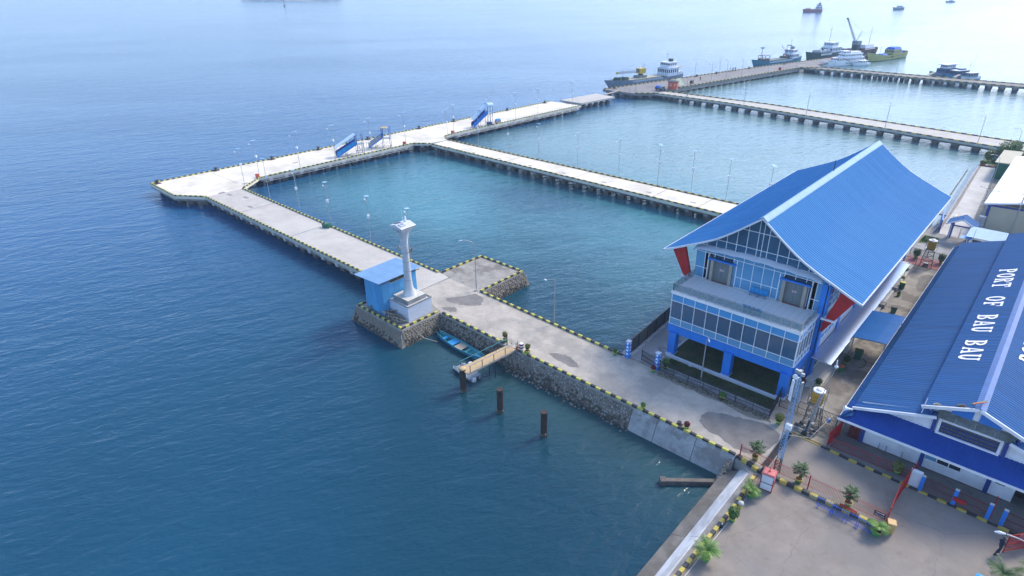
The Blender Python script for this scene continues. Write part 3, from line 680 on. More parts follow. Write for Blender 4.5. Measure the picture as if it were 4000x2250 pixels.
for s in (-1,1):
    for y in (62.3,105.3):
        v=MB()
        for (a,za),(b,zb) in zip(halfp,halfp[1:]):
            v.add([(CX+s*a,y,za+.03),(CX+s*b,y,zb+.03),(CX+s*b,y,zb-.2),(CX+s*a,y,za-.2),(CX+s*a,y+.1,za+.03),(CX+s*b,y+.1,zb+.03),(CX+s*b,y+.1,zb-.2),(CX+s*a,y+.1,za-.2)],[(0,1,2,3),(7,6,5,4),(0,4,5,1),(2,6,7,3)])
        tb(v,'bargeboard','white_b')
    tb(MB().box(*sorted((CX+s*10.85,CX+s*10.98)),62.3,105.4,10.6,10.8),'eave_gutter','white_b')
tb(MB().cyl((CX,84.5,17.2),(CX,84.4,18.7),.06,.04,6),'lightning_rod','fence',RF)
# --- columns and beam, panels of the undercroft
for x in (-28.1,-21.35,-15.2):
    c=tb(MB().box(x-.45,x+.45,57.85,58.75,.1,2.95),'column','blue')
    tb(MB().box(x-.5,x+.5,57.55,58.8,0,.16),'column_foot','white_b',c)
for x in (-28.1,-15.2):
    tb(MB().box(x-.42,x+.42,62.6,63.4,.05,3.0),'column','blue')
tb(MB().box(-28.3,-14.9,57.2,57.5,0,.3),'plinth_wall','white_b')
tb(MB().box(-25.3,-24.9,56.95,57.2,0,.3),'plinth_step','white_b')
tb(MB().box(-28.2,-28.0,57.5,62.4,0,.25),'plinth_wall','white_b')
tb(MB().box(-28.9,-14.65,58.55,63.5,3.1,3.75),'floor_slab','interior')
for k in range(10):
    a=-28.95+k*1.43; tb(MB().box(a+.012,a+1.418,58.22,58.42,2.72,3.80),'cladding_panel','blue')
for k in range(4):
    a=58.45+k*1.24; tb(MB().box(-14.68,-14.5,a+.012,a+1.228,2.72,3.80),'cladding_panel','blue')
tb(MB().box(-28.9,-14.7,58.44,58.6,2.72,3.2),'edge_beam','blue_d')
tb(MB().box(-28.3,-14.7,63.2,63.45,.1,8),'back_wall','slab_g')
# --- first floor glass box
mull=MB(); xs=[-28.85+k*1.414 for k in range(11)]; zs=[3.80,4.62,6.80,7.66]
for i in range(10):
    for r in range(3):
        m=('glass_mid','glass_dark','glass_blue')[r]
        if r==1: m='glass' if i in (0,9) else ('glass_dark','glass_dark2','glass_dark','glass_dark2','glass')[(i*7+2)%5]
        tb(MB().box(xs[i]+.04,xs[i+1]-.04,58.30,58.33,zs[r]+.03,zs[r+1]-.03),'window_pane',m)
for x in xs: tb(MB().box(x-.03,x+.03,58.24,58.36,3.78,7.68),'mullion','white')
for z in zs: tb(MB().box(-28.9,-14.66,58.22,58.35,z-.03,z+.03),'transom','white')
ys=[58.35,59.1,60.0,60.9,61.8,62.7]
for i in range(5):
    for r in range(3):
        tb(MB().box(-14.72,-14.69,ys[i]+.03,ys[i+1]-.03,zs[r]+.03,zs[r+1]-.03),'window_pane',('glass_mid','glass_dark','glass_blue')[r])
        tb(MB().box(-28.87,-28.84,ys[i]+.03,ys[i+1]-.03,zs[r]+.03,zs[r+1]-.03),'window_pane',('glass_mid','glass_mid','glass_blue')[r])
for y in ys:
    tb(MB().box(-14.74,-14.62,y-.04,y+.04,3.8,7.68),'mullion','white'); tb(MB().box(-28.92,-28.8,y-.04,y+.04,3.8,7.68),'mullion','white')
for z in zs:
    tb(MB().box(-14.735,-14.60,58.3,62.75,z-.045,z+.045),'transom','white'); tb(MB().box(-28.94,-28.8,58.3,62.75,z-.045,z+.045),'transom','white')
# interior seen through the glass
tb(MB().box(-28.6,-15,58.7,63.1,3.76,3.80),'interior_floor','floor_in')
tb(MB().box(-28.6,-15,63.0,63.15,3.8,7.5),'interior_wall','interior')
for x in (-28.0,-21.5,-18.8,-15.4): tb(MB().box(x-.32,x+.32,59.2,59.8,3.8,7.5),'inner_column','blue_l')
tb(MB().box(-27.6,-26.2,60.5,60.62,5.2,5.3),'inner_handrail','steel')
# --- balcony
tb(MB().box(-28.98,-14.55,58.18,63.5,7.68,8.0),'balcony_slab','white')
tm=MB().box(.008,.692,.008,.692,0,.012).mesh('floor_tile','tile')
FT=tb(MB().box(-28.85,-14.65,58.35,63.45,8.0,8.006),'balcony_floor','beige')
for i in range(20):
    for j in range(7): inst('floor_tile',tm,FT,Vector((-28.8+i*.706,58.42+j*.706,8.007))-Vector((-21.7,80,0)))
def rail(x0,y0,x1,y1,n,skip=()):
    for i in range(n):
        a=(x0+(x1-x0)*i/n,y0+(y1-y0)*i/n); b=(x0+(x1-x0)*(i+1)/n,y0+(y1-y0)*(i+1)/n)
        dx,dy=(b[0]-a[0])*.06,(b[1]-a[1])*.06
        tb(MB().bar((a[0]+dx,a[1]+dy,8.5),(b[0]-dx,b[1]-dy,8.5),.02,.72),'balustrade_glass','rail_glass')
        tb(MB().box(a[0]-.03,a[0]+.03,a[1]-.03,a[1]+.03,8.0,8.95),'baluster','steel')
    tb(MB().bar((x0,y0,8.95),(x1,y1,8.95),.05,.05),'handrail','steel')
rail(-28.8,58.3,-14.7,58.3,14); rail(-28.8,58.3,-28.8,63.4,5); rail(-14.7,58.3,-14.7,63.2,5)
# --- upper wall at y 63.5
YU=63.5; ux=[-29.0+k*1.133 for k in range(14)]; uz=[8.02,9.32,11.32,12.2]
doors=((-27.45,-24.05),(-19.25,-15.9))
def indoor(a,b): return any(a>d0-.1 and b<d1+.1 for d0,d1 in doors)
for i in range(13):
    a,b=ux[i],ux[i+1]; mid=(a+b)/2; isd=any(d0<mid<d1 for d0,d1 in doors)
    for r in range(3):
        if isd and r<2: continue
        tb(MB().box(a+.03,b-.03,YU,YU+.04,uz[r]+.03,uz[r+1]-.03),'window_pane','glass_mid')
    if not isd or i in (1,4,9,12): pass
for x in ux:
    isd=any(d0+.2<x<d1-.2 for d0,d1 in doors)
    tb(MB().box(x-.03,x+.03,YU-.06,YU+.05,11.0 if isd else 8.0,12.2),'mullion','white')
for z in (8.05,9.32,11.32,12.2):
    segs=[(-29.05,-14.15)] if z>10 else [(-29.05,doors[0][0]),(doors[0][1],doors[1][0]),(doors[1][1],-14.15)]
    for a,b in segs: tb(MB().box(a,b,YU-.055,YU+.045,z-.03,z+.03),'transom','white')
for d0,d1 in doors:
    c=(d0+d1)/2
    tb(MB().box(d0,d1,YU+.3,YU+.4,8.0,11.0),'entrance_glass','glass_dark')
    tb(MB().box(d0,d1,YU+.42,YU+.5,8.0,11.0),'entrance_backing','hull_blue')
    for s in (-1,1): tb(MB().box(c+s*1.12-.17,c+s*1.12+.17,YU-.25,YU+.28,8.0,10.75),'door_jamb','beige')
    for s in (-1,1):
        d=tb(MB().box(min(c+s*.01,c+s*.94),max(c+s*.01,c+s*.94),YU+.12,YU+.18,8.02,10.7),'door_leaf','door')
        tb(MB().box(c+s*.08-.02,c+s*.08+.02,YU+.06,YU+.12,9.0,9.5),'door_handle','steel',d)
    sg=tb(MB().box(c-.22,c+.22,YU+.095,YU+.115,9.42,9.66),'door_sign','white')
    tb(MB().box(c-.2,c+.2,YU+.088,YU+.094,9.56,9.64),'sign_stripe','red',sg); tb(MB().box(c-.16,c+.16,YU+.088,YU+.094,9.46,9.51),'sign_line','red',sg)
    tb(MB().box(c-.95,c+.95,YU-.2,YU+.1,8.0,8.03),'door_mat','terra')
    tb(MB().box(d0+.1,d1,YU-.35,YU-.06,10.68,10.84),'door_header','blue')
    for x in (d0,d1): tb(MB().box(x-.05,x+.05,YU-.06,YU+.25,8.0,11.3),'door_mullion','white')
    for x in (c-1.35,c+1.35): tb(MB().box(x-.03,x+.03,YU+.2,YU+.28,8.0,10.7),'door_mullion','white')
# gable glazing above the awning
for i in range(13):
    a,b=ux[i]+.03,ux[i+1]-.03; zl=12.26; prev=zl
    za,zb=roofz(a-CX)-.3,roofz(b-CX)-.3
    for lim in (13.15,15.1,20):
        pa,pb=min(lim,za),min(lim,zb)
        if max(pa,pb)-prev<.12: prev=lim; continue
        poly=[(a,prev),(b,prev)] if min(za,zb)>prev else ([(a+(b-a)*clamp((prev-za)/(zb-za+1e-6),0,1),prev),(b,prev)] if zb>za else [(a,prev),(a+(b-a)*clamp((prev-za)/(zb-za-1e-6),0,1),prev)])
        top=[(b,pb),(a,pa)]
        if (za-lim)*(zb-lim)<0:
            xm=a+(b-a)*(lim-za)/(zb-za); top=[(b,pb),(xm,lim),(a,pa)]
        pts=poly+[p for p in top if p[1]>prev+.01]
        if len(pts)>=3: tb(MB().prism_y(pts,YU,YU+.04),'gable_pane',('glass_dark','glass_dark2')[i%2] if lim>13.2 else 'glass')
        prev=lim
for x in ux+[CX]:
    z=roofz(x-CX)-.2
    if z>12.3: tb(MB().box(x-.03,x+.03,YU-.05,YU+.05,12.2,z),'mullion','white')
for z,hw in ((13.15,5.55),(15.1,2.55)): tb(MB().box(CX-hw,CX+hw,YU-.045,YU+.045,z-.03,z+.03),'transom','white')
# roof trusses and attic interior behind the gable glass
for y in (64.6,67.5,70.5):
    v=MB()
    for s in (-1,1):
        v.bar((CX,y,16.3),(CX+s*4.0,y,13.75),.1,.1); v.bar((CX+s*4.0,y,13.75),(CX+s*7.2,y,12.0),.1,.1); v.bar((CX,y,15.3),(CX+s*6.6,y,11.9),.1,.1)
        for k in range(8):
            f=k/8; v.bar((CX+s*6.4*f,y,16.2-4.2*f),(CX+s*(6.4*(f+.06)),y,15.25-3.3*(f+.06)),.05,.05)
    tb(v,'roof_truss','blue_l')
tb(MB().box(CX-.25,CX+.1,64.0,64.3,11.9,16.6),'king_post','blue_l')
tb(MB().box(-29,-14.3,63.6,103.5,11.75,11.85),'attic_floor','interior')
tb(MB().add([(-28.6,72,11.8),(-14.6,72,11.8),(CX,72,16.6)],[(0,1,2)]),'attic_wall','brown')
# wavy awning strip
sg=6; v=None
for k in range(sg):
    a=-28.9+k*2.33; rows=[]
    for i in range(7):
        x=a+2.33*i/6; bow=.09*math.sin(math.pi*i/6)+.35*math.sin(math.pi*(x+28.9)/14); rows.append([(x,YU-.05,12.02+bow),(x,YU-.6,11.98+bow),(x,YU-1.15,11.82+bow)])
    aw=tb(MB().sheet(rows,True),'awning_panel','white')
    tb(MB().bar((a,YU,11.6+.3*math.sin(math.pi*(a+28.9)/14)),(a,YU-1.1,11.72+.35*math.sin(math.pi*(a+28.9)/14)),.06,.14),'awning_bracket','blue',aw)
# --- body of the hall, side walls
tb(MB().box(-29.0,-28.85,63.55,103.5,0,11.75),'side_wall','blue')
tb(MB().box(-29.0,-14.3,103.4,103.5,0,11.75),'end_wall','blue')
tb(MB().box(-14.35,-14.25,63.3,103.5,.4,11.75),'side_wall','white_b')
tb(MB().box(-14.9,-14.1,63.3,64.2,0,11.4),'corner_pillar','blue')
for k in range(6):
    y0=64.3+k*6.6
    tb(MB().box(-14.25,-14.1,y0+6.0,y0+6.6,.4,11.6),'pier_strip','blue')
    for (z0,z1,nr) in ((8.2,10.6,3),(4.4,6.8,3),(.9,2.7,2)):
        for i in range(5):
            a=y0+.1+i*1.18
            tb(MB().box(-14.24,-14.21,a+.04,a+1.12,z0,z1),'window_pane','glass_mid' if z0>4 else 'glass_dark')
        for i in range(6):
            a=y0+.1+i*1.18; tb(MB().box(-14.25,-14.16,a-.035,a+.035,z0,z1),'mullion','white')
        for i in range(nr+1):
            z=z0+(z1-z0)*i/nr; tb(MB().box(-14.25,-14.155,y0+.06,y0+6.04,z-.035,z+.035),'transom','white')
    # red tapered eave brace with white collar
    for s in (1,-1):
        xo=CX+s*(CX+14.1)*-1 if False else None
    tb(MB().prism_y([(-14.12,6.2),(-13.95,6.15),(-11.4,10.75),(-12.95,11.35),(-14.12,7.0)],y0-1.15,y0-.75),'eave_brace','red')
    tb(MB().prism_y([(-29.02,6.2),(-29.2,6.15),(-31.9,10.8),(-30.4,11.6),(-29.02,7.0)],y0-1.15,y0-.75),'eave_brace','red')
    tb(MB().box(-14.3,-12.9,y0-1.35,y0-.55,7.62,7.8),'brace_ledge','white'); tb(MB().box(-30.4,-28.9,y0-1.35,y0-.55,7.62,7.8),'brace_ledge','white')
tb(MB().box(-14.25,-13.2,64.3,103,7.45,7.6),'side_balcony','conc')
# raised side terrace with steps, silver canopy
tb(MB().box(-14.25,-13.3,62.3,103.4,0,.5),'side_terrace','conc_l')
for k,(x0,x1,z) in enumerate(((-13.3,-12.95,.36),(-12.95,-12.6,.2))): tb(MB().box(x0,x1,62.3+.1*k,103.4,0,z),'step','conc_l')
for y0,y1 in ((67.2,70.4),(86,87.2),(92.6,95.2)): tb(MB().box(-13.2,-12.35,y0,y1,0,.53),'ramp','conc')
for k in range(3): tb(MB().box(-14.0,-13.35,61.6+k*.25,61.85+k*.25,0,.14+k*.14),'entry_step','conc_l')
for k in range(7):
    y0=62.1+k*4.72; rows=[]
    for i in range(7):
        f=i/6; x=-14.1+2.0*f; z=3.42-.12*f-.12*math.sin(f*3.1)*(-1); rows.append([(x,y0+.02,z),(x,y0+4.7,z)])
    cp=tb(MB().sheet(rows,True),'side_canopy','silver')
    tb(MB().bar((-14.1,y0,3.44),(-12.1,y0,3.32),.06,.05),'canopy_joint','white_b',cp)
    tb(MB().bar((-14.2,y0+2.3,2.6),(-12.4,y0+2.3,3.25),.05,.05),'canopy_bracket','steel',cp)

# seats on the balcony: two benches of four blue shells
def bench(label, x, y, rz):
    t=thing('seat_row',label,'bench',(x,y,8.02),rz)
    for i in range(4):
        s=MB(); s.sheet([[(i*.5-.21+.0,.22,.44),(i*.5+.21,.22,.44)],[(i*.5-.21,-.16,.42),(i*.5+.21,-.16,.42)],[(i*.5-.21,-.24,.50),(i*.5+.21,-.24,.50)],[(i*.5-.19,-.30,.85),(i*.5+.19,-.30,.85)]]); s.sheet([[(i*.5-.21,.22,.41),(i*.5+.21,.22,.41)],[(i*.5-.21,-.18,.39),(i*.5+.21,-.18,.39)],[(i*.5-.21,-.27,.48),(i*.5+.21,-.27,.48)],[(i*.5-.19,-.33,.85),(i*.5+.19,-.33,.85)]])
        s.build('seat_shell','seat',t)
    MB().bar((-.3,0,.38),(1.8,0,.38),.06,.05).build('beam','steel',t)
    for x in (-.1,.75,1.6):
        MB().bar((x,0,.38),(x,0,.03),.05,.05).bar((x,-.25,.02),(x,.25,.02),.05,.03).build('leg','steel',t)
bench('row of four blue plastic seats against the balcony glass wall',-20.3,62.85,math.pi)
bench('row of four blue plastic seats facing the balcony balustrade',-20.75,59.0,0)
# rooflike link canopy between terminal and warehouse
t=thing('link_canopy','bright blue ribbed canopy bridging the alley between terminal and warehouse','canopy',(-10.4,73,0))
corr_sheet([(-1.7,3.62),(-.5,3.78),(.6,3.9),(1.75,3.98)],-3.95,3.95,.22,.03).build('roof_sheet','canopy_blue',t)
for y in (-3.7,0,3.7): MB().bar((-1.7,y,3.5),(1.7,y,3.85),.1,.14).build('rafter','steel',t)
for x,y in ((-1.55,-3.7),(-1.55,3.7),(1.55,-3.7),(1.55,3.7)): MB().cyl((x,y,0),(x,y,3.6),.06,n=8).build('post','steel',t)

# ================================================================ port warehouse
WH=thing('warehouse','long low port warehouse with navy ribbed roof and white lettering','warehouse',(.65,80,0))
def wh(mb,name,m,parent=None,**k): return mb.build(name,m,parent or WH,world=True,**k)
WC=.65; YF,YB=55.2,106.8
for s,lab in ((-1,None),(1,None)):
    X=lambda d: WC+s*d
    wh(corr_sheet([(X(3.0),5.92),(X(2.9+.0001),5.92)] if False else [(X(2.6),6.06),(X(8.7),3.98)],YF,YB,.36,.03),'lower_roof','roof_navy')
    up=wh(corr_sheet([(X(0),8.1),(X(3.75),6.62)],YF,YB+.1,.36,.03),'upper_roof','roof_navy')
    wh(MB().box(*sorted((X(2.95),X(3.1))),YF+.2,YB,5.6,6.75),'clerestory_wall','blue_d')
    wh(corr_sheet([(X(8.5),3.72),(X(9.45),3.02)],54.1,YB+.2,.3,.03),'side_skirt_roof','roof_navy')
    wh(MB().box(*sorted((X(9.4),X(9.5))),54.0,YB+.2,2.86,3.02),'gutter','white_w')
    wh(MB().bar((X(2.55),YF-.06,5.97),(X(8.75),YF-.06,3.86),.12,.26),'fascia','white_w')
    wh(MB().bar((X(0),YF-.07,8.0),(X(3.8),YF-.07,6.52),.13,.28),'fascia','white_w')
    wh(MB().box(*sorted((X(7.5),X(7.35))),56,YB,0,4.3),'side_wall','white_w')
wh(MB().sheet([[(WC-.4,YF-.1+k*2.06,7.99+(.008 if k%2 else 0)),(WC,YF-.1+k*2.06,8.19+(.008 if k%2 else 0)),(WC+.4,YF-.1+k*2.06,7.99+(.008 if k%2 else 0))] for k in range(26)]),'ridge_cap','ridge_navy')
wh(MB().add([(WC-8.8,106.5,0),(WC+8.8,106.5,0),(WC+8.8,106.5,3.9),(WC,106.5,6.9),(WC-8.8,106.5,3.9)],[(0,1,2,3,4)]),'end_wall','white_w')
# front wall: white panels between blue pilasters
wh(MB().box(-6.75,5.0-.25,56.0,56.2,.03,4.2),'front_wall','white_w'); wh(MB().box(5.75,10,56.0,56.2,.03,4.2),'front_wall','white_w')
wh(MB().box(4.7,5.8,56.0,56.2,2.2,4.2),'door_lintel','white_w'); wh(MB().box(4.7,5.8,57.2,57.3,.03,2.2),'doorway_back','dark')
wh(MB().add([(-7.6,56.1,4.2),(9.0,56.1,4.2),(9.0,56.1,4.3),(WC+2.6,56.1,6.0),(WC-2.6,56.1,6.0),(-7.6,56.1,4.3)],[(0,1,2,3,4,5)]),'gable_wall','white_w')
wh(MB().add([(WC-3.2,56.05,5.9),(WC+3.2,56.05,5.9),(WC+3.2,56.05,6.6),(WC,56.05,7.9),(WC-3.2,56.05,6.6)],[(0,1,2,3,4)]),'upper_gable_wall','white_w')
for x in (-6.85,-1.95,2.95): wh(MB().box(x-.17,x+.17,55.88,56.02,.02,3.6),'pilaster','blue_d')
for x in (-1.95,3.1): wh(MB().box(x-.14,x+.14,55.88,56.02,3.9,5.7),'pilaster','blue_d')
# blue louvre panels in the upper gable
for x0,x1 in ((WC-1.75,WC-.25),(WC+.2,WC+1.75)):
    n=9
    for k in range(n):
        z=6.15+k*.16; hw=(7.85-z)/.39; a=max(x0,WC-hw); b=min(x1,WC+hw)
        if b-a>.1: wh(MB().bar((a,55.96,z),(b,55.96,z+.0),.04,.14),'louvre_slat','blue')
# lattice window, 13 x 2 openings
LW=wh(MB().box(-1.45,2.6,55.99,56.03,4.28,5.36),'lattice_window','lattice_dark')
for k in range(14): wh(MB().box(-1.45+k*.3115-.025,-1.45+k*.3115+.025,55.9,55.99,4.28,5.36),'lattice_bar','blue_d',LW)
for z in (4.28,4.64,5.0,5.36): wh(MB().box(-1.47,2.62,55.89,55.985,z-.022,z+.022),'lattice_rail','blue_d',LW)
for a,b,z0,z1 in ((-1.7,2.85,5.4,5.6),(-1.7,2.85,4.05,4.24),(-1.7,-1.49,4.24,5.4),(2.64,2.85,4.24,5.4)): wh(MB().box(a,b,55.8,56.0,z0,z1),'window_surround','white_w')
# grey weathered corrugated rain hood above it
for k in range(4):
    a=-1.95+k*1.36; n=8; rows=[[],[]]
    for i in range(n*2+1):
        x=a+1.34*i/(n*2); h=.03*(i%2); rows[0].append((x,56.0,6.42+h-.03*(k%2))); rows[1].append((x,55.3,5.92+h-.03*(k%2)))
    wh(MB().sheet(rows),'hood_sheet','corr_grey')
# front skirt roof
rows=[]; n=56
fr=MB(); ysn=[(-8.85,0)]
for k in range(n):
    a=-8.85+18.2*k/n; d=18.2/n; ysn+=[(a+d*.55,0),(a+d*.68,.03),(a+d*.9,.03),(a+d,0)]
fr.sheet([[(x if x>-8 else x+.6,56.05,4.12+h) for x,h in ysn],[(x,54.0,3.05+h) for x,h in ysn]])
wh(fr,'front_skirt_roof','roof_deep')
wh(MB().box(-8.9,9.4,53.93,54.02,2.86,3.06),'front_gutter','white_w')
wh(MB().bar((-8.8,54.05,3.12),(-7.9,55.3,3.95),.14,.05),'hip_cap','roof_navy')
# windows, small vents, corner door
for k,(a,b) in enumerate(((-1.75,-.9),(-.82,.0),(.08,.9))):
    w_=wh(MB().box(a,b,55.985,56.005,1.05,1.95),'window','window' if k!=0 else 'glass_mid'); wh(MB().box(a-.06,a,55.94,56.0,1.0,2.0),'frame','white',w_); wh(MB().box(a,b,55.93,56.0,.97,1.05),'sill','white',w_)
wh(MB().box(3.35,4.05,55.985,56.005,1.35,1.85),'window','dark')
for k in range(2): wh(MB().box(-8.0+k*.5,-7.55+k*.5,55.98,56.02,.05,2.0),'door_leaf','maroon')
wh(MB().box(-8.4,-7.0,56.6,56.7,.03,2.9),'recess_wall','conc')
wh(MB().box(-7.9,-7.2,55.9,55.95,2.0,2.22),'door_sign','orange')
wh(MB().box(-6.7,4.7,55.9,55.99,.0,.08),'base_course','conc_d')
# stained pipes on the wall
for x in (-5.3,-4.7,-3.4): wh(MB().cyl((x,55.93,.05),(x,55.93,.75),.02,n=6),'wall_pipe','fence')

# --- lettering
def glyph(ch):
    P=[]   # list of polygons in unit box (w<=.9, h=1)
    def rect(a,b,c,d): P.append([(a,c),(b,c),(b,d),(a,d)])
    def ring(cx,cy,ro,so,ri,si,a0,a1,n=14):
        for k in range(n):
            t=a0+(a1-a0)*k/n; u=a0+(a1-a0)*(k+1)/n
            P.append([(cx+ro*math.cos(t),cy+so*math.sin(t)),(cx+ro*math.cos(u),cy+so*math.sin(u)),(cx+ri*math.cos(u),cy+si*math.sin(u)),(cx+ri*math.cos(t),cy+si*math.sin(t))])
    h=math.pi/2
    if ch in 'PRB':
        rect(.08,.32,.1,.9); rect(0,.4,0,.1); rect(0,.4,.9,1)
        if ch=='P': ring(.4,.72,.44,.28,.22,.16,-h,h)
        if ch=='R':
            ring(.4,.74,.42,.26,.2,.15,-h,h); P.append([(.42,.46),(.64,.48),(.86,.1),(.6,.1)]); rect(.56,.92,0,.1); rect(.32,.42,.48,.58)
        if ch=='B': ring(.4,.755,.40,.245,.18,.14,-h,h); ring(.4,.26,.46,.26,.23,.155,-h,h)
        if ch=='P': rect(.32,.4,.44,.56)
    if ch=='O': ring(.45,.5,.45,.5,.22,.36,0,2*math.pi,26)
    if ch=='T': rect(.34,.58,.1,.88); rect(.2,.72,0,.1); rect(0,.92,.88,1); rect(0,.1,.7,.88); rect(.82,.92,.7,.88)
    if ch=='F': rect(.08,.32,.1,.88); rect(0,.44,0,.1); rect(0,.86,.88,1); rect(.76,.86,.7,.88); rect(.32,.58,.44,.56); rect(.58,.66,.36,.64)
    if ch=='A':
        P.append([(.08,.1),(.24,.1),(.46,.9),(.34,1)]); P.append([(.34,1),(.46,.9),(.64,.1),(.88,.1),(.58,1)]); rect(.27,.6,.3,.4); rect(0,.34,0,.1); rect(.52,.96,0,.1)
    if ch=='U':
        rect(.08,.3,.35,.9); rect(.62,.78,.35,.9); rect(0,.38,.9,1); rect(.52,.88,.9,1); ring(.43,.35,.35,.35,.13,.2,math.pi,2*math.pi)
    return P
def lettering(side):
    # baseline towards the eave; text runs along -y on the left slope, +y on the right slope
    L=thing('roof_lettering','white slab-serif lettering PORT OF BAU BAU on the roof slope facing the terminal' if side<0 else 'white slab-serif lettering on the roof slope facing away from the terminal','lettering',(WC,80,7.5))
    words=[('PORT',91.0),('OF',81.5),('BAU',76.0),('BAU',69.2)]; pitch=1.68
    for wd,y0 in words:
        for i,ch in enumerate(wd):
            mb=MB()
            for k,poly in enumerate(glyph(ch)):
                vs=[]
                for gx,gy in poly:
                    d=2.95-gy*1.62
                    y=(y0-i*pitch-gx*1.55) if side<0 else (64.2+91.0-y0+i*pitch+gx*1.55+3.0)
                    z=8.1-d*(1.48/3.75)+.052+k*.0012
                    vs.append((side*d, y-80, z-7.5))
                mb.add(vs,[tuple(range(len(vs)))])
            mb.build('letter_'+ch.lower(),'white',L)
lettering(-1); lettering(1)
# loudspeaker horn, debris and pole on the warehouse roof
t=thing('loudspeaker','white horn loudspeaker on the warehouse roof corner','loudspeaker',(-8.35,54.75,3.75))
MB().cyl((.35,.15,.1),(-.02,-.05,.12),.07,.12,12).build('throat','white',t); MB().cyl((-.02,-.05,.12),(-.32,-.2,.14),.12,.3,14,caps=False).build('horn','white',t); MB().cyl((.3,.12,-.3),(.3,.12,.1),.03,n=6).build('bracket','steel',t)
t=thing('tarp_scrap','crumpled green and orange scrap on the warehouse ridge','scrap',(.3,55.4,8.1))
for k,m in enumerate(('leaf_p','leaf_p','orange')):
    v=MB(); p=Vector((-.35,-.1,.1))
    for i in range(6):
        q=p+Vector((.14,.16+random.uniform(-.06,.06),random.uniform(-.02,.05))); v.bar(p,q,.1-.01*i,.06); p=q
    v.build('strip',m,t,loc=(k*.06,0,k*.04))
t=thing('vent_pipe','thin white pole leaning over the upper roof edge of the warehouse','pole',(-3.0,55.0,6.4)); MB().cyl((0,-.02,-.4),(.05,.3,1.0),.03,n=6).build('pole','white',t)
t=thing('debris','weathered timber and rag debris along the upper roof edge','debris',(-2.4,55.3,6.85))
MB().bar((0,0,.02),(2.4,0,.97),.08,.05).build('batten','wood_g',t); MB().frust((.3,.15,.12),(.35,.15),(.15,.05),.18).build('rag','wood_g',t); MB().frust((1.9,.15,.78),(.4,.12),(.1,.05),.2).build('rag','wood_d',t)
# ================================================================ lamps
def solar_lamp():
    t=thing('solar_street_lamp','','street lamp',group='solar lamps on the T-head piers')
    MB().cyl((0,0,0),(0,0,8.5),.052,.035,8).build('pole','galv',t)
    MB().box(-.18,.18,-.18,.18,0,.12).build('foot','conc_l',t)
    MB().bar((-.55,0,8.42),(.5,0,8.58),.7,.04).build('solar_panel','sky_panel',t)
    a=MB().tube([(0,0,7.2),(-.6,0,7.5),(-1.15,0,7.55)],.035,6).build('arm','galv',t)
    MB().frust((-1.4,0,7.5),(.28,.1),(.2,.07),.1).build('lamp_head','lens',a)
    MB().box(-.22,.22,-.2,.2,4.7,5.2).build('battery_box','white_w',t)
    return t
proto=solar_lamp()
SL=[('inner',-131.7,57.5,0),('inner',-134.9,62.7,.3),('inner',-134.5,72.8,.3),('inner',-134.2,82.3,.3),('inner',-133.6,92.8,.3),('inner',-132.95,103.5,.3),('inner',-128.8,114.9,0),('inner',-132.5,120.7,.3),('inner',-131.9,135.2,.3),('inner',-131.5,146,.3),('inner',-130.8,155.8,.3),('inner',-130.0,173,.3),
 ('t1',-118.4,56.3,-.4),('t1',-106.4,56.0,-.4),('t1',-95.6,55.8,-.4),('t1',-83.4,55.6,-.4),('t1',-72.8,55.5,-.4),
 ('t2',-116.5,114.5,-.4),('t2',-105.8,114.5,-.4),('t2',-95.7,114.5,-.4),('t2',-83.9,114.4,-.4),('t2',-72.5,114.3,-.4),('t2',-62.8,114.2,2.6),('t2',-55.0,114.1,-.4),('t2',-47.5,114.0,-.4),('t2',-39.5,113.9,2.6)]
ORD=('first','second','third','fourth','fifth','sixth','seventh','eighth','ninth','tenth')
QL=['at the bend where the near trestle joins the quay','beside the orange box nearest the near trestle','on the quay between the near trestle and the sloping-roofed stairs','at the foot of the sloping-roofed boarding stairs','on the quay between the sloping-roofed and the rusty-roofed stairs','beside the orange box next to the rusty-roofed stairs','at the quay end of the middle trestle far kerb','beside the orange box beyond the middle trestle','against the tall arched-roof boarding stairs','on the quay just past the cyan tarp cart','on the quay, second past the cyan tarp cart','on the quay end facing the old mooring platform']
n_={'inner':0,'t1':0,'t2':0}
for i,(k,x,y,a) in enumerate(SL):
    o=proto if i==0 else copy_tree(proto); q=n_[k]; n_[k]+=1
    lab='solar street lamp '+(QL[q] if k=='inner' else ('on the near trestle, %s from the T-head quay'%ORD[q] if k=='t1' else 'on the middle trestle, %s from the T-head quay'%ORD[q]))
    place(o,(x,y,0),a+random.uniform(-.15,.15),lab,(1,1,random.uniform(.97,1.04)),group='solar lamps on the T-head piers'); o.rotation_euler.x=random.gauss(0,.012); o.rotation_euler.y=random.gauss(0,.012)
def cobra(h=7.5, reach=1.6, m='galv', double=False):
    t=thing('street_lamp','','street lamp')
    MB().cyl((0,0,0),(0,0,h-.9),.08,.05,8).build('pole',m,t); MB().box(-.2,.2,-.2,.2,0,.2).build('foot','conc_l',t)
    for s in ((1,-1) if double else (1,)):
        pts=[(0,0,h-.9)]+[(-s*reach*(1-math.cos(k*.3)),0,h-.9+.9*math.sin(k*.3)) for k in range(1,6)]
        a=MB().tube(pts,.04,6).build('arm',m,t)
        e=pts[-1]; d=-s
        MB().cyl((e[0]-.05*s,0,e[2]),(e[0]-.38*s,0,e[2]-.02),.05,.1,8).cyl((e[0]-.38*s,0,e[2]-.02),(e[0]-.62*s,0,e[2]-.06),.1,.04,8).build('lamp_head','lens',a)
    return t
far=cobra(8,1.5)
FL=[(-127,254.2,2.2),(-119.9,255,.2),(-118.3,265.9,.2),(-115.8,275.4,.2),(-111.7,294.5,.2),(-109.7,306.9,.2),(-106.9,315.4,.2),(-128.2,210.3,.2),(-126.5,238,2.2),(-124.5,272,2.2)]
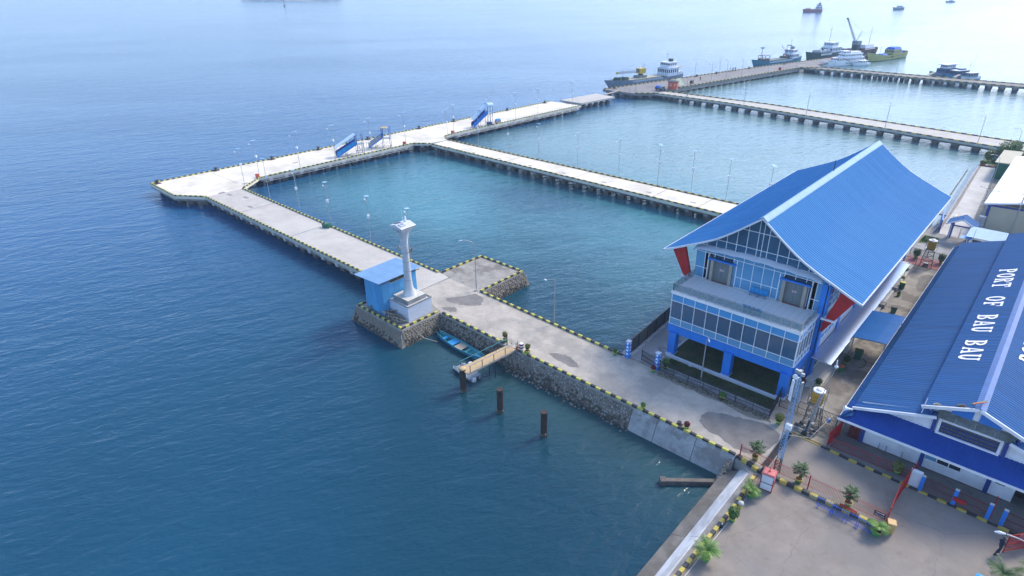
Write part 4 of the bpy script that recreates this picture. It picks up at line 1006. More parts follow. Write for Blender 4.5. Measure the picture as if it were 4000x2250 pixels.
for i,(x,y,a) in enumerate(FL): place(far if i==0 else copy_tree(far),(x,y,0),a,'hooked street lamp on the far quay '+('by the cable drum on the sea side','on the basin kerb, first past the cable drum','on the basin kerb, second past the cable drum','on the basin kerb, third past the cable drum','on the basin kerb before the red box','on the basin kerb just past the red box','at the corner of the farthest trestle','at the cut end facing the old platform','on the sea side abreast of the white wheelhouse','on the sea side between barge and teal coaster')[i],(1,1,.95),group='lamps on the far quay')
for i,(x,y,a) in enumerate(((-109.1,213.5,-1.3),(-86.4,210.9,-1.3),(-64.4,206.3,-1.3),(-41,201.4,-1.3),(-18.4,196.9,-1.3))):
    place(copy_tree(far),(x,y,0),a,'tall street lamp on the long beige trestle, %s from the orange hut'%ORD[i],group='lamps on the long beige trestle')
for i,(x,y,a) in enumerate(((-92.5,323,-1),(-66.2,320.8,-1),(-40,318,-1))): place(copy_tree(far),(x,y,0),a,'street lamp on the farthest trestle, %s from the white ferry'%ORD[i],group='lamps on the farthest trestle')
place(cobra(7.9,1.7),(-57.2,54.7,0),.9,'curved-arm street lamp at the corner of the basin platform')
t=thing('street_lamp','thin street lamp with straight side arm on the causeway kerb','street lamp',(-42.85,54.5,0))
MB().cyl((0,0,0),(0,0,6.4),.08,.05,8).build('pole','galv',t); a=MB().tube([(0,0,6.35),(-.8,-.8,6.42)],.035,6).build('arm','galv',t); MB().frust((-.85,-.85,6.36),(.2,.1),(.14,.07),.1).build('lamp_head','lens',a)
place(cobra(6.3,.7),(-22.55,54.5,0),2.2,'slim street lamp behind the black terminal fence')
t=cobra(8.6,2.0); place(t,(5.75,41.2,0),R_(15),'near street lamp with white lens over the plaza gate')
t=cobra(6.2,1.3,double=True); place(t,(-8.4,131,0),-.5,'double-armed street lamp beside the white warehouse')
for x,y,a,lb in ((-10.1,155.5,.2,'tall curved street lamp on the shore path by the green shed'),(-9.7,146,.2,'thin street lamp on the shore path along the white roof'),(-9.8,186.5,.3,'street lamp behind the white warehouse near the long trestle')): place(copy_tree(far),(x,y,0),a,lb,.85,group='lamps on the shore path')

# ================================================================ bollards, bins on the quay
bo=thing('bollard','black mooring bollard on the seaward quay edge','bollard',group='mooring bollards')
MB().lathe([(.32,0),(.3,.1),(.18,.2),(.17,.38),(.3,.46),(.28,.55)],12).build('post','black',bo); MB().box(-.42,.42,-.42,.42,0,.06).build('base_plate','brown',bo)
for i,(x,y) in enumerate(((-148.9,45.8),(-148.9,59),(-147.9,72.8),(-147.3,85.7),(-146.6,101),(-145.9,119),(-145.4,132.5),(-144.2,155.9),(-142.9,174.1))): place(bo if i==0 else copy_tree(bo),(x,y,0),0,'black mooring bollard on the seaward quay edge, %s from the blunt tip'%ORD[i],1.5)
for i,(x,y) in enumerate(((-140.8,215),(-134,246),(-130.6,263),(-127.6,276),(-123,300),(-116,325))): place(copy_tree(bo),(x,y,0),0,'black mooring bollard on the far quay sea edge, %s from its cut end'%ORD[i],1.6,'bollards on the far quay')
place(copy_tree(bo),(-20.95,46.95,0),0,'small dark bollard on the causeway kerb next to the red-leaved pot',.75,'bollard by the revetment')
hb=thing('hydrant_box','orange red box beside a lamp post on the quay','box',group='orange boxes on the quay')
MB().box(-.4,.4,-.25,.25,.1,.75).build('cabinet','orange',hb); MB().box(-.44,.44,-.29,.29,.75,.82).build('lid','red',hb); MB().box(-.35,.35,-.2,.2,0,.1).build('foot','dark',hb)
for i,(x,y) in enumerate(((-135.7,62.6),(-133.7,103.6),(-133.3,120.9))): place(hb if i==0 else copy_tree(hb),(x,y,0),.2,'orange red box on the quay '+('where the near trestle joins','beside the rusty-roofed stairs','just beyond the middle trestle')[i])
t=thing('wheelie_bin','green wheelie bin lying on its side on the near trestle','bin',(-95.8,55.0,0),.5)
MB().add([(-.75,-.3,.05),(.6,-.35,.05),(.6,.35,.05),(-.75,.3,.05),(-.75,-.28,.62),(.6,-.38,.8),(.6,.38,.8),(-.75,.28,.62)],[(0,3,2,1),(4,5,6,7),(0,1,5,4),(1,2,6,5),(2,3,7,6),(3,0,4,7)]).build('body','bin_green',t)
MB().box(.6,.68,-.42,.42,.03,.85).build('lid','bin_green',t)
for s in (-1,1): MB().cyl((-.65,s*.36,.7),(-.65,s*.28,.7),.14,n=10).build('wheel','fence',t)

# ================================================================ boarding stairs on the quay
def stair_tower(label, x, y, rz, L, H, roofm, panel, arched, plat=1.8, cover=1.0):
    """flight climbs along +x from 0..L to height H, then a landing"""
    t=thing('boarding_stairs',label,'stairs',(x,y,0),rz); W=1.5
    n=int(H/.28)
    for k in range(n): MB().box(L*k/n,L*(k+1)/n+.05,-W/2,W/2,H*(k+1)/n-.06,H*(k+1)/n).build('tread','steel',t)
    for s in (-1,1):
        MB().bar((0,s*(W/2+.04),.15),(L,s*(W/2+.04),H),.06,.35).build('stringer','blue',t)
        MB().add([(0,s*(W/2+.08),.35),(L,s*(W/2+.08),H+.15),(L,s*(W/2+.08),H+1.05),(0,s*(W/2+.08),1.25)],[(0,1,2,3)]).add([(0,s*(W/2+.1),.35),(L,s*(W/2+.1),H+.15),(L,s*(W/2+.1),H+1.05),(0,s*(W/2+.1),1.25)],[(3,2,1,0)]).build('side_panel',panel if s<0 else 'blue_d',t)
        MB().bar((0,s*(W/2+.1),1.3),(L,s*(W/2+.1),H+1.1),.06,.06).build('handrail','blue',t)
        for f in (0,.25,.5,.75,1.): MB().cyl((L*f,s*(W/2+.1),H*f+.1),(L*f,s*(W/2+.1),H*f+2.35),.035,n=6).build('roof_post','blue_d',t)
    MB().box(L,L+plat,-W/2-.1,W/2+.1,H-.12,H).build('landing','steel',t)
    for px in (L+.1,L+plat-.1):
        for s in (-1,1):
            MB().cyl((px,s*(W/2+.05),0),(px,s*(W/2+.05),H+2.3),.06,n=6).build('tower_post','blue_d',t)
    v=MB()
    for s in (-1,1):
        v.bar((L+.1,s*(W/2+.05),.2),(L+plat-.1,s*(W/2+.05),H-.2),.05).bar((L+plat-.1,s*(W/2+.05),.2),(L+.1,s*(W/2+.05),H-.2),.05)
        v.bar((L*.45,s*(W/2+.05),.2),(L+.1,s*(W/2+.05),H*.5),.05).cyl((L*.5,s*(W/2+.05),0),(L*.5,s*(W/2+.05),H*.5),.05,n=6)
        v.bar((.3,s*(W/2+.05),.12),(L+plat,s*(W/2+.05),.12),.08)
    v.build('brace_frame','galv',t)
    for k in range(4): MB().cyl((L*.5 if k<2 else L+plat-.1,(W/2+.05)*(1 if k%2 else -1)-.06,.14),(L*.5 if k<2 else L+plat-.1,(W/2+.05)*(1 if k%2 else -1)+.06,.14),.14,n=10).build('caster','fence',t)
    if roofm:
        segs=[(-.2,L*.5,1.9+.1,H*.5+2.35),(L*.5,L,H*.5+2.45,H+2.4),(L,L+plat+.3,H+2.5,H+2.5)] if arched else [(-.3,L*cover,2.3,H*cover+2.5)]
        for a,b,za,zb in segs:
            rows=[]
            for k in range(9):
                th=math.pi*k/8; yy=(W/2+.42)*math.cos(th); zz=(.5 if arched else .12)*math.sin(th); rows.append([(a,yy,za+zz),(b,yy,zb+zz)])
            rf=MB().sheet(rows,True).build('roof_sheet',roofm,t)
            for e,ze in ((a,za),(b,zb)):
                v=MB()
                for k in range(8):
                    p,q=rows[k][0],rows[k+1][0]; v.bar((e,p[1],p[2]-za+ze),(e,q[1],q[2]-za+ze),.05,.05)
                v.build('roof_hoop','blue_d',rf)
    return t
stair_tower('boarding stairs with pale sloping roof and bright blue side panel',-137.2,84.6,1.22,5.2,2.7,'poly','lblue',False)
t=stair_tower('open boarding stairs with rusty roof patch on tall blue posts',-138.9,96.0,.72,3.6,2.5,None,'galv',False,2.2)
MB().box(3.4,5.2,-.9,.9,5.1,5.2).build('roof_sheet','wood',t)
for x in (3.6,5.7):
    for s in (-1,1): MB().cyl((x,s*.62,2.5),(x,s*.62,5.6),.05,n=6).build('roof_post','blue',t)
MB().bar((3.5,-.5,5.05),(5.4,-.9,4.3),.05).build('broken_rail','hull_y',t)
t=stair_tower('tall boarding stairs under arched blue translucent roofs',-134.6,130.2,1.25,4.7,3.6,'poly','blue',True)
MB().box(5.0,6.3,-.55,.55,.1,1.0).build('equipment_box','blue_d',t)
t=thing('handcart','small cart with cyan tarp bundle on the quay','cart',(-133.4,139.9,0),1.4)
MB().frust((0,0,.65),(.9,.5),(.6,.35),.5).build('tarp_bundle','lblue',t); MB().box(-.9,.9,-.45,.45,.5,.62).build('bed','pink',t)
for x in (-.6,.6):
    for s in (-.4,.4): MB().cyl((x,s-.05,.25),(x,s+.05,.25),.25,n=10).build('wheel','fence',t)
t=thing('frame_stand','bare grey steel frame between two boarding stairs','frame',(-137.3,91.5,0),1.3)
for x in (0,1.2,2.4):
    for s in (-.7,.7): MB().cyl((x,s,0),(x,s,2.1),.035,n=6).build('post','galv',t)
v=MB()
for s in (-.7,.7): v.bar((0,s,2.1),(2.4,s,2.1),.05).bar((0,s,.7),(2.4,s,.7),.05)
v.bar((0,-.7,2.1),(0,.7,2.1),.05).bar((2.4,-.7,2.1),(2.4,.7,2.1),.05); v.build('rails','galv',t)

# ================================================================ lighthouse block
t=thing('lighthouse','white steel navigation light tower on a tiled pedestal','lighthouse',(-59.35,44.5,0))
MB().box(-2,2,-2,2,0,2.15).build('pedestal','ptile',t)
p=MB()
for z in (.36,.72,1.08,1.44,1.8): p.box(-2.006,2.006,-2.006,2.006,z-.006,z+.006)
p.build('tile_joint','white_b',t)
for a,b,c,d in ((-2.04,2.04,-2.04,-1.9),(-2.04,2.04,1.9,2.04),(-2.04,-1.9,-1.9,1.9),(1.9,2.04,-1.9,1.9)): MB().box(a,b,c,d,2.15,2.3).build('parapet','conc',t)
MB().box(-1.5,1.5,-1.5,1.5,2.15,2.75).build('plinth','conc',t,label='stained plinth top')
tl=MB().box(.01,.365,.01,.365,0,.02).mesh('tile','ceram')
for i in range(8):
    for j in range(8): inst('tile',tl,t,(-1.5+i*.375,-1.5+j*.375,2.751))
MB().lathe([(.92,2.77),(.80,3.05),(.64,3.6),(.55,4.2),(.5,4.9)],20).build('tower_foot','tower',t)
for k in range(4):
    z=4.9+k*1.3; s=MB().lathe([(.5-.012*k,z),(.49-.012*k,z+1.29)],20).build('tower_section','tower',t)
    MB().lathe([(.525-.012*k,z-.03),(.525-.012*k,z+.03)],20).build('flange','galv',s)
for k in range(8):
    a=6.283*k/8; MB().add([(r*math.cos(a+d),r*math.sin(a+d),z) for z,r in ((10.1,.47),(10.6,.52),(11.2,.66),(11.75,.86)) for d in (0,.785)],[(2*j,2*j+1,2*j+3,2*j+2) for j in range(3)]).build('neck_plate','tower',t)
MB().add([(-.7,-.7,11.7),(.7,-.7,11.7),(.7,.7,11.7),(-.7,.7,11.7),(-.9,-.9,12.05),(.9,-.9,12.05),(.9,.9,12.05),(-.9,.9,12.05),(-1.2,-1.2,12.45),(1.2,-1.2,12.45),(1.2,1.2,12.45),(-1.2,1.2,12.45),(-1.16,-1.16,12.5),(1.16,-1.16,12.5),(1.16,1.16,12.5),(-1.16,1.16,12.5),(0,-1.16,12.8),(0,1.16,12.8)],
   [(0,3,2,1),(0,1,5,4),(1,2,6,5),(2,3,7,6),(3,0,4,7),(4,5,9,8),(5,6,10,9),(6,7,11,10),(7,4,8,11),(8,9,13,12),(9,10,14,13),(10,11,15,14),(11,8,12,15),(12,16,17,15),(13,14,17,16),(12,13,16),(14,15,17)]).build('tower_head','tower',t)
MB().bar((-.3,-.3,12.78),(-.98,-.3,12.6),.62,.05).build('solar_panel','panel',t)
hp=MB().bar((.2,-.45,12.83),(.8,-.45,12.68),.75,.12).build('hatch','white_b',t); MB().bar((.28,-.45,12.89),(.72,-.45,12.78),.42,.03).build('hatch_grille','steel',hp)
MB().lathe([(.16,12.75),(.16,13.1),(.12,13.15),(.12,13.4),(.05,13.5)],12,(-.05,.5,0)).build('beacon_lamp','lens',t)
MB().cyl((-1.1,.9,12.45),(-1.15,.9,14.2),.015,.01,6).build('whip_aerial','white',t)
for a in (R_(200),R_(20)):
    c,s=math.cos(a),math.sin(a); f=MB()
    f.bar((c*.45,s*.45,8.9),(c*1.0,s*1.0,8.9),.05).bar((c*.45,s*.45,9.5),(c*1.0,s*1.0,9.5),.05).bar((c*1.0,s*1.0,8.8),(c*1.0,s*1.0,9.6),.3,.05)
    for u in (-.3,.3): f.bar((c*.7-s*u,s*.7+c*u,9.0),(c*1.0-s*u,s*1.0+c*u,9.5),.04)
    f.build('floodlight_frame','steel',t); MB().cbox((c*.85,s*.85,9.2),(.3,.3,.38)).build('floodlight','galv',t)
# shed
t=thing('shed','sky blue timber shed with overhanging sheet roof beside the lighthouse','shed',(-63.1,45.3,0))
for i in range(9): MB().box(-1.95+i*.435+.01,-1.95+(i+1)*.435-.01,-3.75,-3.68,1.9,4.75).build('wall_board','shed',t)
for i in range(9): MB().box(-2.0,1.95,-3.78,-3.72,.05+i*.21,.05+(i+1)*.21-.015).build('wall_plank','shed',t)
for i in range(9): MB().box(1.9,1.97,-3.7,1.95,.05+i*.21,.05+(i+1)*.21-.015).build('wall_plank','shed',t)
for i in range(6): MB().box(1.89,1.96,-3.7+i*.94+.01,-3.7+(i+1)*.94-.01,1.95,4.4).build('wall_sheet','shed',t)
MB().box(-1.95,-1.88,-3.7,1.9,.05,4.7).build('rear_wall','shed',t); MB().box(-1.9,1.9,1.88,1.95,.05,4.7).build('rear_wall','shed',t)
for y in (-2.4,-1.2,0): MB().box(1.9,1.96,y-.03,y+.03,4.4,4.85).build('stud','wood',t)
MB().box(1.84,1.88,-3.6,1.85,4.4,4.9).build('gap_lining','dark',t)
MB().box(1.88,1.98,-2.45,.05,4.38,4.44).build('sill_plate','wood',t)
MB().box(1.9,1.97,.1,1.95,4.4,4.95).build('wall_sheet','shed',t); MB().box(1.9,1.97,-3.7,-2.45,4.4,4.95).build('wall_sheet','shed',t)
for k in range(4):
    a=-4.5+k*1.78; rows=[]
    for i in range(13):
        y=a+1.8*i/12; h=.025*(i%2); rows.append([(-3.1,y,4.86+h+k*.012),(2.45,y,5.12+h+k*.012)])
    MB().sheet(rows).build('roof_sheet','shed_roof',t)
for x in (-2.6,2.2): MB().bar((x,-4.3,4.80),(x,2.4,4.84),.08).build('purlin','wood_d',t)
# pile of logs
t=thing('log_pile','heap of weathered driftwood poles beside the tiled pedestal','log pile',(-60.4,41.9,.05))
lm=MB().cyl((-.9,0,0),(.9,.05,0),.07,.055,7).mesh('log','wood_g'); lm2=MB().cyl((-.8,0,0),(.8,-.06,.04),.06,.05,7).mesh('log','wood_d')
for i in range(60):
    inst('log',random.choice((lm,lm,lm2)),t,(random.uniform(-1.1,2.4),random.uniform(-.55,.5),.06+random.random()*.75),(0,random.uniform(-.25,.25),random.uniform(-.9,.9)),random.uniform(.7,1.15))
t=thing('mooring_post','stubby grey mooring post on the lighthouse block kerb','bollard',(-64.0,41.35,0)); MB().lathe([(.18,0),(.17,.6),(.22,.66),(.2,.75)],10).build('post','conc',t); MB().box(-.28,.28,-.28,.28,0,.06).build('base_plate','conc_d',t)
t=thing('mooring_rope','two slack ropes from the lighthouse block to the blue boat','rope',(-56.2,42.6,-.9))
for k in (0,.35): MB().tube([(0,k*.2,0),(1.1,.3+k*.3,-.75),(2.6,1.2+k*.3,-1.1)],.03,5).build('rope','rope',t)

# ================================================================ boats by the causeway
def canoe():
    t=thing('long_boat','long narrow blue wooden boat moored along the mossy wall','boat',(-50.1,44.75,WZ),R_(-3))
    L=8.9; N=14; out=[]; inn=[]
    for k in range(N+1):
        f=k/N; x=-L/2+L*f; b=.78*math.sin(math.pi*clamp(f*.92+.05,0,1))**.55; sh=.62+.55*abs(f-.5)**2*2.0
        out.append([(x,-b,sh),(x,-b*.8,.15),(x,0,-.15),(x,b*.8,.15),(x,b,sh)])
        b2=max(.02,b-.07); inn.append([(x,-b2,sh),(x,-b2*.8,.22),(x,0,-.02+.1),(x,b2*.8,.22),(x,b2,sh)])
    MB().sheet(out,True).build('hull','boat_blue',t); MB().sheet(inn,True).build('inner_planking','boat_teal',t)
    for s in (0,4): MB().tube([(r[s][0],r[s][1],r[s][2]) for r in out],.045,5).build('gunwale','boat_teal',t)
    for x,w,m in ((-3.1,.5,'lblue'),(-1.9,.35,'lblue'),(-1.35,.8,'lblue'),(.0,1.3,'wood_g'),(1.35,.2,'boat_teal'),(3.3,1.0,'boat_blue')):
        MB().box(x-w/2,x+w/2,-.62,.62,.46,.5).build('thwart',m,t)
    MB().cyl((-4.2,0,.9),(-4.2,0,1.35),.05,n=6).build('stem_post','wood_d',t)
canoe()
t=thing('work_boat','grey twin-hulled motor dinghy tied under the footbridge end','boat',(-45.6,41.4,WZ),R_(-8))
for s in (-.55,.55):
    MB().sheet([[(x,s-w,.45),(x,s,-.1),(x,s+w,.45)] for x,w in ((-2.0,.05),(-1.3,.3),(0,.34),(1.7,.32))],True).build('hull','white_b',t)
MB().box(-1.6,1.7,-.85,.85,.42,.5).build('deck','hull_grey',t); MB().box(-.6,.3,-.35,.35,.5,.75).build('engine_box','dark',t); MB().box(-1.0,-.75,-.2,.1,.5,.7).build('fuel_can','orange',t)
MB().lathe([(.12,.5),(.3,.9),(.3,1.2),(.1,1.25)],10,(-.2,.75,0)).build('basin','white',t)
MB().lathe([(.3,-.1),(.34,.1),(.34,.4),(.26,.48)],14,(1.6,-.2,0)).build('float_drum','white_w',t)
for s in (-1,1): MB().bar((-1.8,s*.5,.5),(.3,s*.6,1.0),.05).build('outrigger_pole','galv',t)
# timber footbridge
t=thing('footbridge','sloping timber footbridge with side rails from the causeway to a steel pile','footbridge',(-43.1,46.4,0))
for i in range(4):
    x=-.54+i*.36; MB().bar((x,.2,.06),(x-.25,-7.6,.56),.34,.06).build('deck_plank','wood',t)
for s in (-.74,.74):
    MB().bar((s,.2,.0),(s-.25,-7.6,.5),.1,.22).build('side_beam','wood' if s<0 else 'wood_g',t)
    MB().bar((s,.3,1.05),(s-.25,-7.4,1.45),.05,.05).build('handrail','boat_teal' if s<0 else 'steel',t)
    for k in range(5):
        y=.2-k*1.85; MB().bar((s+y*.032,y,.05-y*.064),(s+y*.032,y,1.05-y*.055),.06).build('rail_post','fence',t)
for x,y in ((-.5,-3.2),(.5,-3.2),(.5,-2.0)): MB().cyl((x,y,-3.2),(x,y,.2),.05,n=6).build('support_leg','fence',t)
for s,h in ((-.85,1.5),(.85,1.3)): MB().bar((s,.35,0),(s,.35,h),.09).build('gate_post','maroon' if s<0 else 'steel',t)
v=MB()
for k in range(5): v.bar((-.2,.4,.4),(-.2+.5*math.cos(k*.7),.4,.9+.35*math.sin(k*.7)),.02)
v.build('barbed_wire','fence',t)
pilem=MB().cyl((0,0,-2.5),(0,0,3.02),.36,n=18,caps=False).cyl((0,0,-2.5),(0,0,3.0),.31,n=18,caps=False).lathe([(.31,2.99),(.36,3.02)],18).mesh('tube','rust')
for i,(x,y,lab) in enumerate(((-43.5,38.85,'capped rusty steel pile carrying the footbridge end'),(-37.7,38.8,'hollow rusty steel pile standing in water beside the footbridge pile'),(-31.7,38.95,'hollow rusty steel pile standing alone, farthest from the footbridge'))):
    t=thing('steel_pile',lab,'pile',(x,y,WZ)); inst('tube',pilem,t,(0,0,0))
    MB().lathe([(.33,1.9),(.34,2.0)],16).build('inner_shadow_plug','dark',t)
    if i==0: MB().lathe([(.4,3.0),(.42,3.12),(.1,3.14)],16).build('timber_cap','wood',t)
    for k in range(5):
        a=random.uniform(0,6.28); MB().cbox((.35*math.cos(a),.35*math.sin(a),random.uniform(0,.6)),(.12,.12,.2)).build('barnacle_patch','stone_m',t)
    MB().lathe([(.375,-.3),(.38,.45)],18).build('tide_band','stone_d',t)

# ================================================================ plants
def leaves(mb, c, r, n, s, sq=1.0, shell=.45, rnd=random):
    for _ in range(n):
        d=Vector((rnd.gauss(0,1),rnd.gauss(0,1),rnd.gauss(0,1))).normalized(); rr=r*(shell+(1-shell)*rnd.random()**.5)*rnd.uniform(.85,1.12)
        p=Vector(c)+Vector((d.x*rr,d.y*rr,d.z*rr*sq)); a=Vector((rnd.gauss(0,1),rnd.gauss(0,1),rnd.gauss(0,.6))).normalized(); b=a.cross(d+Vector((0,0,.3))).normalized(); k=s*rnd.uniform(.6,1.4)
        mb.add([p-a*k,p+b*k*.55+d*k*.2,p+a*k,p-b*k*.55],[(0,1,2,3)])
    return mb
def pot(t, r=.28, h=.42, sq=False, m='pot_g', rim='pot_y'):
    n=4 if sq else 14; q=1.35 if sq else 1
    MB().lathe([(r*.72*q,0),(r*q,h)],n).build('pot',m,t); MB().lathe([(r*q*1.08,h-.05),(r*q*1.1,h+.02),(r*q*.95,h+.02)],n).build('rim',rim,t)
    MB().lathe([(r*.93*q,h+.021),(r*.9*q,h+.03)],n).build('soil','soil',t)
def potted_bush(label,x,y,r=.36,h=.8,leaf='leaf',sq=False,z=0,tall=1.0,pm='pot_g',group=None):
    t=thing('potted_bush',label,'potted plant',(x,y,z),random.uniform(0,6),group); pot(t,.26,.4,sq,pm)
    MB().cyl((0,0,.4),(0,0,h),.03,n=6).build('stem','bark',t)
    mb=MB(); leaves(mb,(0,0,h+r*.3),r,int(420*r/.36),.085,tall)
    for k in range(4): leaves(mb,(random.uniform(-.5,.5)*r,random.uniform(-.5,.5)*r,h+r*random.uniform(0,.7)*tall),r*.55,80,.085)
    mb.build('foliage',leaf,t); return t
def tier_tree(label,x,y,h=1.9):
    t=thing('potted_tree',label,'potted plant',(x,y,0),random.uniform(0,6)); pot(t,.3,.48)
    MB().cyl((0,0,.45),(.06,.04,h),.045,.02,7).build('trunk','bark',t)
    fo=MB(); br=MB()
    for lev,(z,L) in enumerate(((h*.58,.62),(h*.74,.72),(h*.9,.62),(h,.35))):
        for k in range(7):
            a=6.28*k/7+lev*.5+random.uniform(-.2,.2); l=L*random.uniform(.75,1.15); e=Vector((math.cos(a)*l,math.sin(a)*l,z+random.uniform(-.05,.2)))
            br.cyl((.03,.02,z-.1),e,.015,.006,5)
            for j in range(22):
                f=random.uniform(.35,1.05); p=Vector((0,0,z-.1)).lerp(e,f)+Vector((random.gauss(0,.06),random.gauss(0,.06),random.gauss(0,.04))); s=random.uniform(.06,.12); u=Vector((math.cos(a+random.gauss(0,.8)),math.sin(a+random.gauss(0,.8)),random.gauss(0,.3))).normalized(); w_=u.cross(Vector((0,0,1))).normalized()
                fo.add([p-u*s,p+w_*s*.5,p+u*s,p-w_*s*.5],[(0,1,2,3)])
    br.build('branches','bark',t); fo.build('foliage','leaf_d',t); return t
def palm(label,x,y,h=.9,fl=1.0,nf=16,sq=False,usepot=True,z=0,leaf='leaf_p'):
    t=thing('potted_palm' if usepot else 'palm',label,'potted palm' if usepot else 'palm',(x,y,z),random.uniform(0,6))
    if usepot: pot(t,.34,.5,sq)
    MB().cyl((0,0,.4 if usepot else 0),(0,0,h),.09,.06,8).build('trunk','bark',t)
    for k in range(nf):
        a=6.28*k/nf+random.uniform(-.2,.2); el=random.uniform(.25,1.15); l=fl*random.uniform(.8,1.15); mb=MB(); p=Vector((0,0,h)); dirv=Vector((math.cos(a)*math.cos(el),math.sin(a)*math.cos(el),math.sin(el))); side=Vector((-math.sin(a),math.cos(a),0)); N=9
        for j in range(N):
            q=p+dirv*(l/N); dirv=(dirv+Vector((0,0,-.16))).normalized(); mb.bar(p,q,.02,.015)
            w_=l*.32*math.sin(math.pi*(j+1.2)/(N+1.5))
            for s in (-1,1):
                for off in (0,.5):
                    b=p.lerp(q,off); tip=b+side*s*w_+dirv*w_*.7+Vector((0,0,-w_*.25)); mb.add([b,b+dirv*.055,tip],[(0,1,2)])
            p=q
        mb.build('frond',leaf,t)
    return t
potted_bush('yellow-green potted shrub at the foot of the footbridge',-44.7,47.2,.3,.95,'leaf_y',True,tall=1.4)
potted_bush('yellow-green potted shrub beside the red and white drum',-40.9,47.0,.3,.9,'leaf_y',True,tall=1.3)
potted_bush('small broad-leaved potted plant by the outer blue gate pillar',-32.9,53.5,.24,.6,'leaf')
potted_bush('red-leaved plant in a green pot by the inner blue gate pillar',-27.7,53.35,.3,.5,'leaf_r')
potted_bush('red-leaved potted plant on the causeway kerb above the revetment',-20.1,46.85,.28,.55,'leaf_r')
potted_bush('small spiky potted plant on the kerb above the rubble wall',-25.0,46.85,.22,.5,'leaf_p')
potted_bush('round clipped potted shrub beside the antenna mast base',-13.65,53.5,.42,.75,'leaf_y')
potted_bush('dome-shaped potted shrub behind the red warehouse fence',-3.2,53.55,.48,.7,'leaf_y')
potted_bush('egg-shaped clipped shrub in a green pot on the plaza kerb',-11.75,38.85,.46,.85,'leaf',tall=1.25)
potted_bush('tall clipped shrub behind the black terminal fence',-26.95,54.75,.4,.8,'leaf',tall=1.4)
potted_bush('small clipped shrub by the terrace steps beside the yellow water tank',-12.9,62.5,.34,.6,'leaf_d')
potted_bush('reddish low plant beside the blue corner pillar',-14.3,61.9,.26,.3,'leaf_r')
potted_bush('leafy dark potted plant beside the green and yellow bin',-11.95,68.9,.34,.75,'leaf_d')
potted_bush('topiary potted bush left of the far water tank',-13.1,106.8,.55,.9,'leaf_d',tall=1.2)
potted_bush('topiary potted bush right of the far water tank',-9.8,107.0,.55,.9,'leaf_d',tall=1.2)
potted_bush('leggy potted plant on the terrace edge by the far alley steps',-12.7,97.6,.4,1.5,'leaf_y',tall=.6)
potted_bush('tiny dark potted plant on the alley ramp',-11.85,91.3,.2,.45,'leaf_d')
potted_bush('small leafy shrub growing at the black fence foot',-19.6,53.65,.35,.5,'leaf',pm='soil')
tier_tree('tiered potted tree at the seaward end of the red fence',-13.3,47.0)
tier_tree('tiered potted tree by the lattice mast side of the red fence',-9.3,46.75)
tier_tree('tiered potted tree behind the blue crowd barriers',-5.25,46.7)
palm('potted palm beside the small red kiosk',-11.7,42.4,.85,.95)
palm('potted palm by the KELUAR sign and orange bin',-2.65,45.1,.85,.95,18,True)
palm('large potted palm on the plaza sea kerb',-11.6,33.95,.95,1.2,18)
palm('dark-leaved palm by the plaza gate',5.2,45.9,1.2,1.3,18,usepot=False,leaf='leaf_d')
palm('broad-leaved palm under the near street lamp',6.9,46.6,1.8,1.4,18,usepot=False,leaf='leaf')
t=thing('drum_planter','red and white banded drum on bricks at the footbridge','drum',(-41.95,47.1,0))
for k in range(4): MB().lathe([(.3,.12+k*.2),(.31,.22+k*.2),(.3,.32+k*.2)],14).build('band','white' if k%2==0 else 'maroon',t)
MB().lathe([(.26,.93),(.1,.96)],14).build('lid','white',t)
for k in range(6): MB().box(-.75+k*.27,-.5+k*.27,-.45,-.25,0,.12).build('brick','terra',t)
for k in range(3): MB().box(-.72,-.5,-.2+k*.2,-.02+k*.2,.0,.2).build('brick','terra',t)
# ================================================================ fences
def picket_fence(name,label,cat,p,q,h,m,n,posts,rails,pw=.03,z0=.05,tip=0.,postw=.06,ph=None,rw=.04):
    t=thing(name,label,cat,(p[0],p[1],0)); d=Vector((q[0]-p[0],q[1]-p[1],0)); a=math.atan2(d.y,d.x)
    me=MB().box(-pw/2,pw/2,-pw/2,pw/2,z0,h+tip).mesh('picket',m); pm=MB().box(-postw/2,postw/2,-postw/2,postw/2,0,(ph or h+.08)).mesh('post',m)
    for i in range(n): inst('picket',me,t,d*((i+.5)/n),(0,0,a))
    for f in posts: inst('post',pm,t,d*f,(0,0,a))
    for z in rails: MB().bar((0,0,z),(d.x,d.y,z),rw,rw).build('rail',m,t)
    return t
picket_fence('picket_fence','black steel picket fence along the terminal forecourt','fence',(-27.3,54.05),(-14.75,54.0),1.3,'fence',104,[0,.14,.28,.42,.57,.71,.86,1],(.12,.62,1.28),z0=.08)
picket_fence('picket_fence','black picket return fence beside the undercroft corner','fence',(-14.72,54.0),(-15.2,58.2),1.45,'fence',44,[.33,.66,1],(.12,.75,1.42),z0=.08)
picket_fence('picket_gate','black sliding picket gate across the alley mouth','gate',(-14.7,56.3),(-9.2,56.35),1.65,'fence',44,[0,.33,.66,1],(.12,.85,1.6),z0=.08)
picket_fence('picket_gate','black picket gate leaf between the two blue gate pillars','gate',(-29.95,54.6),(-27.7,54.1),1.35,'fence',19,[0,1],(.1,.62,.72,1.32),z0=.08)
picket_fence('picket_fence','black picket railing in front of the far water tank','fence',(-14.1,104.0),(-9.3,103.9),1.2,'fence',40,[0,.33,.66,1],(.12,1.15))
picket_fence('picket_fence','black picket railing behind the red terrace paving','fence',(-14.2,108.2),(-9.5,108.1),1.2,'fence',36,[0,.5,1],(.12,1.15))
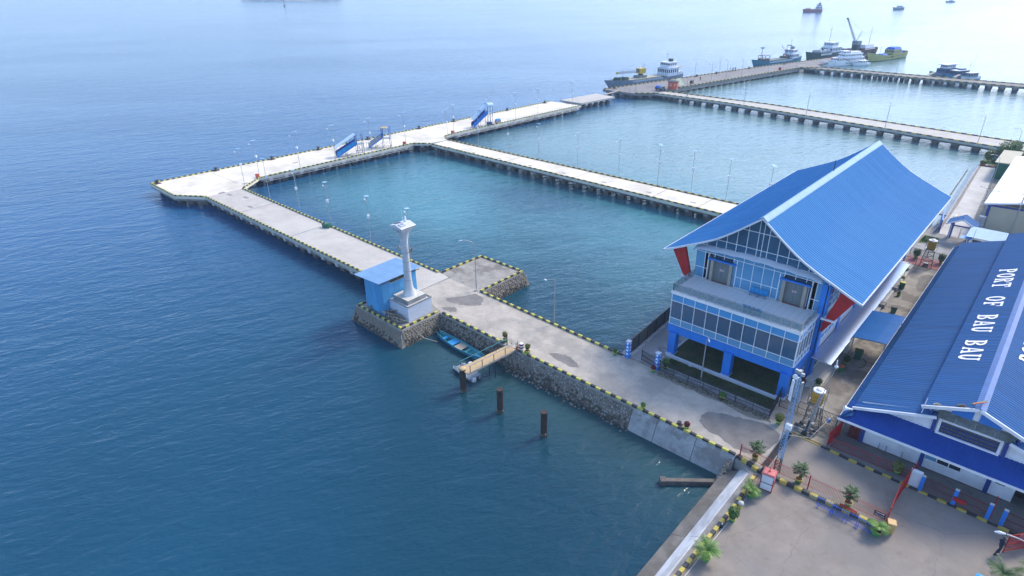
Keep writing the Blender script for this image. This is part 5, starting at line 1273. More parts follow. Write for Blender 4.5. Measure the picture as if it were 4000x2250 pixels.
# dark slatted fence behind the forecourt walk
t=thing('slat_fence','tall dark bamboo slat fence along the basin side of the terminal','fence',(-31.7,54.5,0))
sm=[MB().box(-.03,.03,-.055,.055,.05,1.85*f).mesh('slat',m) for f,m in ((1,'fence'),(.99,'wood_d'),(1.01,'lattice_dark'))]
for i in range(190):
    f=i/190; inst('slat',random.choice(sm),t,(-1.5*f+random.uniform(-.012,.012),25*f,0),(0,0,random.uniform(-.1,.1)))
for k in range(12): MB().cyl((.05-1.5*k/11,25*k/11,0),(.05-1.5*k/11,25*k/11,1.9),.05,n=6).build('post','fence',t)
MB().bar((0,0,1.86),(-1.5,25,1.86),.09,.06).build('top_rail','wood_d',t)
for k in range(14): MB().box(.15-1.5*k/14,.5-1.5*k/14,k*1.8,k*1.8+1.7,0,.16).build('kerb_stone','conc_l',t)
# small setts on the walk beside it
t=thing('sett_paving','band of small grey setts inside the dark slat fence','paving',(-31.1,54.9,.02))
st=MB().box(.01,.27,.01,.27,0,.02).mesh('sett','slab_g'); k=0
for i in range(5):
    for j in range(60):
        inst('sett',st,t,(i*.28-j*.28*.06,j*.28,0)); k+=1
# blue and white gate pillars
def gate_pillar(label,x,y):
    t=thing('gate_pillar',label,'pillar',(x,y,0)); MB().box(-.24,.24,-.24,.24,0,2.15).build('shaft','blue',t); MB().box(-.26,.26,-.26,.26,2.15,2.22).build('cap','white_b',t)
    for z in (.45,1.35):
        for fx,fy,rx in ((0,-1,0),(1,0,1)):
            for flip in (0,1):
                b=z+flip*.38; a=[(-.18,b),(.18,b),(0,b+.32)] if not flip else [(0,b),(.18,b+.32),(-.18,b+.32)]
                if fx==0: MB().add([(u,-.246,v) for u,v in a],[(0,1,2)]).build('triangle','white',t)
                else: MB().add([(.246,u,v) for u,v in a],[(0,1,2)]).build('triangle','white',t)
gate_pillar('blue pillar with white triangles at the slat fence end',-31.5,54.1); gate_pillar('blue pillar with white triangles where the black picket fence starts',-27.65,54.1)
# red fences of the plaza
picket_fence('picket_fence','red steel picket fence on the striped kerb facing the plaza','fence',(-14.5,46.45),(-2.35,46.55),1.35,'red_f',110,[0,.255,.5,.75,1],(.35,1.25),pw=.018,z0=.34,tip=.1,postw=.09,ph=1.6,rw=.03)
def red_gate(label,p,q,h,n,bow=0):
    t=thing('steel_gate',label,'gate',(p[0],p[1],0)); d=Vector((q[0]-p[0],q[1]-p[1],0)); a=math.atan2(d.y,d.x); nn=Vector((-d.y,d.x,0)).normalized()
    pk=MB().box(-.02,.02,-.012,.012,.12,h+.08).mesh('picket','red')
    for i in range(n):
        f=(i+.5)/n; inst('picket',pk,t,d*f+nn*bow*math.sin(math.pi*f),(0,0,a))
    for z in (.12,h*.5,h):
        v=MB()
        for k in range(8): v.bar(d*(k/8)+nn*bow*math.sin(math.pi*k/8)+Vector((0,0,z)),d*((k+1)/8)+nn*bow*math.sin(math.pi*(k+1)/8)+Vector((0,0,z)),.05,.06)
        v.build('rail','red',t)
    for f in (0,.5,1): MB().box(-.04,.04,-.04,.04,.02,h+.1).build('post','red',t,loc=d*f+nn*bow*math.sin(math.pi*f))
    return t
red_gate('closed red steel gate across the plaza exit lane',(-2.35,46.75),(-1.95,53.9),1.75,62,.22)
g=red_gate('open red steel gate leaf with notice plates, held by the guard',(5.05,49.6),(7.4,52.6),1.75,30)
d=Vector((2.35,3.0,0)).normalized(); nn=Vector((-d.y,d.x,0))
for s,(a,b,z0,z1,m) in enumerate(((1.0,1.75,1.0,1.6,'white_b'),(.85,2.6,.5,.78,'hull_grey'))):
    pl=MB().bar(d*a+nn*.05+Vector((0,0,(z0+z1)/2)),d*b+nn*.05+Vector((0,0,(z0+z1)/2)),.02,z1-z0).build('notice_plate',m,g)
    if s==0:
        v=MB()
        for k in range(14):
            t0=6.283*k/14; t1=6.283*(k+1)/14; c=d*1.38+nn*.07+Vector((0,0,1.38)); v.bar(c+d*.13*math.cos(t0)+Vector((0,0,.13*math.sin(t0))),c+d*.13*math.cos(t1)+Vector((0,0,.13*math.sin(t1))),.01,.04)
        v.build('red_ring','red',pl)
        for z in (1.06,1.13): MB().bar(d*1.1+nn*.066+Vector((0,0,z)),d*1.65+nn*.066+Vector((0,0,z)),.006,.03).build('text_line','dark',pl)
    else:
        for k in range(9): MB().bar(d*(.95+k*.18)+nn*.066+Vector((0,0,.64)),d*(1.07+k*.18)+nn*.066+Vector((0,0,.64)),.006,.07).build('text_block','white',pl)
red_gate('red steel wing gate at the warehouse corner',(-9.0,53.35),(-8.65,55.8),1.6,22)
picket_fence('picket_fence','red railing along the warehouse apron kerb west of the white pillar','fence',(-8.7,53.45),(-2.1,53.5),1.0,'red_f',62,[0,.28,.6,1],(.1,.98),pw=.018,tip=.06)
for i,(a,b) in enumerate(((-1.15,1.1),(1.35,3.45),(4.6,8.4))):
    picket_fence('picket_fence',('maroon picket fence right of the white pillar','maroon picket fence carrying a red plate between blue posts','maroon picket fence beyond the footpath opening')[i],'fence',(a,52.6-.02*i),(b,52.5-.03*i),1.55,'maroon',int((b-a)/.085),[],(.1,.8,1.5),pw=.02,tip=.08)
for x,lab in ((-1.2,'blue fence post attached to the white pillar'),(1.2,'blue fence post carrying the red plate'),(3.55,'blue fence post left of the footpath opening'),(4.5,'blue fence post right of the footpath opening')):
    t=thing('fence_post',lab,'post',(x,52.5,0)); MB().box(-.14,.14,-.1,.1,0,1.7).build('shaft','blue',t); MB().box(-.15,.15,-.12,.12,1.7,1.75).build('cap','conc_l',t)
t=thing('wall_pillar','short white rendered wall pillar between red and maroon fences','pillar',(-1.75,52.75,0)); MB().box(-.42,.4,-.14,.14,0,1.7).build('wall','white_w',t); MB().box(-.45,.42,-.17,.17,1.7,1.75).build('coping','white',t)
t=thing('sign_plate','small red plate hanging on the maroon fence','sign',(1.55,52.35,.85)); MB().box(-.45,.45,-.02,.02,-.2,.2).build('plate','red',t); MB().box(-.47,.47,-.03,.03,.2,.23).build('rim','maroon',t)
t=thing('open_gate_leaf','narrow red gate leaf folded back at the footpath opening','gate',(3.75,52.6,0)); MB().box(-.02,.02,0,.9,.1,1.8).build('panel','red',t); MB().box(-.03,.03,.85,.93,.05,1.95).build('stile','red',t)
# KELUAR sign
def text_mesh(body,size,m,name,extr=.004):
    cu=bpy.data.curves.new(name,'FONT'); cu.body=body; cu.size=size; cu.extrude=extr; cu.align_x='CENTER'
    ob=bpy.data.objects.new(name,cu); link(ob); dg=bpy.context.evaluated_depsgraph_get(); me=bpy.data.meshes.new_from_object(ob.evaluated_get(dg)); bpy.data.objects.remove(ob); me.materials.clear(); me.materials.append(MATS[m]); return me
t=thing('exit_sign','maroon sign reading KELUAR with a white arrow','sign',(-2.9,46.28,1.05),0)
MB().box(-.42,.42,-.02,.02,-.28,.28).build('board','maroon',t)
o=bpy.data.objects.new('lettering',text_mesh('KELUAR',.2,'white','lettering')); link(o); o.parent=t; o.location=(0,-.026,-.2); o.rotation_euler=(R_(90),0,0); o.scale=(1,1.15,1)
MB().bar((-.3,-.025,.13),(.3,-.025,.13),.01,.05,up=(0,0,1)).add([(.34,-.026,.13),(.22,-.026,.2),(.22,-.026,.06)],[(0,1,2)]).build('arrow','white',t)

# ================================================================ crowd barriers
def barrier(label,x,y,rz,L,m,h=1.05):
    t=thing('crowd_barrier',label,'barrier',(x,y,0),rz)
    MB().tube([(0,0,.18),(0,0,h),(L,0,h),(L,0,.18),(0,0,.18)],.022,6).build('frame',m,t)
    n=int(L/.14)
    bm_=MB().cyl((0,0,.18),(0,0,h),.011,n=5).mesh('bar',m)
    for k in range(1,n): inst('bar',bm_,t,(L*k/n,0,0))
    for xx in (.15,L-.15): MB().tube([(xx,-.28,.02),(xx,-.1,.3),(xx,0,.35),(xx,.1,.3),(xx,.28,.02)],.02,5).build('foot',m,t)
barrier('blue crowd barrier next to the pale barrier',-7.2,45.0,-.02,1.25,'tarp_blue'); barrier('blue crowd barrier in the middle of its row',-6.05,44.85,.0,1.15,'tarp_blue')
barrier('blue crowd barrier linked before the palm end',-4.9,44.85,.02,.95,'tarp_blue'); barrier('blue crowd barrier at the palm pot',-4.1,44.8,-.02,1.1,'tarp_blue')
barrier('pale galvanised crowd barrier leaning behind the blue ones',-7.9,45.65,.06,2.2,'galv',1.0); barrier('cream crowd barrier against the red fence',-6.3,45.75,.02,1.6,'wood',1.0)
t=thing('saw_horse','low red steel bench frame beneath the potted tree','frame',(-5.7,45.9,0)); MB().tube([(0,0,.05),(0,0,.6),(1.3,-.1,.6),(1.3,-.1,.05)],.03,6).build('frame','red',t); MB().bar((0,0,.58),(1.3,-.1,.58),.3,.03).build('top','red',t)

# ================================================================ plaza furniture
t=thing('kiosk_cabin','small red framed cabin with white panels on the plaza corner','cabin',(-11.15,44.35,0),R_(8))
for x in (-.5,.5):
    for y in (-.45,.45): MB().bar((x,y,0),(x,y,1.72),.06).build('corner_post','red',t)
for f,(a,b,c,d) in enumerate(((-.46,.46,-.46,-.42),(-.46,.46,.42,.46))):
    MB().box(a,b,c,d,.12,.78).build('panel','white_w',t); MB().box(a,b,c,d,.86,1.62).build('window_panel','white_b',t)
for x0,x1 in ((.46,.5),(-.5,-.46)): MB().box(x0,x1,-.4,.4,.1,.9).build('side_panel','pink',t); MB().box(x0,x1,-.4,.4,.95,1.6).build('side_window','white_b',t)
MB().box(-.52,.52,-.48,.48,.8,.85).build('belt_rail','maroon',t); MB().box(-.5,.5,-.46,.46,.03,.1).build('base','red',t)
MB().frust((0,0,1.7),(.56,.52),(.46,.42),.14).build('roof','pink',t); MB().cyl((0,0,1.84),(0,0,2.3),.035,.03,6).build('roof_post','red',t)
for k in range(4): MB().bar((0,0,1.86),(.14*math.cos(k*1.57),.14*math.sin(k*1.57),1.84),.05,.03).build('post_gusset','red',t)
t=thing('ballot_box','white moulded box behind the red cabin','box',(-11.2,45.35,0)); MB().frust((0,0,0),(.3,.22),(.26,.18),.5).build('body','white_w',t); MB().box(-.2,.2,-.26,-.2,.25,.42).build('vent','dark',t)
t=thing('generator','black portable generator beside the lattice mast foot','generator',(-11.9,45.95,.3)); MB().frust((0,0,0),(.38,.25),(.3,.2),.4).build('housing','fence',t); MB().cyl((-.3,-.2,.42),(.3,-.2,.42),.03,n=6).build('handle','fence',t)
t=thing('wheelie_bin','ochre wheelie bin next to the KELUAR sign','bin',(-1.95,46.05,0),.3)
MB().frust((0,0,.1),(.22,.25),(.29,.33),.9).build('body','bin_y',t); MB().add([(-.32,-.36,1.0),(.32,-.36,1.0),(.32,.36,1.0),(-.32,.36,1.0),(-.29,-.3,1.1),(.29,-.3,1.1),(.29,.34,1.08),(-.29,.34,1.08)],[(0,3,2,1),(4,5,6,7),(0,1,5,4),(1,2,6,5),(2,3,7,6),(3,0,4,7)]).build('lid','bin_y',t,label='pale sun-faded lid')
for s in (-.24,.24): MB().cyl((s-.04,.26,.12),(s+.04,.26,.12),.12,n=10).build('wheel','fence',t)
t=thing('garden_lamp','yellow post with grey mushroom top on the plaza kerb','lamp',(-11.85,40.6,0)); MB().lathe([(.15,0),(.14,.5)],12).build('post','yellow',t); MB().lathe([(.16,.5),(.26,.56),(.22,.66),(.08,.72)],12).build('cap','conc_l',t)
for (x,y,m,lab) in ((-12.1,37.7,'fence','black oil can at the plaza kerb'),):
    t=thing('oil_can',lab,'can',(x,y,0)); MB().lathe([(.13,0),(.13,.3),(.06,.36)],10).build('body',m,t); MB().lathe([(.05,.36),(.05,.42)],8).build('cap','white',t)
t=thing('umbrella','corner of a bright blue parasol at the plaza edge','parasol',(4.25,43.3,0))
MB().add([(0,0,2.2),(-.55,.55,2.0),(.55,.55,2.0),(.55,-.55,2.0),(-.55,-.55,2.0)],[(0,1,2),(0,2,3),(0,3,4),(0,4,1)]).build('canopy','lblue',t); MB().cyl((0,0,0),(0,0,2.3),.03,n=6).build('pole','white',t)
t=thing('pipe_run','thin grey pipe lying along the inside of the plaza kerb','pipe',(-12.0,44.2,.05)); MB().tube([(0,0,0),(.1,-4,0),(-.1,-13,0),(-.3,-22,0)],.05,6).build('pipe','galv',t)

# ================================================================ lattice mast with panel antennas
t=thing('lattice_mast','tall blue lattice antenna mast with white panel antennas','mast',(-11.2,46.95,0))
def lat(mb,p,q,w0,w1,n,m=None,leg=.05,br=.025):
    C=[(-1,-.6),(1,-.6),(0,1.1)]
    P=Vector(p); Q=Vector(q)
    for a in range(3):
        mb.bar(P+Vector((C[a][0]*w0/2,C[a][1]*w0/2,0)),Q+Vector((C[a][0]*w1/2,C[a][1]*w1/2,0)),leg)
    for k in range(n):
        f0,f1=k/n,(k+1)/n
        for a in range(3):
            b=(a+1)%3; w_0=w0+(w1-w0)*f0; w_1=w0+(w1-w0)*f1
            A=P.lerp(Q,f0)+Vector((C[a][0]*w_0/2,C[a][1]*w_0/2,0)); B=P.lerp(Q,f1)+Vector((C[b][0]*w_1/2,C[b][1]*w_1/2,0)); mb.bar(A,B,br)
            mb.bar(A,P.lerp(Q,f0)+Vector((C[b][0]*w_0/2,C[b][1]*w_0/2,0)),br)
    return mb
lat(MB(),(0,0,0),(0,0,1.6),.46,.46,4).build('mast_foot','rust',t)
for k in range(4): lat(MB(),(0,0,1.6+k*2.15),(0,0,1.6+(k+1)*2.15),.46,.46,6,leg=.05).build('mast_section','mast_blue',t)
for a in (R_(225),R_(345),R_(105)):
    c,s=math.cos(a),math.sin(a); an=MB().cbox((0,0,0),(.12,.27,2.0)).build('panel_antenna','galv' if a>5 else 'white_w',t,loc=(c*.4,s*.4,8.9)); an.rotation_euler=(0,0,a)
    for z in (8.2,9.6): MB().bar((c*.2,s*.2,z),(c*.38,s*.38,z),.05).build('antenna_bracket','steel',t)
MB().cyl((-.15,-.35,10.35),(-.2,-.5,10.35),.22,.22,16).build('dish','white',t)
for k in range(4): MB().cbox((.25*math.cos(k*1.6),.25*math.sin(k*1.6),10.5+.1*k),(.25,.2,.28)).build('radio_unit','galv',t)
MB().cyl((.1,.1,10.2),(.1,.1,11.2),.02,n=6).build('lightning_rod','galv',t)
MB().cbox((.15,-.3,5.3),(.5,.3,.5)).build('equipment_box','white_w',t)
MB().tube([(.25,.1,4.2),(1.3,3,2.6),(2.0,6.5,3.4)],.02,5).build('feeder_cable','cable',t)
# ballast frame mast (cell-on-wheels)
t=thing('tilted_mast_frame','grey telescopic mast on a ballasted steel frame beside the water tank','mast',(-11.35,54.1,0))
for x0,y0,x1,y1 in ((-.9,-.1,.7,-.5),(-.6,.6,1.0,.2),(-.9,-.1,-.6,.6),(.7,-.5,1.0,.2)): MB().bar((x0,y0,.25),(x1,y1,.25),.2,.18).build('base_beam','galv',t)
for x,y in ((-.8,.0),(.75,-.45),(-.5,.55),(.9,.15)): MB().cbox((x,y,.42),(.4,.28,.22)).build('ballast_block','fence',t)
MB().cbox((.15,-.55,.2),(.45,.4,.4)).build('winch_box','fence',t)
lat(MB(),(.2,-.35,.4),(.7,.2,4.6),.28,.26,10,leg=.06,br=.04).build('mast_section','galv',t)
MB().bar((.2,-.35,.3),(.28,-.3,1.6),.16,.16).build('lower_tube','fence',t)
MB().cyl((.7,.2,4.5),(1.15,.7,7.6),.03,n=6).build('pole','galv',t)
hd=MB().lathe([(.14,0),(.18,.15),(.05,.24)],10,(1.15,.7,7.55)).build('camera_dome','white',t); MB().bar((1.15,.7,7.8),(1.1,.7,8.35),.09,.06).build('camera_arm','white',hd)
MB().bar((.2,.2,.3),(.5,.05,3.0),.04).bar((-.6,.5,.3),(.5,.05,3.0),.04).bar((.9,.1,.3),(.5,.05,3.0),.04).build('stay_strut','galv',t)
t=thing('cable_coil','loose coil of pale cable on the ground by the alley gate','cable',(-10.1,54.9,.04))
for k in range(9):
    r=.75+random.uniform(-.15,.15); cx,cy=random.uniform(-.15,.15),random.uniform(-.12,.12); MB().tube([(cx+r*math.cos(i*.45),cy+r*.75*math.sin(i*.45),.02*k*.4) for i in range(15)],.013,5).build('loop','cable',t)
# ================================================================ water tanks
def water_tank(label,x,y,rz,h=2.9):
    t=thing('water_tank',label,'water tank',(x,y,0),rz); w=.75
    for sx in (-1,1):
        for sy in (-1,1): MB().bar((sx*w*1.05,sy*w*1.05,0),(sx*w*.72,sy*w*.72,h),.07).build('leg','lattice_dark',t)
    v=MB()
    for k in range(4):
        z0,z1=h*k/4,h*(k+1)/4; a0,a1=w*(1.05-.33*k/4),w*(1.05-.33*(k+1)/4)
        for (i,j) in (((-1,-1),(1,-1)),((1,-1),(1,1)),((1,1),(-1,1)),((-1,1),(-1,-1))):
            v.bar((i[0]*a0,i[1]*a0,z0),(j[0]*a1,j[1]*a1,z1),.04); v.bar((i[0]*a1,i[1]*a1,z1),(j[0]*a1,j[1]*a1,z1),.04)
    v.build('bracing','lattice_dark',t)
    MB().box(-.7,.7,-.7,.7,h,h+.06).build('platform','steel',t)
    r=.58; prof=[(r*.96,h+.06)]
    for k in range(6): prof+=[(r,h+.12+k*.21),(r,h+.24+k*.21),(r*.965,h+.27+k*.21),(r*.965,h+.3+k*.21)]
    tk=MB().lathe(prof+[(r*.9,h+1.42)],24).build('tank','tank',t)
    MB().lathe([(r*.98,h+1.38),(r*1.0,h+1.46),(r*.72,h+1.52),(r*.70,h+1.48),(r*.5,h+1.48),(r*.48,h+1.6),(r*.1,h+1.64)],24).build('lid','white',tk)
    c=MB()
    for sx in (-1,1):
        for sy in (-1,1): c.bar((sx*.72,sy*.72,h),(sx*.72,sy*.72,h+1.5),.04)
    for z in (h+.25,h+.6,h+.95,h+1.5):
        for (i,j) in (((-1,-1),(1,-1)),((1,-1),(1,1)),((1,1),(-1,1)),((-1,1),(-1,-1))): c.bar((i[0]*.72,i[1]*.72,z),(j[0]*.72,j[1]*.72,z),.03)
    c.build('guard_cage','lattice_dark',t)
    MB().box(-.35,.25,-.25,.25,.05,.5).build('pump','galv',t)
water_tank('yellow plastic water tank on a steel tower by the alley gate',-11.15,55.2,.1)
water_tank('yellow plastic water tank on a steel tower by the red terrace',-11.3,104.7,.1,2.75)
# alley bins
t=thing('wheelie_bin','dark green wheelie bin in the shaded alley','bin',(-11.35,71.0,0),.2); MB().frust((0,0,.1),(.3,.3),(.4,.38),1.0).build('body','bin_green',t); MB().box(-.44,.44,-.42,.42,1.1,1.17).build('lid','leaf_d',t)
for s in (-.3,.3): MB().cyl((s-.04,.3,.12),(s+.04,.3,.12),.12,n=10).build('wheel','fence',t)
t=thing('litter_bin','lime green litter bin with orange lid by the terrace steps','bin',(-11.95,67.0,0)); MB().lathe([(.22,0),(.26,.75)],14).build('body','pot_g',t); MB().lathe([(.29,.75),(.29,.82),(.1,.85)],14).build('lid','orange',t)
t=thing('litter_bin','dark litter bin with pale rim on the alley ramp','bin',(-12.1,94,0)); MB().lathe([(.3,0),(.36,1.0)],14).build('body','bin_green',t); MB().lathe([(.38,1.0),(.38,1.06),(.3,1.07)],14).build('rim','pot_y',t)
t=thing('wheelie_bin','small dark wheelie bin beyond the link canopy','bin',(-11.15,85.5,0),.3); MB().frust((0,0,.1),(.25,.25),(.32,.32),.85).build('body','bin_green',t); MB().box(-.34,.34,-.34,.34,.95,1.02).build('lid','fence',t)
t=thing('hose','black hose lying in a loop in the alley','hose',(-10.8,70.2,.03)); MB().tube([(.75*math.cos(k*.3-1.2)-.2,1.2*math.sin(k*.3-1.2),0) for k in range(10)],.035,5).build('hose','fence',t)
t=thing('blue_bucket','blue jerrycan hanging at the alley gate','can',(-9.95,56.25,.55)); MB().box(-.16,.16,-.1,.1,0,.4).build('body','blue',t); MB().cyl((0,0,.4),(0,0,.46),.04,n=8).build('cap','white',t)

# ================================================================ people
def person(label,x,y,rz,cloth='navy',pose=0,group=None):
    t=thing('person',label,'person',(x,y,0),rz,group)
    V={'pel':(0,0,.92),'w':(0,.0,1.08),'ch':(0,.01,1.3),'nk':(0,.02,1.47),'hd':(0,.04,1.58),'tp':(0,.03,1.70),
       'hl':(-.1,0,.9),'kl':(-.14,.14,.5),'al':(-.16,.02,.09),'tl':(-.18,.2,.05),'hr':(.1,0,.9),'kr':(.13,-.02,.48),'ar':(.15,-.28,.1),'tr':(.17,-.1,.05),
       'sl':(-.18,0,1.4),'el':(-.27,-.02,1.12),'wl':(-.2,.2,1.0),'sr':(.18,0,1.4),'er':(.28,.08,1.15),'wr':(.22,.33,1.1)}
    if pose==1: V.update(kl=(-.12,.05,.5),al=(-.12,-.05,.09),tl=(-.13,.12,.05),kr=(.12,.08,.5),ar=(.13,.12,.09),tr=(.14,.28,.05),wl=(-.28,.05,.85),wr=(.28,.08,.85),er=(.27,0,1.12))
    E_=[('pel','w'),('w','ch'),('ch','nk'),('nk','hd'),('hd','tp'),('pel','hl'),('hl','kl'),('kl','al'),('al','tl'),('pel','hr'),('hr','kr'),('kr','ar'),('ar','tr'),('ch','sl'),('sl','el'),('el','wl'),('ch','sr'),('sr','er'),('er','wr')]
    RD=dict(pel=.15,w=.14,ch=.16,nk=.065,hd=.095,tp=.075,hl=.1,kl=.065,al=.05,tl=.04,hr=.1,kr=.065,ar=.05,tr=.04,sl=.075,el=.05,wl=.038,sr=.075,er=.05,wr=.038)
    for s,wk in (('l','wl'),('r','wr')):   # palm and five fingers
        wv=Vector(V[wk]); d=Vector((.03 if s=='r' else -.03,.09,-.03)); V['p'+s]=tuple(wv+d); E_.append((wk,'p'+s)); RD['p'+s]=.026
        for f in range(5):
            k='f%s%d'%(s,f); base=Vector(V['p'+s]); V[k]=tuple(base+Vector(((f-2)*.018+(.03 if f==0 else 0)*(-1 if s=='r' else 1),.06-(.02 if f in(0,4) else 0),-.02))); E_.append(('p'+s,k)); RD[k]=.009
    ks=list(V); me=bpy.data.meshes.new('body'); me.from_pydata([V[k] for k in ks],[(ks.index(a),ks.index(b)) for a,b in E_],[])
    o=bpy.data.objects.new('body',me); link(o); o.parent=t; me.materials.append(MATS[cloth])
    md=o.modifiers.new('skin','SKIN'); md.use_smooth_shade=True
    for i,k in enumerate(ks):
        sv=me.skin_vertices[0].data[i]; sv.radius=(RD[k],RD[k]*(.8 if k in('w','ch','pel') else 1)); sv.use_root=(k=='pel')
    o.modifiers.new('sub','SUBSURF').levels=1
    h=MB().lathe([(.02,1.5),(.075,1.53),(.092,1.6),(.09,1.66)],14,(0,.045,0)).build('face_skin','skin',t)
    MB().lathe([(.1,1.63),(.105,1.68),(.085,1.74),(.02,1.77)],14,(0,.03,0)).build('cap','fence',t); MB().box(-.07,.07,.08,.2,1.64,1.66).build('cap_brim','fence',t)
    for s in (-1,1): MB().cbox((s*.035,.135,1.61),(.022,.012,.014)).build('eye','dark',h)
    MB().frust((0,.135,1.565),(.014,.02),(.008,.006),.04).build('nose','skin',h); MB().cbox((0,.13,1.545),(.045,.012,.01)).build('mouth','terra',h)
    return t
p=person('guard in dark navy uniform and cap pulling the red gate leaf',4.75,49.15,R_(-60))
MB().cbox((-.17,.0,1.36),(.1,.12,.12)).build('shoulder_badge','white_b',p)
for s,(x,y) in ((-1,(-.17,.12)),(1,(.16,-.18))): MB().frust((x,y,0),(.055,.15),(.045,.1),.1).build('shoe','dark',p)
person('person in dark clothes walking on the far quay',-123.5,252.4,1.0,'navy',1); person('person standing on the long trestle by the orange hut',-110.3,216.9,2.0,'navy',1)
for x,y,wh_ in ((-125.9,286),(-125.3,287.6),(-124.9,289.2)) and ((-125.9,286,'farthest from the teal coaster'),(-125.3,287.6,'in the middle of three'),(-124.9,289.2,'closest to the teal coaster')): person('person in dark clothes at the far quay kerb, '+wh_,x,y,random.uniform(0,6),'navy',1,'people at the far quay kerb')
# ================================================================ shore compound behind the terminal
t=thing('roofed_gate','small blue-roofed entrance gate with wire mesh doors','gate',(-9.7,120,0))
for x in (-1.35,1.3):
    MB().bar((x,-.9,0),(x,-.9,2.6),.16).build('post','white_b',t); MB().box(x-.2,x+.2,-.4,.8,0,2.6).build('side_wall','blue_d' if x<0 else 'maroon',t)
for s in (-1,1):
    MB().add([(0,-1.6,3.9),(s*2.1,-1.6,2.75),(s*2.1,1.6,2.75),(0,1.6,3.9),(0,-1.6,3.84),(s*2.1,-1.6,2.69),(s*2.1,1.6,2.69),(0,1.6,3.84)],[(0,1,2,3),(7,6,5,4),(0,4,5,1),(1,5,6,2),(2,6,7,3)]).build('roof_slope','roof_navy',t)
    MB().bar((0,-1.66,3.86),(s*2.15,-1.66,2.7),.08,.2).build('bargeboard','white_b',t)
MB().lathe([(.1,3.9),(.1,4.3),(.04,4.4)],8,(0,-1.3,0)).build('finial','ridge',t)
MB().box(-1.4,1.35,-.95,-.85,2.4,2.62).build('lintel','blue_d',t)
for x0 in (-1.2,.03):
    v=MB().tube([(x0,.2,.1),(x0,.2,1.9),(x0+1.15,.2,1.9),(x0+1.15,.2,.1),(x0,.2,.1)],.03,5)
    for k in range(1,9): v.bar((x0+k*.13,.2,.1),(x0+k*.13,.2,1.9),.012); v.bar((x0,.2,.1+k*.2),(x0+1.15,.2,.1+k*.2),.012)
    v.build('mesh_leaf','steel',t)
t=thing('boundary_wall','plain deep blue boundary wall beside the roofed gate','wall',(-12.7,121.4,0)); MB().bar((0,0,1.1),(-1.0,7.0,1.1),.15,2.2).build('wall','blue_d',t); MB().bar((0,0,2.24),(-1,7,2.24),.2,.08).build('coping','blue',t)
t=thing('rubble_bank','rough stone bank below the terminal roof corner','rubble',(-14.6,121,-.3))
for i in range(70): s=random.uniform(.3,.7); inst('stone',random.choice(STN['stone_m'] if random.random()<.6 else STN['stone_d']),t,(random.uniform(-2.2,.6),random.uniform(-2.5,5),random.uniform(-1.2,.1)),(0,0,random.uniform(0,6)),(s,s,s))
t=thing('jetty_slab','weathered concrete slab jutting from the shore wall','slab',(-14.6,133,-.3)); MB().box(-1.4,1.2,-.8,.8,0,.25).build('slab','conc',t); MB().box(-1.2,-.8,-.6,.6,-2.6,0).build('leg','conc_d',t)
t=thing('beached_boat','small pale upturned boat on the shore path','boat',(-12.0,131.5,.1),1.4); MB().sheet([[(x,-w,0),(x,-w*.6,.35*h),(x,0,.45*h),(x,w*.6,.35*h),(x,w,0)] for x,w,h in ((-1.3,.05,.4),(-.7,.35,.9),(0,.42,1),(.8,.34,.9),(1.3,.06,.4))],True).build('hull','ceram',t); MB().bar((-1.25,0,.4),(1.25,0,.4),.05).build('keel','wood_g',t)
t=thing('kiosk','low kiosk with pale blue ribbed roof behind the warehouse','kiosk',(-6.0,116.3,0))
MB().box(-1.9,2.1,-1.2,1.8,0,2.5).build('wall','white_w',t); MB().box(-1.5,-.3,-1.24,-1.2,1.2,2.1).build('window','window',t); MB().box(.2,1.6,-1.24,-1.2,1.2,2.1).build('window','window',t); MB().box(-.2,.0,-1.24,-1.2,.2,2.0).build('door_frame','red',t)
rows=[[],[]]
for i in range(41): x=-2.4+4.9*i/40; rows[0].append((x,-2.3,2.75+.04*(i%2))); rows[1].append((x,2.3,3.05+.04*(i%2)))
MB().sheet(rows).build('roof_sheet','ridge',t)
MB().add([(-3.1,-2.0,2.3),(-1.6,-2.6,2.35),(-1.5,-1.4,2.5),(-3.0,-1.2,2.45)],[(0,1,2,3)]).build('lean_to_roof','blue_l',t)
MB().box(-3.0,-2.2,-2.0,-1.3,0,.9).build('planter','terra',t)
t=thing('steel_tank_stack','stainless water cylinder on a bracket beside the cream wall','water tank',(-7.8,125.2,0))
prof=[]
for k in range(5): prof+=[(.55,1.0+k*.42),(.55,1.3+k*.42),(.5,1.34+k*.42),(.5,1.4+k*.42)]
MB().lathe(prof,16).build('tank','galv',t); MB().box(-.7,.9,-.7,.7,.85,.98).build('platform','steel',t)
for x in (-.6,.8):
    for y in (-.6,.6): MB().bar((x,y,0),(x,y,.9),.06).build('leg','steel',t)
WW=thing('white_warehouse','cream walled warehouse with dazzling white sheet roof','warehouse',(-2,145,0))
MB().box(-5.6,12,-17.0,-16.8,0,4.6).build('end_wall','cream',WW); MB().box(-5.7,-5.5,-16.8,20,0,4.5).build('side_wall','cream',WW)
MB().box(-5.75,-5.35,-17.1,-16.75,0,4.6).build('corner_strip','blue_d',WW); MB().box(1.5,1.9,-17.1,-16.98,0,4.6).build('corner_strip','blue_d',WW); MB().box(2.2,8,-17.12,-17.0,0,3.2).build('doorway','dark',WW)
rows=[]
for i in range(3): rows.append([])
n=150
for i in range(n+1):
    y=-18.0+39*i/n; h=.03*(i%2)
    for j,(x,z) in enumerate(((-6.3,4.75),(2.5,6.6),(12,4.9))): rows[j].append((x,y,z+h))
MB().sheet(rows).build('roof_sheet','white',WW)
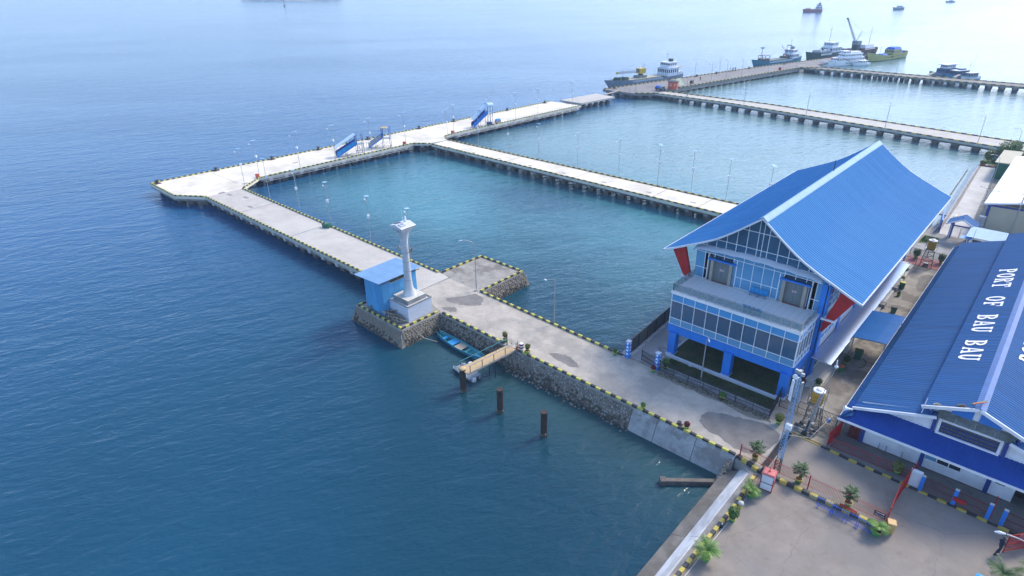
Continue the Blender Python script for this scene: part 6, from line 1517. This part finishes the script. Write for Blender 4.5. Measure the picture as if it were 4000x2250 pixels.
MB().box(-6.35,-6.25,-18,21,4.55,4.75).build('gutter','white_b',WW); MB().bar((-6.3,-18.05,4.62),(2.5,-18.05,6.45),.1,.24).build('bargeboard','white_b',WW); MB().bar((-5.6,-17.05,4.3),(3,-17.05,4.5),.12,.3).build('wall_trim','blue_d',WW)
t=thing('green_shed','green corrugated shed with pale flat roof beside the white warehouse','shed',(-10.0,168,0))
for k in range(14): MB().box(-.9,-.85+(.03 if k%2 else 0),-4+k*.8,-4+k*.8+.78,0,3.3).build('wall_sheet','bin_green',t)
MB().box(-.9,1.6,-4.05,-4,0,3.3).build('end_wall','bin_green',t); MB().bar((-1.3,2.2,3.5),(2.2,2.2,3.6),13.2,.1).build('roof','cream',t)
t=thing('garden_bed','raised grass bed with red kerb at the path end','garden bed',(-13.0,176,0)); MB().box(-1.5,1.6,-2.0,3.5,0,.32).build('soil_bed','grass2',t); MB().box(-1.55,1.6,-2.2,-2.0,0,.45).build('kerb','terra',t)
def shrub(label,x,y,r,sq,m,z=.3,n=900):
    t=thing('shrub',label,'shrub',(x,y,z)); MB().cyl((0,0,-.2),(0,0,r),.08,.04,6).build('trunk','bark',t)
    mb=MB(); leaves(mb,(0,0,r*sq),r,n//2,.16,sq)
    for k in range(9): a=random.uniform(0,6.28); leaves(mb,(math.cos(a)*r*.6,math.sin(a)*r*.6,r*sq*random.uniform(.6,1.5)),r*.5,n//14,.15)
    mb.build('crown',m,t)
shrub('upright yellow-brown conifer in the garden bed',-13.6,177.6,1.0,1.5,'leaf_y'); shrub('round green tree behind the green shed',-10.6,180.8,2.3,.85,'leaf',1.2,2600); shrub('low dark shrub in the garden bed',-12.2,177.0,.7,.8,'leaf_d',.3,500); shrub('flowering yellow bush at the garden bed corner',-14.2,174.6,.5,.8,'leaf_y',.3,300)
t=thing('utility_pole','grey utility pole with cable in front of the cream wall','pole',(-3.6,127.0,0)); MB().cyl((0,0,0),(.1,0,7.5),.12,.08,8).build('pole','galv',t); MB().tube([(.05,0,6.0),(-2.2,1,4.2),(-4.2,1.2,3.3)],.025,5).build('cable','fence',t); MB().bar((-.3,0,7.2),(.5,0,7.2),.08).build('cross_arm','galv',t)
t=thing('roof_mast','thin steel mast standing by the kiosk roof','mast',(-7.4,113.2,0)); MB().cyl((0,0,0),(.1,.2,4.4),.05,.03,6).build('pole','galv',t); MB().box(-.3,.3,-.3,.3,0,.1).build('foot','conc_l',t)

# ================================================================ far quay items
t=thing('guard_hut','orange octagonal guard hut on the corner of the far quay','hut',(-121.6,226.2,0))
for k in range(8):
    a=math.pi/8+k*math.pi/4; b=a+math.pi/4; r=2.0
    MB().add([(r*math.cos(a),r*math.sin(a),.4),(r*math.cos(b),r*math.sin(b),.4),(r*math.cos(b),r*math.sin(b),3.1),(r*math.cos(a),r*math.sin(a),3.1)],[(0,1,2,3)]).build('wall_panel','orange',t)
    if k in (4,5,6,7):
        m=(a+b)/2
        for z in (2.3,1.7): MB().bar((2.0*math.cos(m)-.35*math.sin(m)*-1,1.9*math.sin(m)-.35*math.cos(m),z),(2.0*math.cos(m)+.35*math.sin(m)*-1,1.9*math.sin(m)+.35*math.cos(m),z),.04,.14).build('lettering_band','white',t)
MB().lathe([(2.0,0),(2.0,.4)],8).build('base','conc',t); MB().lathe([(2.4,3.1),(2.4,3.25),(1.2,3.7)],8).build('roof','corr_grey',t); MB().cyl((0,0,3.7),(0,0,5.0),.05,n=6).build('mast','galv',t)
t=thing('canvas_shelter','grey-green tent-like shelter frame behind the orange hut','shelter',(-122.8,231.5,0))
for s in (-1,1): MB().add([(0,-2.2,3.4),(s*2.2,-2.2,1.2),(s*2.2,2.2,1.2),(0,2.2,3.4)],[(0,1,2,3)]).build('canvas','hull_grey' if s<0 else 'bin_green',t)
for s in (-1,1):
    for y in (-2.2,2.2): MB().bar((s*2.2,y,0),(s*2.2,y,1.25),.08).bar((0,y,3.4),(s*2.2,y,1.2),.12).build('frame','hull_grey',t)
t=thing('pickup_truck','dark pickup truck with blue tarpaulin load near the orange hut','truck',(-124.3,221.4,0),R_(-20))
MB().box(-2.2,2.2,-.85,.85,.5,1.0).build('chassis_body','dark',t); c=MB().frust((1.0,0,1.0),(.8,.82),(.55,.7),.75).build('cab','hull_grey',t); MB().box(1.75,1.8,-.6,.6,1.05,1.6).build('windscreen','window',c); MB().frust((-.9,0,1.0),(1.25,.85),(.9,.6),.7).build('tarpaulin','tarp_blue',t)
for x in (-1.4,1.4):
    for s in (-1,1): MB().cyl((x,s*.85,.38),(x,s*.65,.38),.38,n=12).build('wheel','fence',t)
for s in (-.6,.6): MB().cbox((2.21,s,.8),(.04,.25,.15)).build('headlight','lens',t)
t=thing('fire_box','red box at the far quay kerb','box',(-109.4,301.9,0)); MB().box(-.5,.5,-.4,.4,.2,1.3).build('cabinet','red',t); MB().box(-.55,.55,-.45,.45,1.3,1.38).build('lid','maroon',t)
t=thing('cable_drum','brown wooden cable drum on the far quay','drum',(-122.4,243,0)); MB().cyl((-.5,0,.8),(-.4,0,.8),.8,n=14).cyl((.4,0,.8),(.5,0,.8),.8,n=14).build('flange','wood_d',t); MB().cyl((-.4,0,.8),(.4,0,.8),.45,n=12).build('core','brown',t)
t=thing('end_railing','bare grey posts along the cut end of the far quay','railing',(-138,211,0))
for k in range(5): MB().cyl((k*2.3,-.15*k,0),(k*2.3,-.15*k,2.0),.06,n=6).build('post','galv',t)
t=thing('pontoon','low mooring pontoon with brown cargo behind the white ferry','pontoon',(-96,372,WZ),R_(70)); MB().box(-3,22,-2.5,2.5,-.5,1.6).build('deck','conc_d',t)
for k in range(9): MB().frust((1+k*2.0,random.uniform(-.8,.8),1.6),(.9,1.0),(.6,.6),random.uniform(.9,1.8)).build('cargo_heap',random.choice(('brown','hull_blue','wood_d')),t)

# ================================================================ ships (local x = forward, z=0 waterline)
def hull(t,L,B,free,m,boot='hull_red',sheer=1.2,stern=.75,fine=2.2,deck='deck_b',bulwark=.7,rake=.09,keel=-1.2):
    N=22
    def sec(f):
        b=B/2*(1-max(0,(f-.62)/.38)**fine)*(1-(1-stern)*max(0,(.18-f)/.18)**2); b=max(b,.04)
        z=free+sheer*max(0,(f-.55)/.45)**2+sheer*.35*max(0,(.2-f)/.2)**2
        return b,z
    up=[];lo=[];dk=[];inn=[]
    for i in range(N+1):
        f=i/N; b,z=sec(f); x0=-L/2+L*f; sh=lambda zz: x0*(1+rake*(zz/free)*(1 if f>.5 else .3)*max(0,(f-.6)/.4 if f>.6 else 0))
        up.append([(sh(z),b,z),(sh(z*.5),b*.97,z*.5),(sh(.35),b*.9,.35)]); up[-1]+= [(p[0],-p[1],p[2]) for p in reversed(up[-1])]
        lo.append([(sh(.35),b*.9,.35),(x0,b*.8,-.3),(x0*.98,b*.3,keel),(x0*.98,-b*.3,keel),(x0,-b*.8,-.3),(sh(.35),-b*.9,.35)])
        bi=max(.02,b-.15); dk.append([(sh(z-bulwark),bi,z-bulwark),(sh(z-bulwark),-bi,z-bulwark)])
        inn.append([(sh(z),b,z),(sh(z),bi,z),(sh(z-bulwark),bi,z-bulwark)])
    h=MB(); h.sheet([r[:3] for r in up],True); h.sheet([r[3:] for r in up],True)
    a=up[0]; h.add(a,[tuple(range(len(a)))])
    ho=h.build('hull',m,t); l=MB().sheet(lo,True); l.add(lo[0],[tuple(range(6))]); l.build('boot_topping',boot,t)
    MB().sheet(dk).build('deck',deck,t)
    bw=MB().sheet(inn); bw.sheet([[(p[0],-p[1],p[2]) for p in r] for r in inn]); bw.build('bulwark',m,t)
    return ho
def house(t,x0,x1,w,z0,z1,m='white',win=True,nm='deckhouse',fw=0.):
    d=MB().add([(x0,-w/2,z0),(x1,-w/2,z0),(x1,w/2,z0),(x0,w/2,z0),(x0,-w/2,z1),(x1-fw,-w/2,z1),(x1-fw,w/2,z1),(x0,w/2,z1)],[(0,3,2,1),(4,5,6,7),(0,1,5,4),(1,2,6,5),(2,3,7,6),(3,0,4,7)]).build(nm,m,t)
    MB().box(x0-.25,x1+.25-fw*.5,-w/2-.25,w/2+.25,z1,z1+.12).build('roof_deck',m,d)
    if win:
        zc=z0+(z1-z0)*.62; hh=(z1-z0)*.2; n=max(2,int((x1-x0)/1.3))
        for s in (-1,1):
            for k in range(n): a=x0+(x1-x0)*(k+.25)/n; MB().box(a,a+(x1-x0)/n*.5,s*w/2-.03,s*w/2+.03,zc-hh,zc+hh).build('window','window',d)
        n=max(2,int(w/1.2))
        for k in range(n): a=-w/2+w*(k+.2)/n; MB().box(x1-fw*.6-.05,x1-fw*.6+.06,a,a+w/n*.6,zc-hh,zc+hh).build('window','window',d)
    return d
def mast(t,x,y,z0,z1,r=.12,m='hull_grey',cross=1.2):
    v=MB().cyl((x,y,z0),(x,y,z1),r,r*.5,6).bar((x,y-cross,z1-(z1-z0)*.2),(x,y+cross,z1-(z1-z0)*.2),.1); v.build('mast',m,t)
DES=dict(cargo_barge=48.0,coaster=45.7,ferry=35.2,wooden_cargo_boat=43.1,tanker=43.5,anchored_boat=34.5,distant_boat=34.1)
def ship(name,label,bow,stern,z=WZ,cat='ship',des=None):
    b=Vector((*bow,0)); s=Vector((*stern,0)); d=b-s; c=(b+s)/2; des=des or DES.get(name,d.length)
    t=thing(name,label,cat,(c.x,c.y,z),math.atan2(d.y,d.x)); k=d.length/des; t.scale=(k,k,k)
    return t, des
# 1 landing barge with yellow crane
t,L=ship('cargo_barge','grey cargo vessel with yellow lattice crane and white wheelhouse aft',(-151.8,227),(-141.6,267))
hull(t,L,9.5,2.6,'hull_grey','hull_blue',1.2,deck='tarp_green'); MB().box(-9,13,-3.3,3.3,2.2,3.0).build('hatch_cover','deck_b',t)
house(t,-20,-12.5,7.6,2.4,6.4,'white_w',True); house(t,-18.8,-13.2,6.2,6.5,8.9,'white_w',fw=.4); MB().box(-23,-19.5,-3.6,3.6,2.2,4.2).build('aft_deckhouse','white_w',t)
MB().box(-22.6,-19,-3.2,3.2,6.3,6.5).build('awning','wood',t); MB().box(-18.4,-17.0,-1,1,9,10.4).build('funnel','hull_dg',t); mast(t,-15,0,9,13.5); mast(t,15,0,3,8,cross=.6)
for s in (-1,1):
    for k in range(4): MB().lathe([(.35,0),(.35,.06)],10).build('lifebuoy','corr_grey',t,loc=(-12.47,-2.9+k*.85+(1.2 if k>1 else 0),5.3)).rotation_euler=(0,R_(90),0)
    break
c=MB().box(-1.8,1.8,-1.6,1.6,5.0,7.4).build('crane_cab','crane_y',t,loc=(3,0,0)); MB().box(1.8,1.85,-1.2,.4,5.8,7.0).build('cab_window','window',c)
MB().box(.5,6,-2,2,3,4.1).build('crane_track','corr_grey',t); MB().lathe([(1.3,4.1),(1.0,5.0)],12,(3,0,0)).build('turntable','fence',t)
lb=MB()
for s in (-.5,.5):
    for zz in (0,1): lb.bar((4.6,s,5.6+zz*.9),(18.5,s*.5,6.3+zz*.45),.14)
for k in range(14): x=4.6+k; lb.bar((x,.45,5.65),(x+1,-.45,6.6),.07).bar((x,-.5,5.65),(x,-.5,6.5),.07).bar((x,-.5,5.65),(x+1,-.5,6.5),.07)
lb.build('crane_boom','galv',t); MB().cbox((18.9,0,6.4),(1,.8,1)).build('boom_head','crane_y',t); MB().bar((2,0,7.4),(.6,0,9.2),.15).bar((.6,0,9.2),(18,0,6.8),.05).build('crane_gantry','galv',t)
for k in range(5): MB().frust((13+k*1.3,random.uniform(-1,1),2.2),(1.3,1.6),(.8,1.1),random.uniform(1.2,2.2)).build('tarpaulin','tarp_green',t)
for k in range(16):
    for s in (-1,1): MB().box(-8+k*1.3,-7.2+k*1.3,s*4.72-.04,s*4.72+.04,1.9,2.5).build('bulwark_port','white_b',t)
# 2 teal coaster
t,L=ship('coaster','teal hulled coaster with rusty foredeck frames and white aft house',(-129.4,321),(-121.2,356))
hull(t,L,9,3.2,'teal','hull_red',1.9); MB().box(-8,11,-3,3,2.6,3.6).build('hatch_cover','corr_grey',t)
for k in range(22):
    for s in (-1,1): MB().box(-11+k*1.1,-10.45+k*1.1,s*4.5-.05,s*4.5+.05,2.3,3.15).build('bulwark_stay','white_w',t)
house(t,-19,-12,7.4,3,5.8,'white_w'); house(t,-17.5,-12.4,6,5.9,8.3,'white_w',fw=.3); MB().box(-21.5,-18.5,-3.6,3.6,2.6,4.6).build('aft_house','white_w',t); MB().box(-17,-15.2,-.9,.9,8.4,10.2).build('funnel','hull_grey',t)
mast(t,-13.5,0,8.3,15.5,.16); MB().bar((-12.2,-1.5,3.5),(-12.2,-1.5,11),.2).bar((-12.2,1.5,3.5),(-12.2,1.5,11),.2).bar((-12.2,-1.7,11),(-12.2,1.7,11),.5,.5).build('gantry_mast','hull_grey',t); MB().bar((-11.5,0,5),(-3.5,0,11.5),.22).build('derrick_boom','steel',t)
MB().cyl((-20.2,-3.2,6.2),(-17.8,-3.2,6.2),.75,n=10).build('lifeboat','orange',t); MB().box(-11,-7,-2.5,2.5,3.6,4.6).build('cargo_heap','tarp_green',t); MB().cyl((-8,.6,4.9),(-6,.6,4.9),.5,n=8).build('workboat','orange',t)
v=MB()
for x in (11.5,15.8):
    for s in (-2.6,2.6): v.bar((x,s,3.2),(x,s,6.6),.22)
for z in (5,6.6): v.bar((11.5,-2.6,z),(15.8,-2.6,z),.2).bar((11.5,2.6,z),(15.8,2.6,z),.2).bar((11.5,-2.6,z),(11.5,2.6,z),.2).bar((15.8,-2.6,z),(15.8,2.6,z),.2)
v.build('foredeck_frame','brown',t); MB().box(11.5,16,-2.6,2.6,3,4.6).build('forecastle','brown',t)
v=MB()
for s in (-.5,.5): v.bar((16.5,s,3.6),(16.3,s*.4,11),.12)
for k in range(8): v.bar((16.5,-.45,3.8+k*.9),(16.45,.45,4.4+k*.9),.06)
v.build('foremast','hull_grey',t); MB().frust((16.3,0,11),(.5,.8),(.8,1.1),.6).build('crow_nest','teal',t); MB().cyl((16.3,0,11.5),(16.3,0,13.4),.06,n=6).build('mast_top','hull_grey',t)
# 3 dark green ship
t,L=ship('cargo_ship','dark green cargo ship with cluttered white upperworks behind the teal coaster',(-119.2,365),(-112.2,392))
hull(t,L,8,3,'hull_dg','hull_red',1.5); house(t,-12,-3,6.6,2.8,5.4,'white_w'); house(t,-9,-3.6,5.2,5.5,7.8,'white_w',fw=.3); MB().box(-2.5,6,-2.6,2.6,2.6,3.8).build('cargo_heap','hull_grey',t); mast(t,-4,0,7.8,16,.14); MB().box(-11,-9.5,-.8,.8,5.5,7.6).build('funnel','hull_dg',t)
for k in range(9):
    for s in (-1,1): MB().box(-2+k*1.1,-1.2+k*1.1,s*3.98-.04,s*3.98+.04,2.2,2.9).build('bulwark_port','white_w',t)
for k in range(8): MB().cbox((random.uniform(-2,9),random.uniform(-2,2),4.2),(1.2,1.2,1.2)).build('deck_gear',random.choice(('white_w','hull_grey','tarp_green')),t)
# 4 crane ship
t,L=ship('crane_barge','brown work barge carrying a tall dark lattice crane',(-111.8,392),(-103,424))
hull(t,L,9,2.6,'brown','hull_red',1.2,deck='wood_d'); MB().box(-1.2,2.2,-1.5,1.5,2.4,5.2).build('crane_house','hull_dg',t); MB().box(-1.5,2.2,-1.7,1.7,5.2,7.2).build('crane_cab','hull_grey',t)
v=MB()
for s in (-.6,.6):
    for q in (0,1): v.bar((2.2,s,6.2+q),(14,s*.4,19+q*.4),.13)
for k in range(13): f=k/13; v.bar((2.2+11.8*f,.55,6.2+12.8*f),(2.2+11.8*(f+.07),-.5,7.2+12.4*(f+.07)),.1)
v.bar((1,0,7.2),(-2.5,0,12),.2).bar((-2.5,0,12),(13.7,0,19.2),.07); v.build('crane_boom','hull_grey',t); MB().cbox((14.1,0,19.2),(.8,.7,.8)).build('boom_head','fence',t)
MB().frust((-9,0,2.2),(5,3.2),(4,2.2),2.6).build('cargo_tarp','white_b',t); MB().box(-13,-4,-3,3,2,3).build('cargo_crates','hull_red',t); mast(t,-12,0,2.5,14,.13); mast(t,-10,1,2.5,9,.1)
for k in range(10): MB().cbox((random.uniform(4,12),random.uniform(-2.5,2.5),2.9),(1.4,1.2,1.2)).build('crate',random.choice(('hull_red','hull_grey','brown','hull_blue')),t)
# 5 white ferry
t,L=ship('ferry','white twin-deck fast ferry with red swoosh stripes',(-103.6,341.5),(-92.0,366))
hull(t,L,6.6,2.8,'white','white_b',1.2,fine=1.8,deck='white_b',bulwark=.3)
house(t,-15,8,5.8,2.6,4.9,'white',fw=1.2,nm='main_deck_cabin'); house(t,-13.5,3.2,5.2,5.0,7.1,'white',fw=1.4,nm='upper_cabin'); house(t,-3,2.4,4.2,7.2,8.9,'white',fw=.8,nm='wheelhouse')
for s in (-1,1):
    v=MB()
    for (a,za),(b,zb) in zip(((-15,2.0),(-6,2.3),(-1,3.2),(3,4.8),(9,5.0)),((-6,2.3),(-1,3.2),(3,4.8),(9,5.0),(11,5.0))): v.bar((a,s*2.95,za),(b,s*2.95,zb),.08,.35)
    v.build('red_stripe','red',t)
    for k in range(12): MB().box(-14+k*1.3,-13.3+k*1.3,s*3.24-.05,s*3.24+.05,1.5,2.1).build('porthole','window',t)
MB().cyl((1,0,8.9),(1.3,0,11.5),.15,.06,6).build('mast','white',t); MB().box(-12.5,-4,-1.6,1.6,7.25,8.3).build('funnel_housing','white',t)
t,L=ship('speedboat','small white cabin boat tied to the ferry',(-92.8,354.5),(-87.6,361.5),cat='boat')
hull(t,L,2.6,1.2,'white','white_b',.6,deck='white_b',bulwark=.2); house(t,-2.5,1.6,1.9,1.1,2.4,'white',fw=.5)
# 6 yellow wooden boat
t,L=ship('wooden_cargo_boat','yellow wooden cargo boat with blue tarpaulins',(-91.5,375),(-84,409),cat='boat')
hull(t,L,8.5,3.2,'hull_y','hull_dg',2.8,stern=.85,fine=2.0,deck='wood_d',bulwark=1.0); house(t,-13,-3,6,3,5.8,'hull_y'); MB().frust((-8,0,5.9),(4.6,3),(3.8,2.2),1.3).build('tarpaulin','tarp_blue',t); MB().frust((5,0,2.6),(3.4,2.4),(2.4,1.4),1.2).build('tarpaulin','tarp_blue',t); MB().frust((-16,0,3.2),(2,2),(1.4,1.4),1.3).build('tarpaulin','tarp_blue',t)
mast(t,9,0,2.5,9,.14,'wood_d',.8); mast(t,-3.5,0,5.8,14,.08,'wood_d',.3); MB().box(-1,1,3.8,4.2,1.4,3.2).build('hull_opening','dark',t)
for s in (-1,1): MB().bar((-17,s*4.2,2.2),(8,s*4.25,2.1),.12,.25).build('rubbing_strake','wood_d',t)
# 7,8 blue-grey boats beyond the last trestle
t,L=ship('passenger_boat','blue-grey two-deck wooden boat moored behind the farthest trestle',(-55,330),(-48.5,343.5),cat='boat',des=18.8)
hull(t,L,6,2.4,'hull_grey','hull_red',1.8,deck='wood_g'); house(t,-8,2,4.8,2.2,4.6,'hull_blue'); house(t,-6.5,.5,3.8,4.7,6.7,'white_b',fw=.3); MB().box(-8.5,2.5,-2.6,2.6,6.75,6.95).build('canopy','white_b',t)
for s in (-1,1): MB().bar((-9,s*2.9,2.1),(7,s*2.7,2.4),.1,.25).build('rubbing_strake','blue_l',t)
t,L=ship('passenger_boat','lower blue-grey boat with rusty stern next to the two-deck boat',(-49.3,330),(-43.2,341.5),cat='boat',des=17.)
hull(t,L,5.2,2.0,'boat_blue','hull_red',1.4,deck='wood_g'); house(t,-6.5,2.5,4.2,1.9,4.4,'hull_blue',fw=.3); MB().box(-7,3,-2.5,2.5,4.45,4.65).build('canopy','white_b',t); MB().box(-5,-1,-1.2,1.2,4.65,5.3).build('roof_cargo','hull_blue',t); mast(t,-1,0,4.6,7.5,.06,cross=.2)
for x,y,lb in ((-54.5,326,'timber boarding plank up to the two-deck blue-grey boat'),(-45,324.5,'timber boarding plank down to the rusty-sterned boat')):
    t=thing('boarding_plank',lb,'plank',(x,y,0),group='boarding planks'); MB().bar((0,-2.5,.1),(.9,3.0,.6),1.1,.12).build('plank','wood_g',t)
t,L=ship('cabin_boat','small white and lilac cabin boat at the farthest trestle',(-43.6,331),(-38.5,338.5),cat='boat')
hull(t,L,2.8,1.3,'white_b','hull_dg',.7,deck='white_b',bulwark=.2); house(t,-2.6,1.4,2.2,1.2,2.9,'hull_grey'); MB().box(-2.9,1.8,-1.3,1.3,2.9,3.05).build('canopy','white',t); mast(t,0,0,3,12,.05,cross=.2)
# distant ships
t,L=ship('tanker','red tanker with white aft superstructure anchored far out',(-279.5,814),(-268.5,840))
hull(t,L,10,4.2,'tanker','tanker',1.8,deck='tanker'); house(t,-20,-12,8,4,8.5,'white_b'); house(t,-18.5,-13,6.5,8.6,12,'white_b'); MB().box(-18,-15.5,-1.3,1.3,12,15).build('funnel','brown',t); mast(t,-13.5,0,12,18,.2); MB().box(8,14,-3.5,3.5,4.2,6.4).build('forecastle','tanker',t); MB().box(-10,8,-1,1,3.6,4.8).build('pipe_rack','brown',t); mast(t,9,0,5,10,.15)
t,L=ship('anchored_boat','grey white-decked ship anchored beyond the red tanker',(-208.5,911),(-201.5,928))
hull(t,L,8,4,'hull_grey','hull_blue',2,deck='white_b'); house(t,-10,2,6,3.6,7,'white_b'); MB().box(-9,3,-3.2,3.2,7.1,7.6).build('canopy','hull_dg',t); mast(t,9,0,4,12,.2)
t,L=ship('distant_boat','small dark boat farthest out near the picture horizon',(-197.5,1152),(-188.5,1163))
hull(t,L,7,3,'hull_blue','hull_blue',1.5,deck='hull_grey'); house(t,-7,3,5,2.8,6,'hull_grey'); mast(t,-1,0,6,11,.2)
t=thing('channel_beacon','slim channel marker standing in the open sea off the island','beacon',(-1140,640,WZ)); MB().lathe([(2.2,-1),(2.2,1.5),(1.2,2.5)],10).build('base','conc_d',t); MB().cyl((0,0,2.5),(0,0,17),.5,.3,8).build('pole','fence',t); MB().lathe([(1,15),(1,17),(.2,18.5)],8).build('topmark','fence',t)
# low wooded island
isl=MB(); N=40; ring=[]
for k in range(N):
    a=6.283*k/N; rx=175*(1+.12*math.sin(3*a)); ry=85*(1+.1*math.cos(2*a)); ring.append((rx*math.cos(a),ry*math.sin(a)))
ang=math.atan2(892-813,-1327+1657)
rot=lambda x,y:(x*math.cos(ang)-y*math.sin(ang)-1579,x*math.sin(ang)+y*math.cos(ang)+905)
isl.sheet([[(*rot(x*1.04,y*1.06),WZ-.5) for x,y in ring+ring[:1]],[(*rot(x*.97,y*.93),WZ+2.2) for x,y in ring+ring[:1]]]); isl.add([(*rot(x*.97,y*.93),WZ+2.2) for x,y in ring],[tuple(range(N))])
struct('island_ground',isl,'sand')
tr=MB()
for _ in range(1600):
    a=random.uniform(0,6.283); r=random.random()**.5*.9; x,y=rot(172*r*math.cos(a),80*r*math.sin(a)); h=random.uniform(5,11)
    for k in range(5):
        p=Vector((x+random.gauss(0,3),y+random.gauss(0,3),WZ+2+h*random.uniform(.3,1))); u=Vector((random.gauss(0,1),random.gauss(0,1),random.gauss(0,.6))).normalized()*3; v=u.cross(Vector((random.gauss(0,1),random.gauss(0,1),random.gauss(0,1)))).normalized()*2.4
        tr.add([p-u,p+v,p+u,p-v],[(0,1,2,3)])
o=tr.build('island_forest','leaf_d',kind='stuff'); o['label']='dense low forest covering the distant island'; o['category']='forest'
# ================================================================ haze
hm=bpy.data.materials.new('haze'); hm.use_nodes=True; n=hm.node_tree.nodes; n.remove(n['Principled BSDF'])
pv=n.new('ShaderNodeVolumePrincipled'); pv.inputs['Color'].default_value=(.58,.78,1,1); pv.inputs['Density'].default_value=HAZE; pv.inputs['Anisotropy'].default_value=.0
hm.node_tree.links.new(pv.outputs[0],n['Material Output'].inputs['Volume']); MATS['haze']=hm
if HAZE>0: MB().box(-3950,3950,-550,4350,-5.5,52).build('haze','haze',kind='stuff')
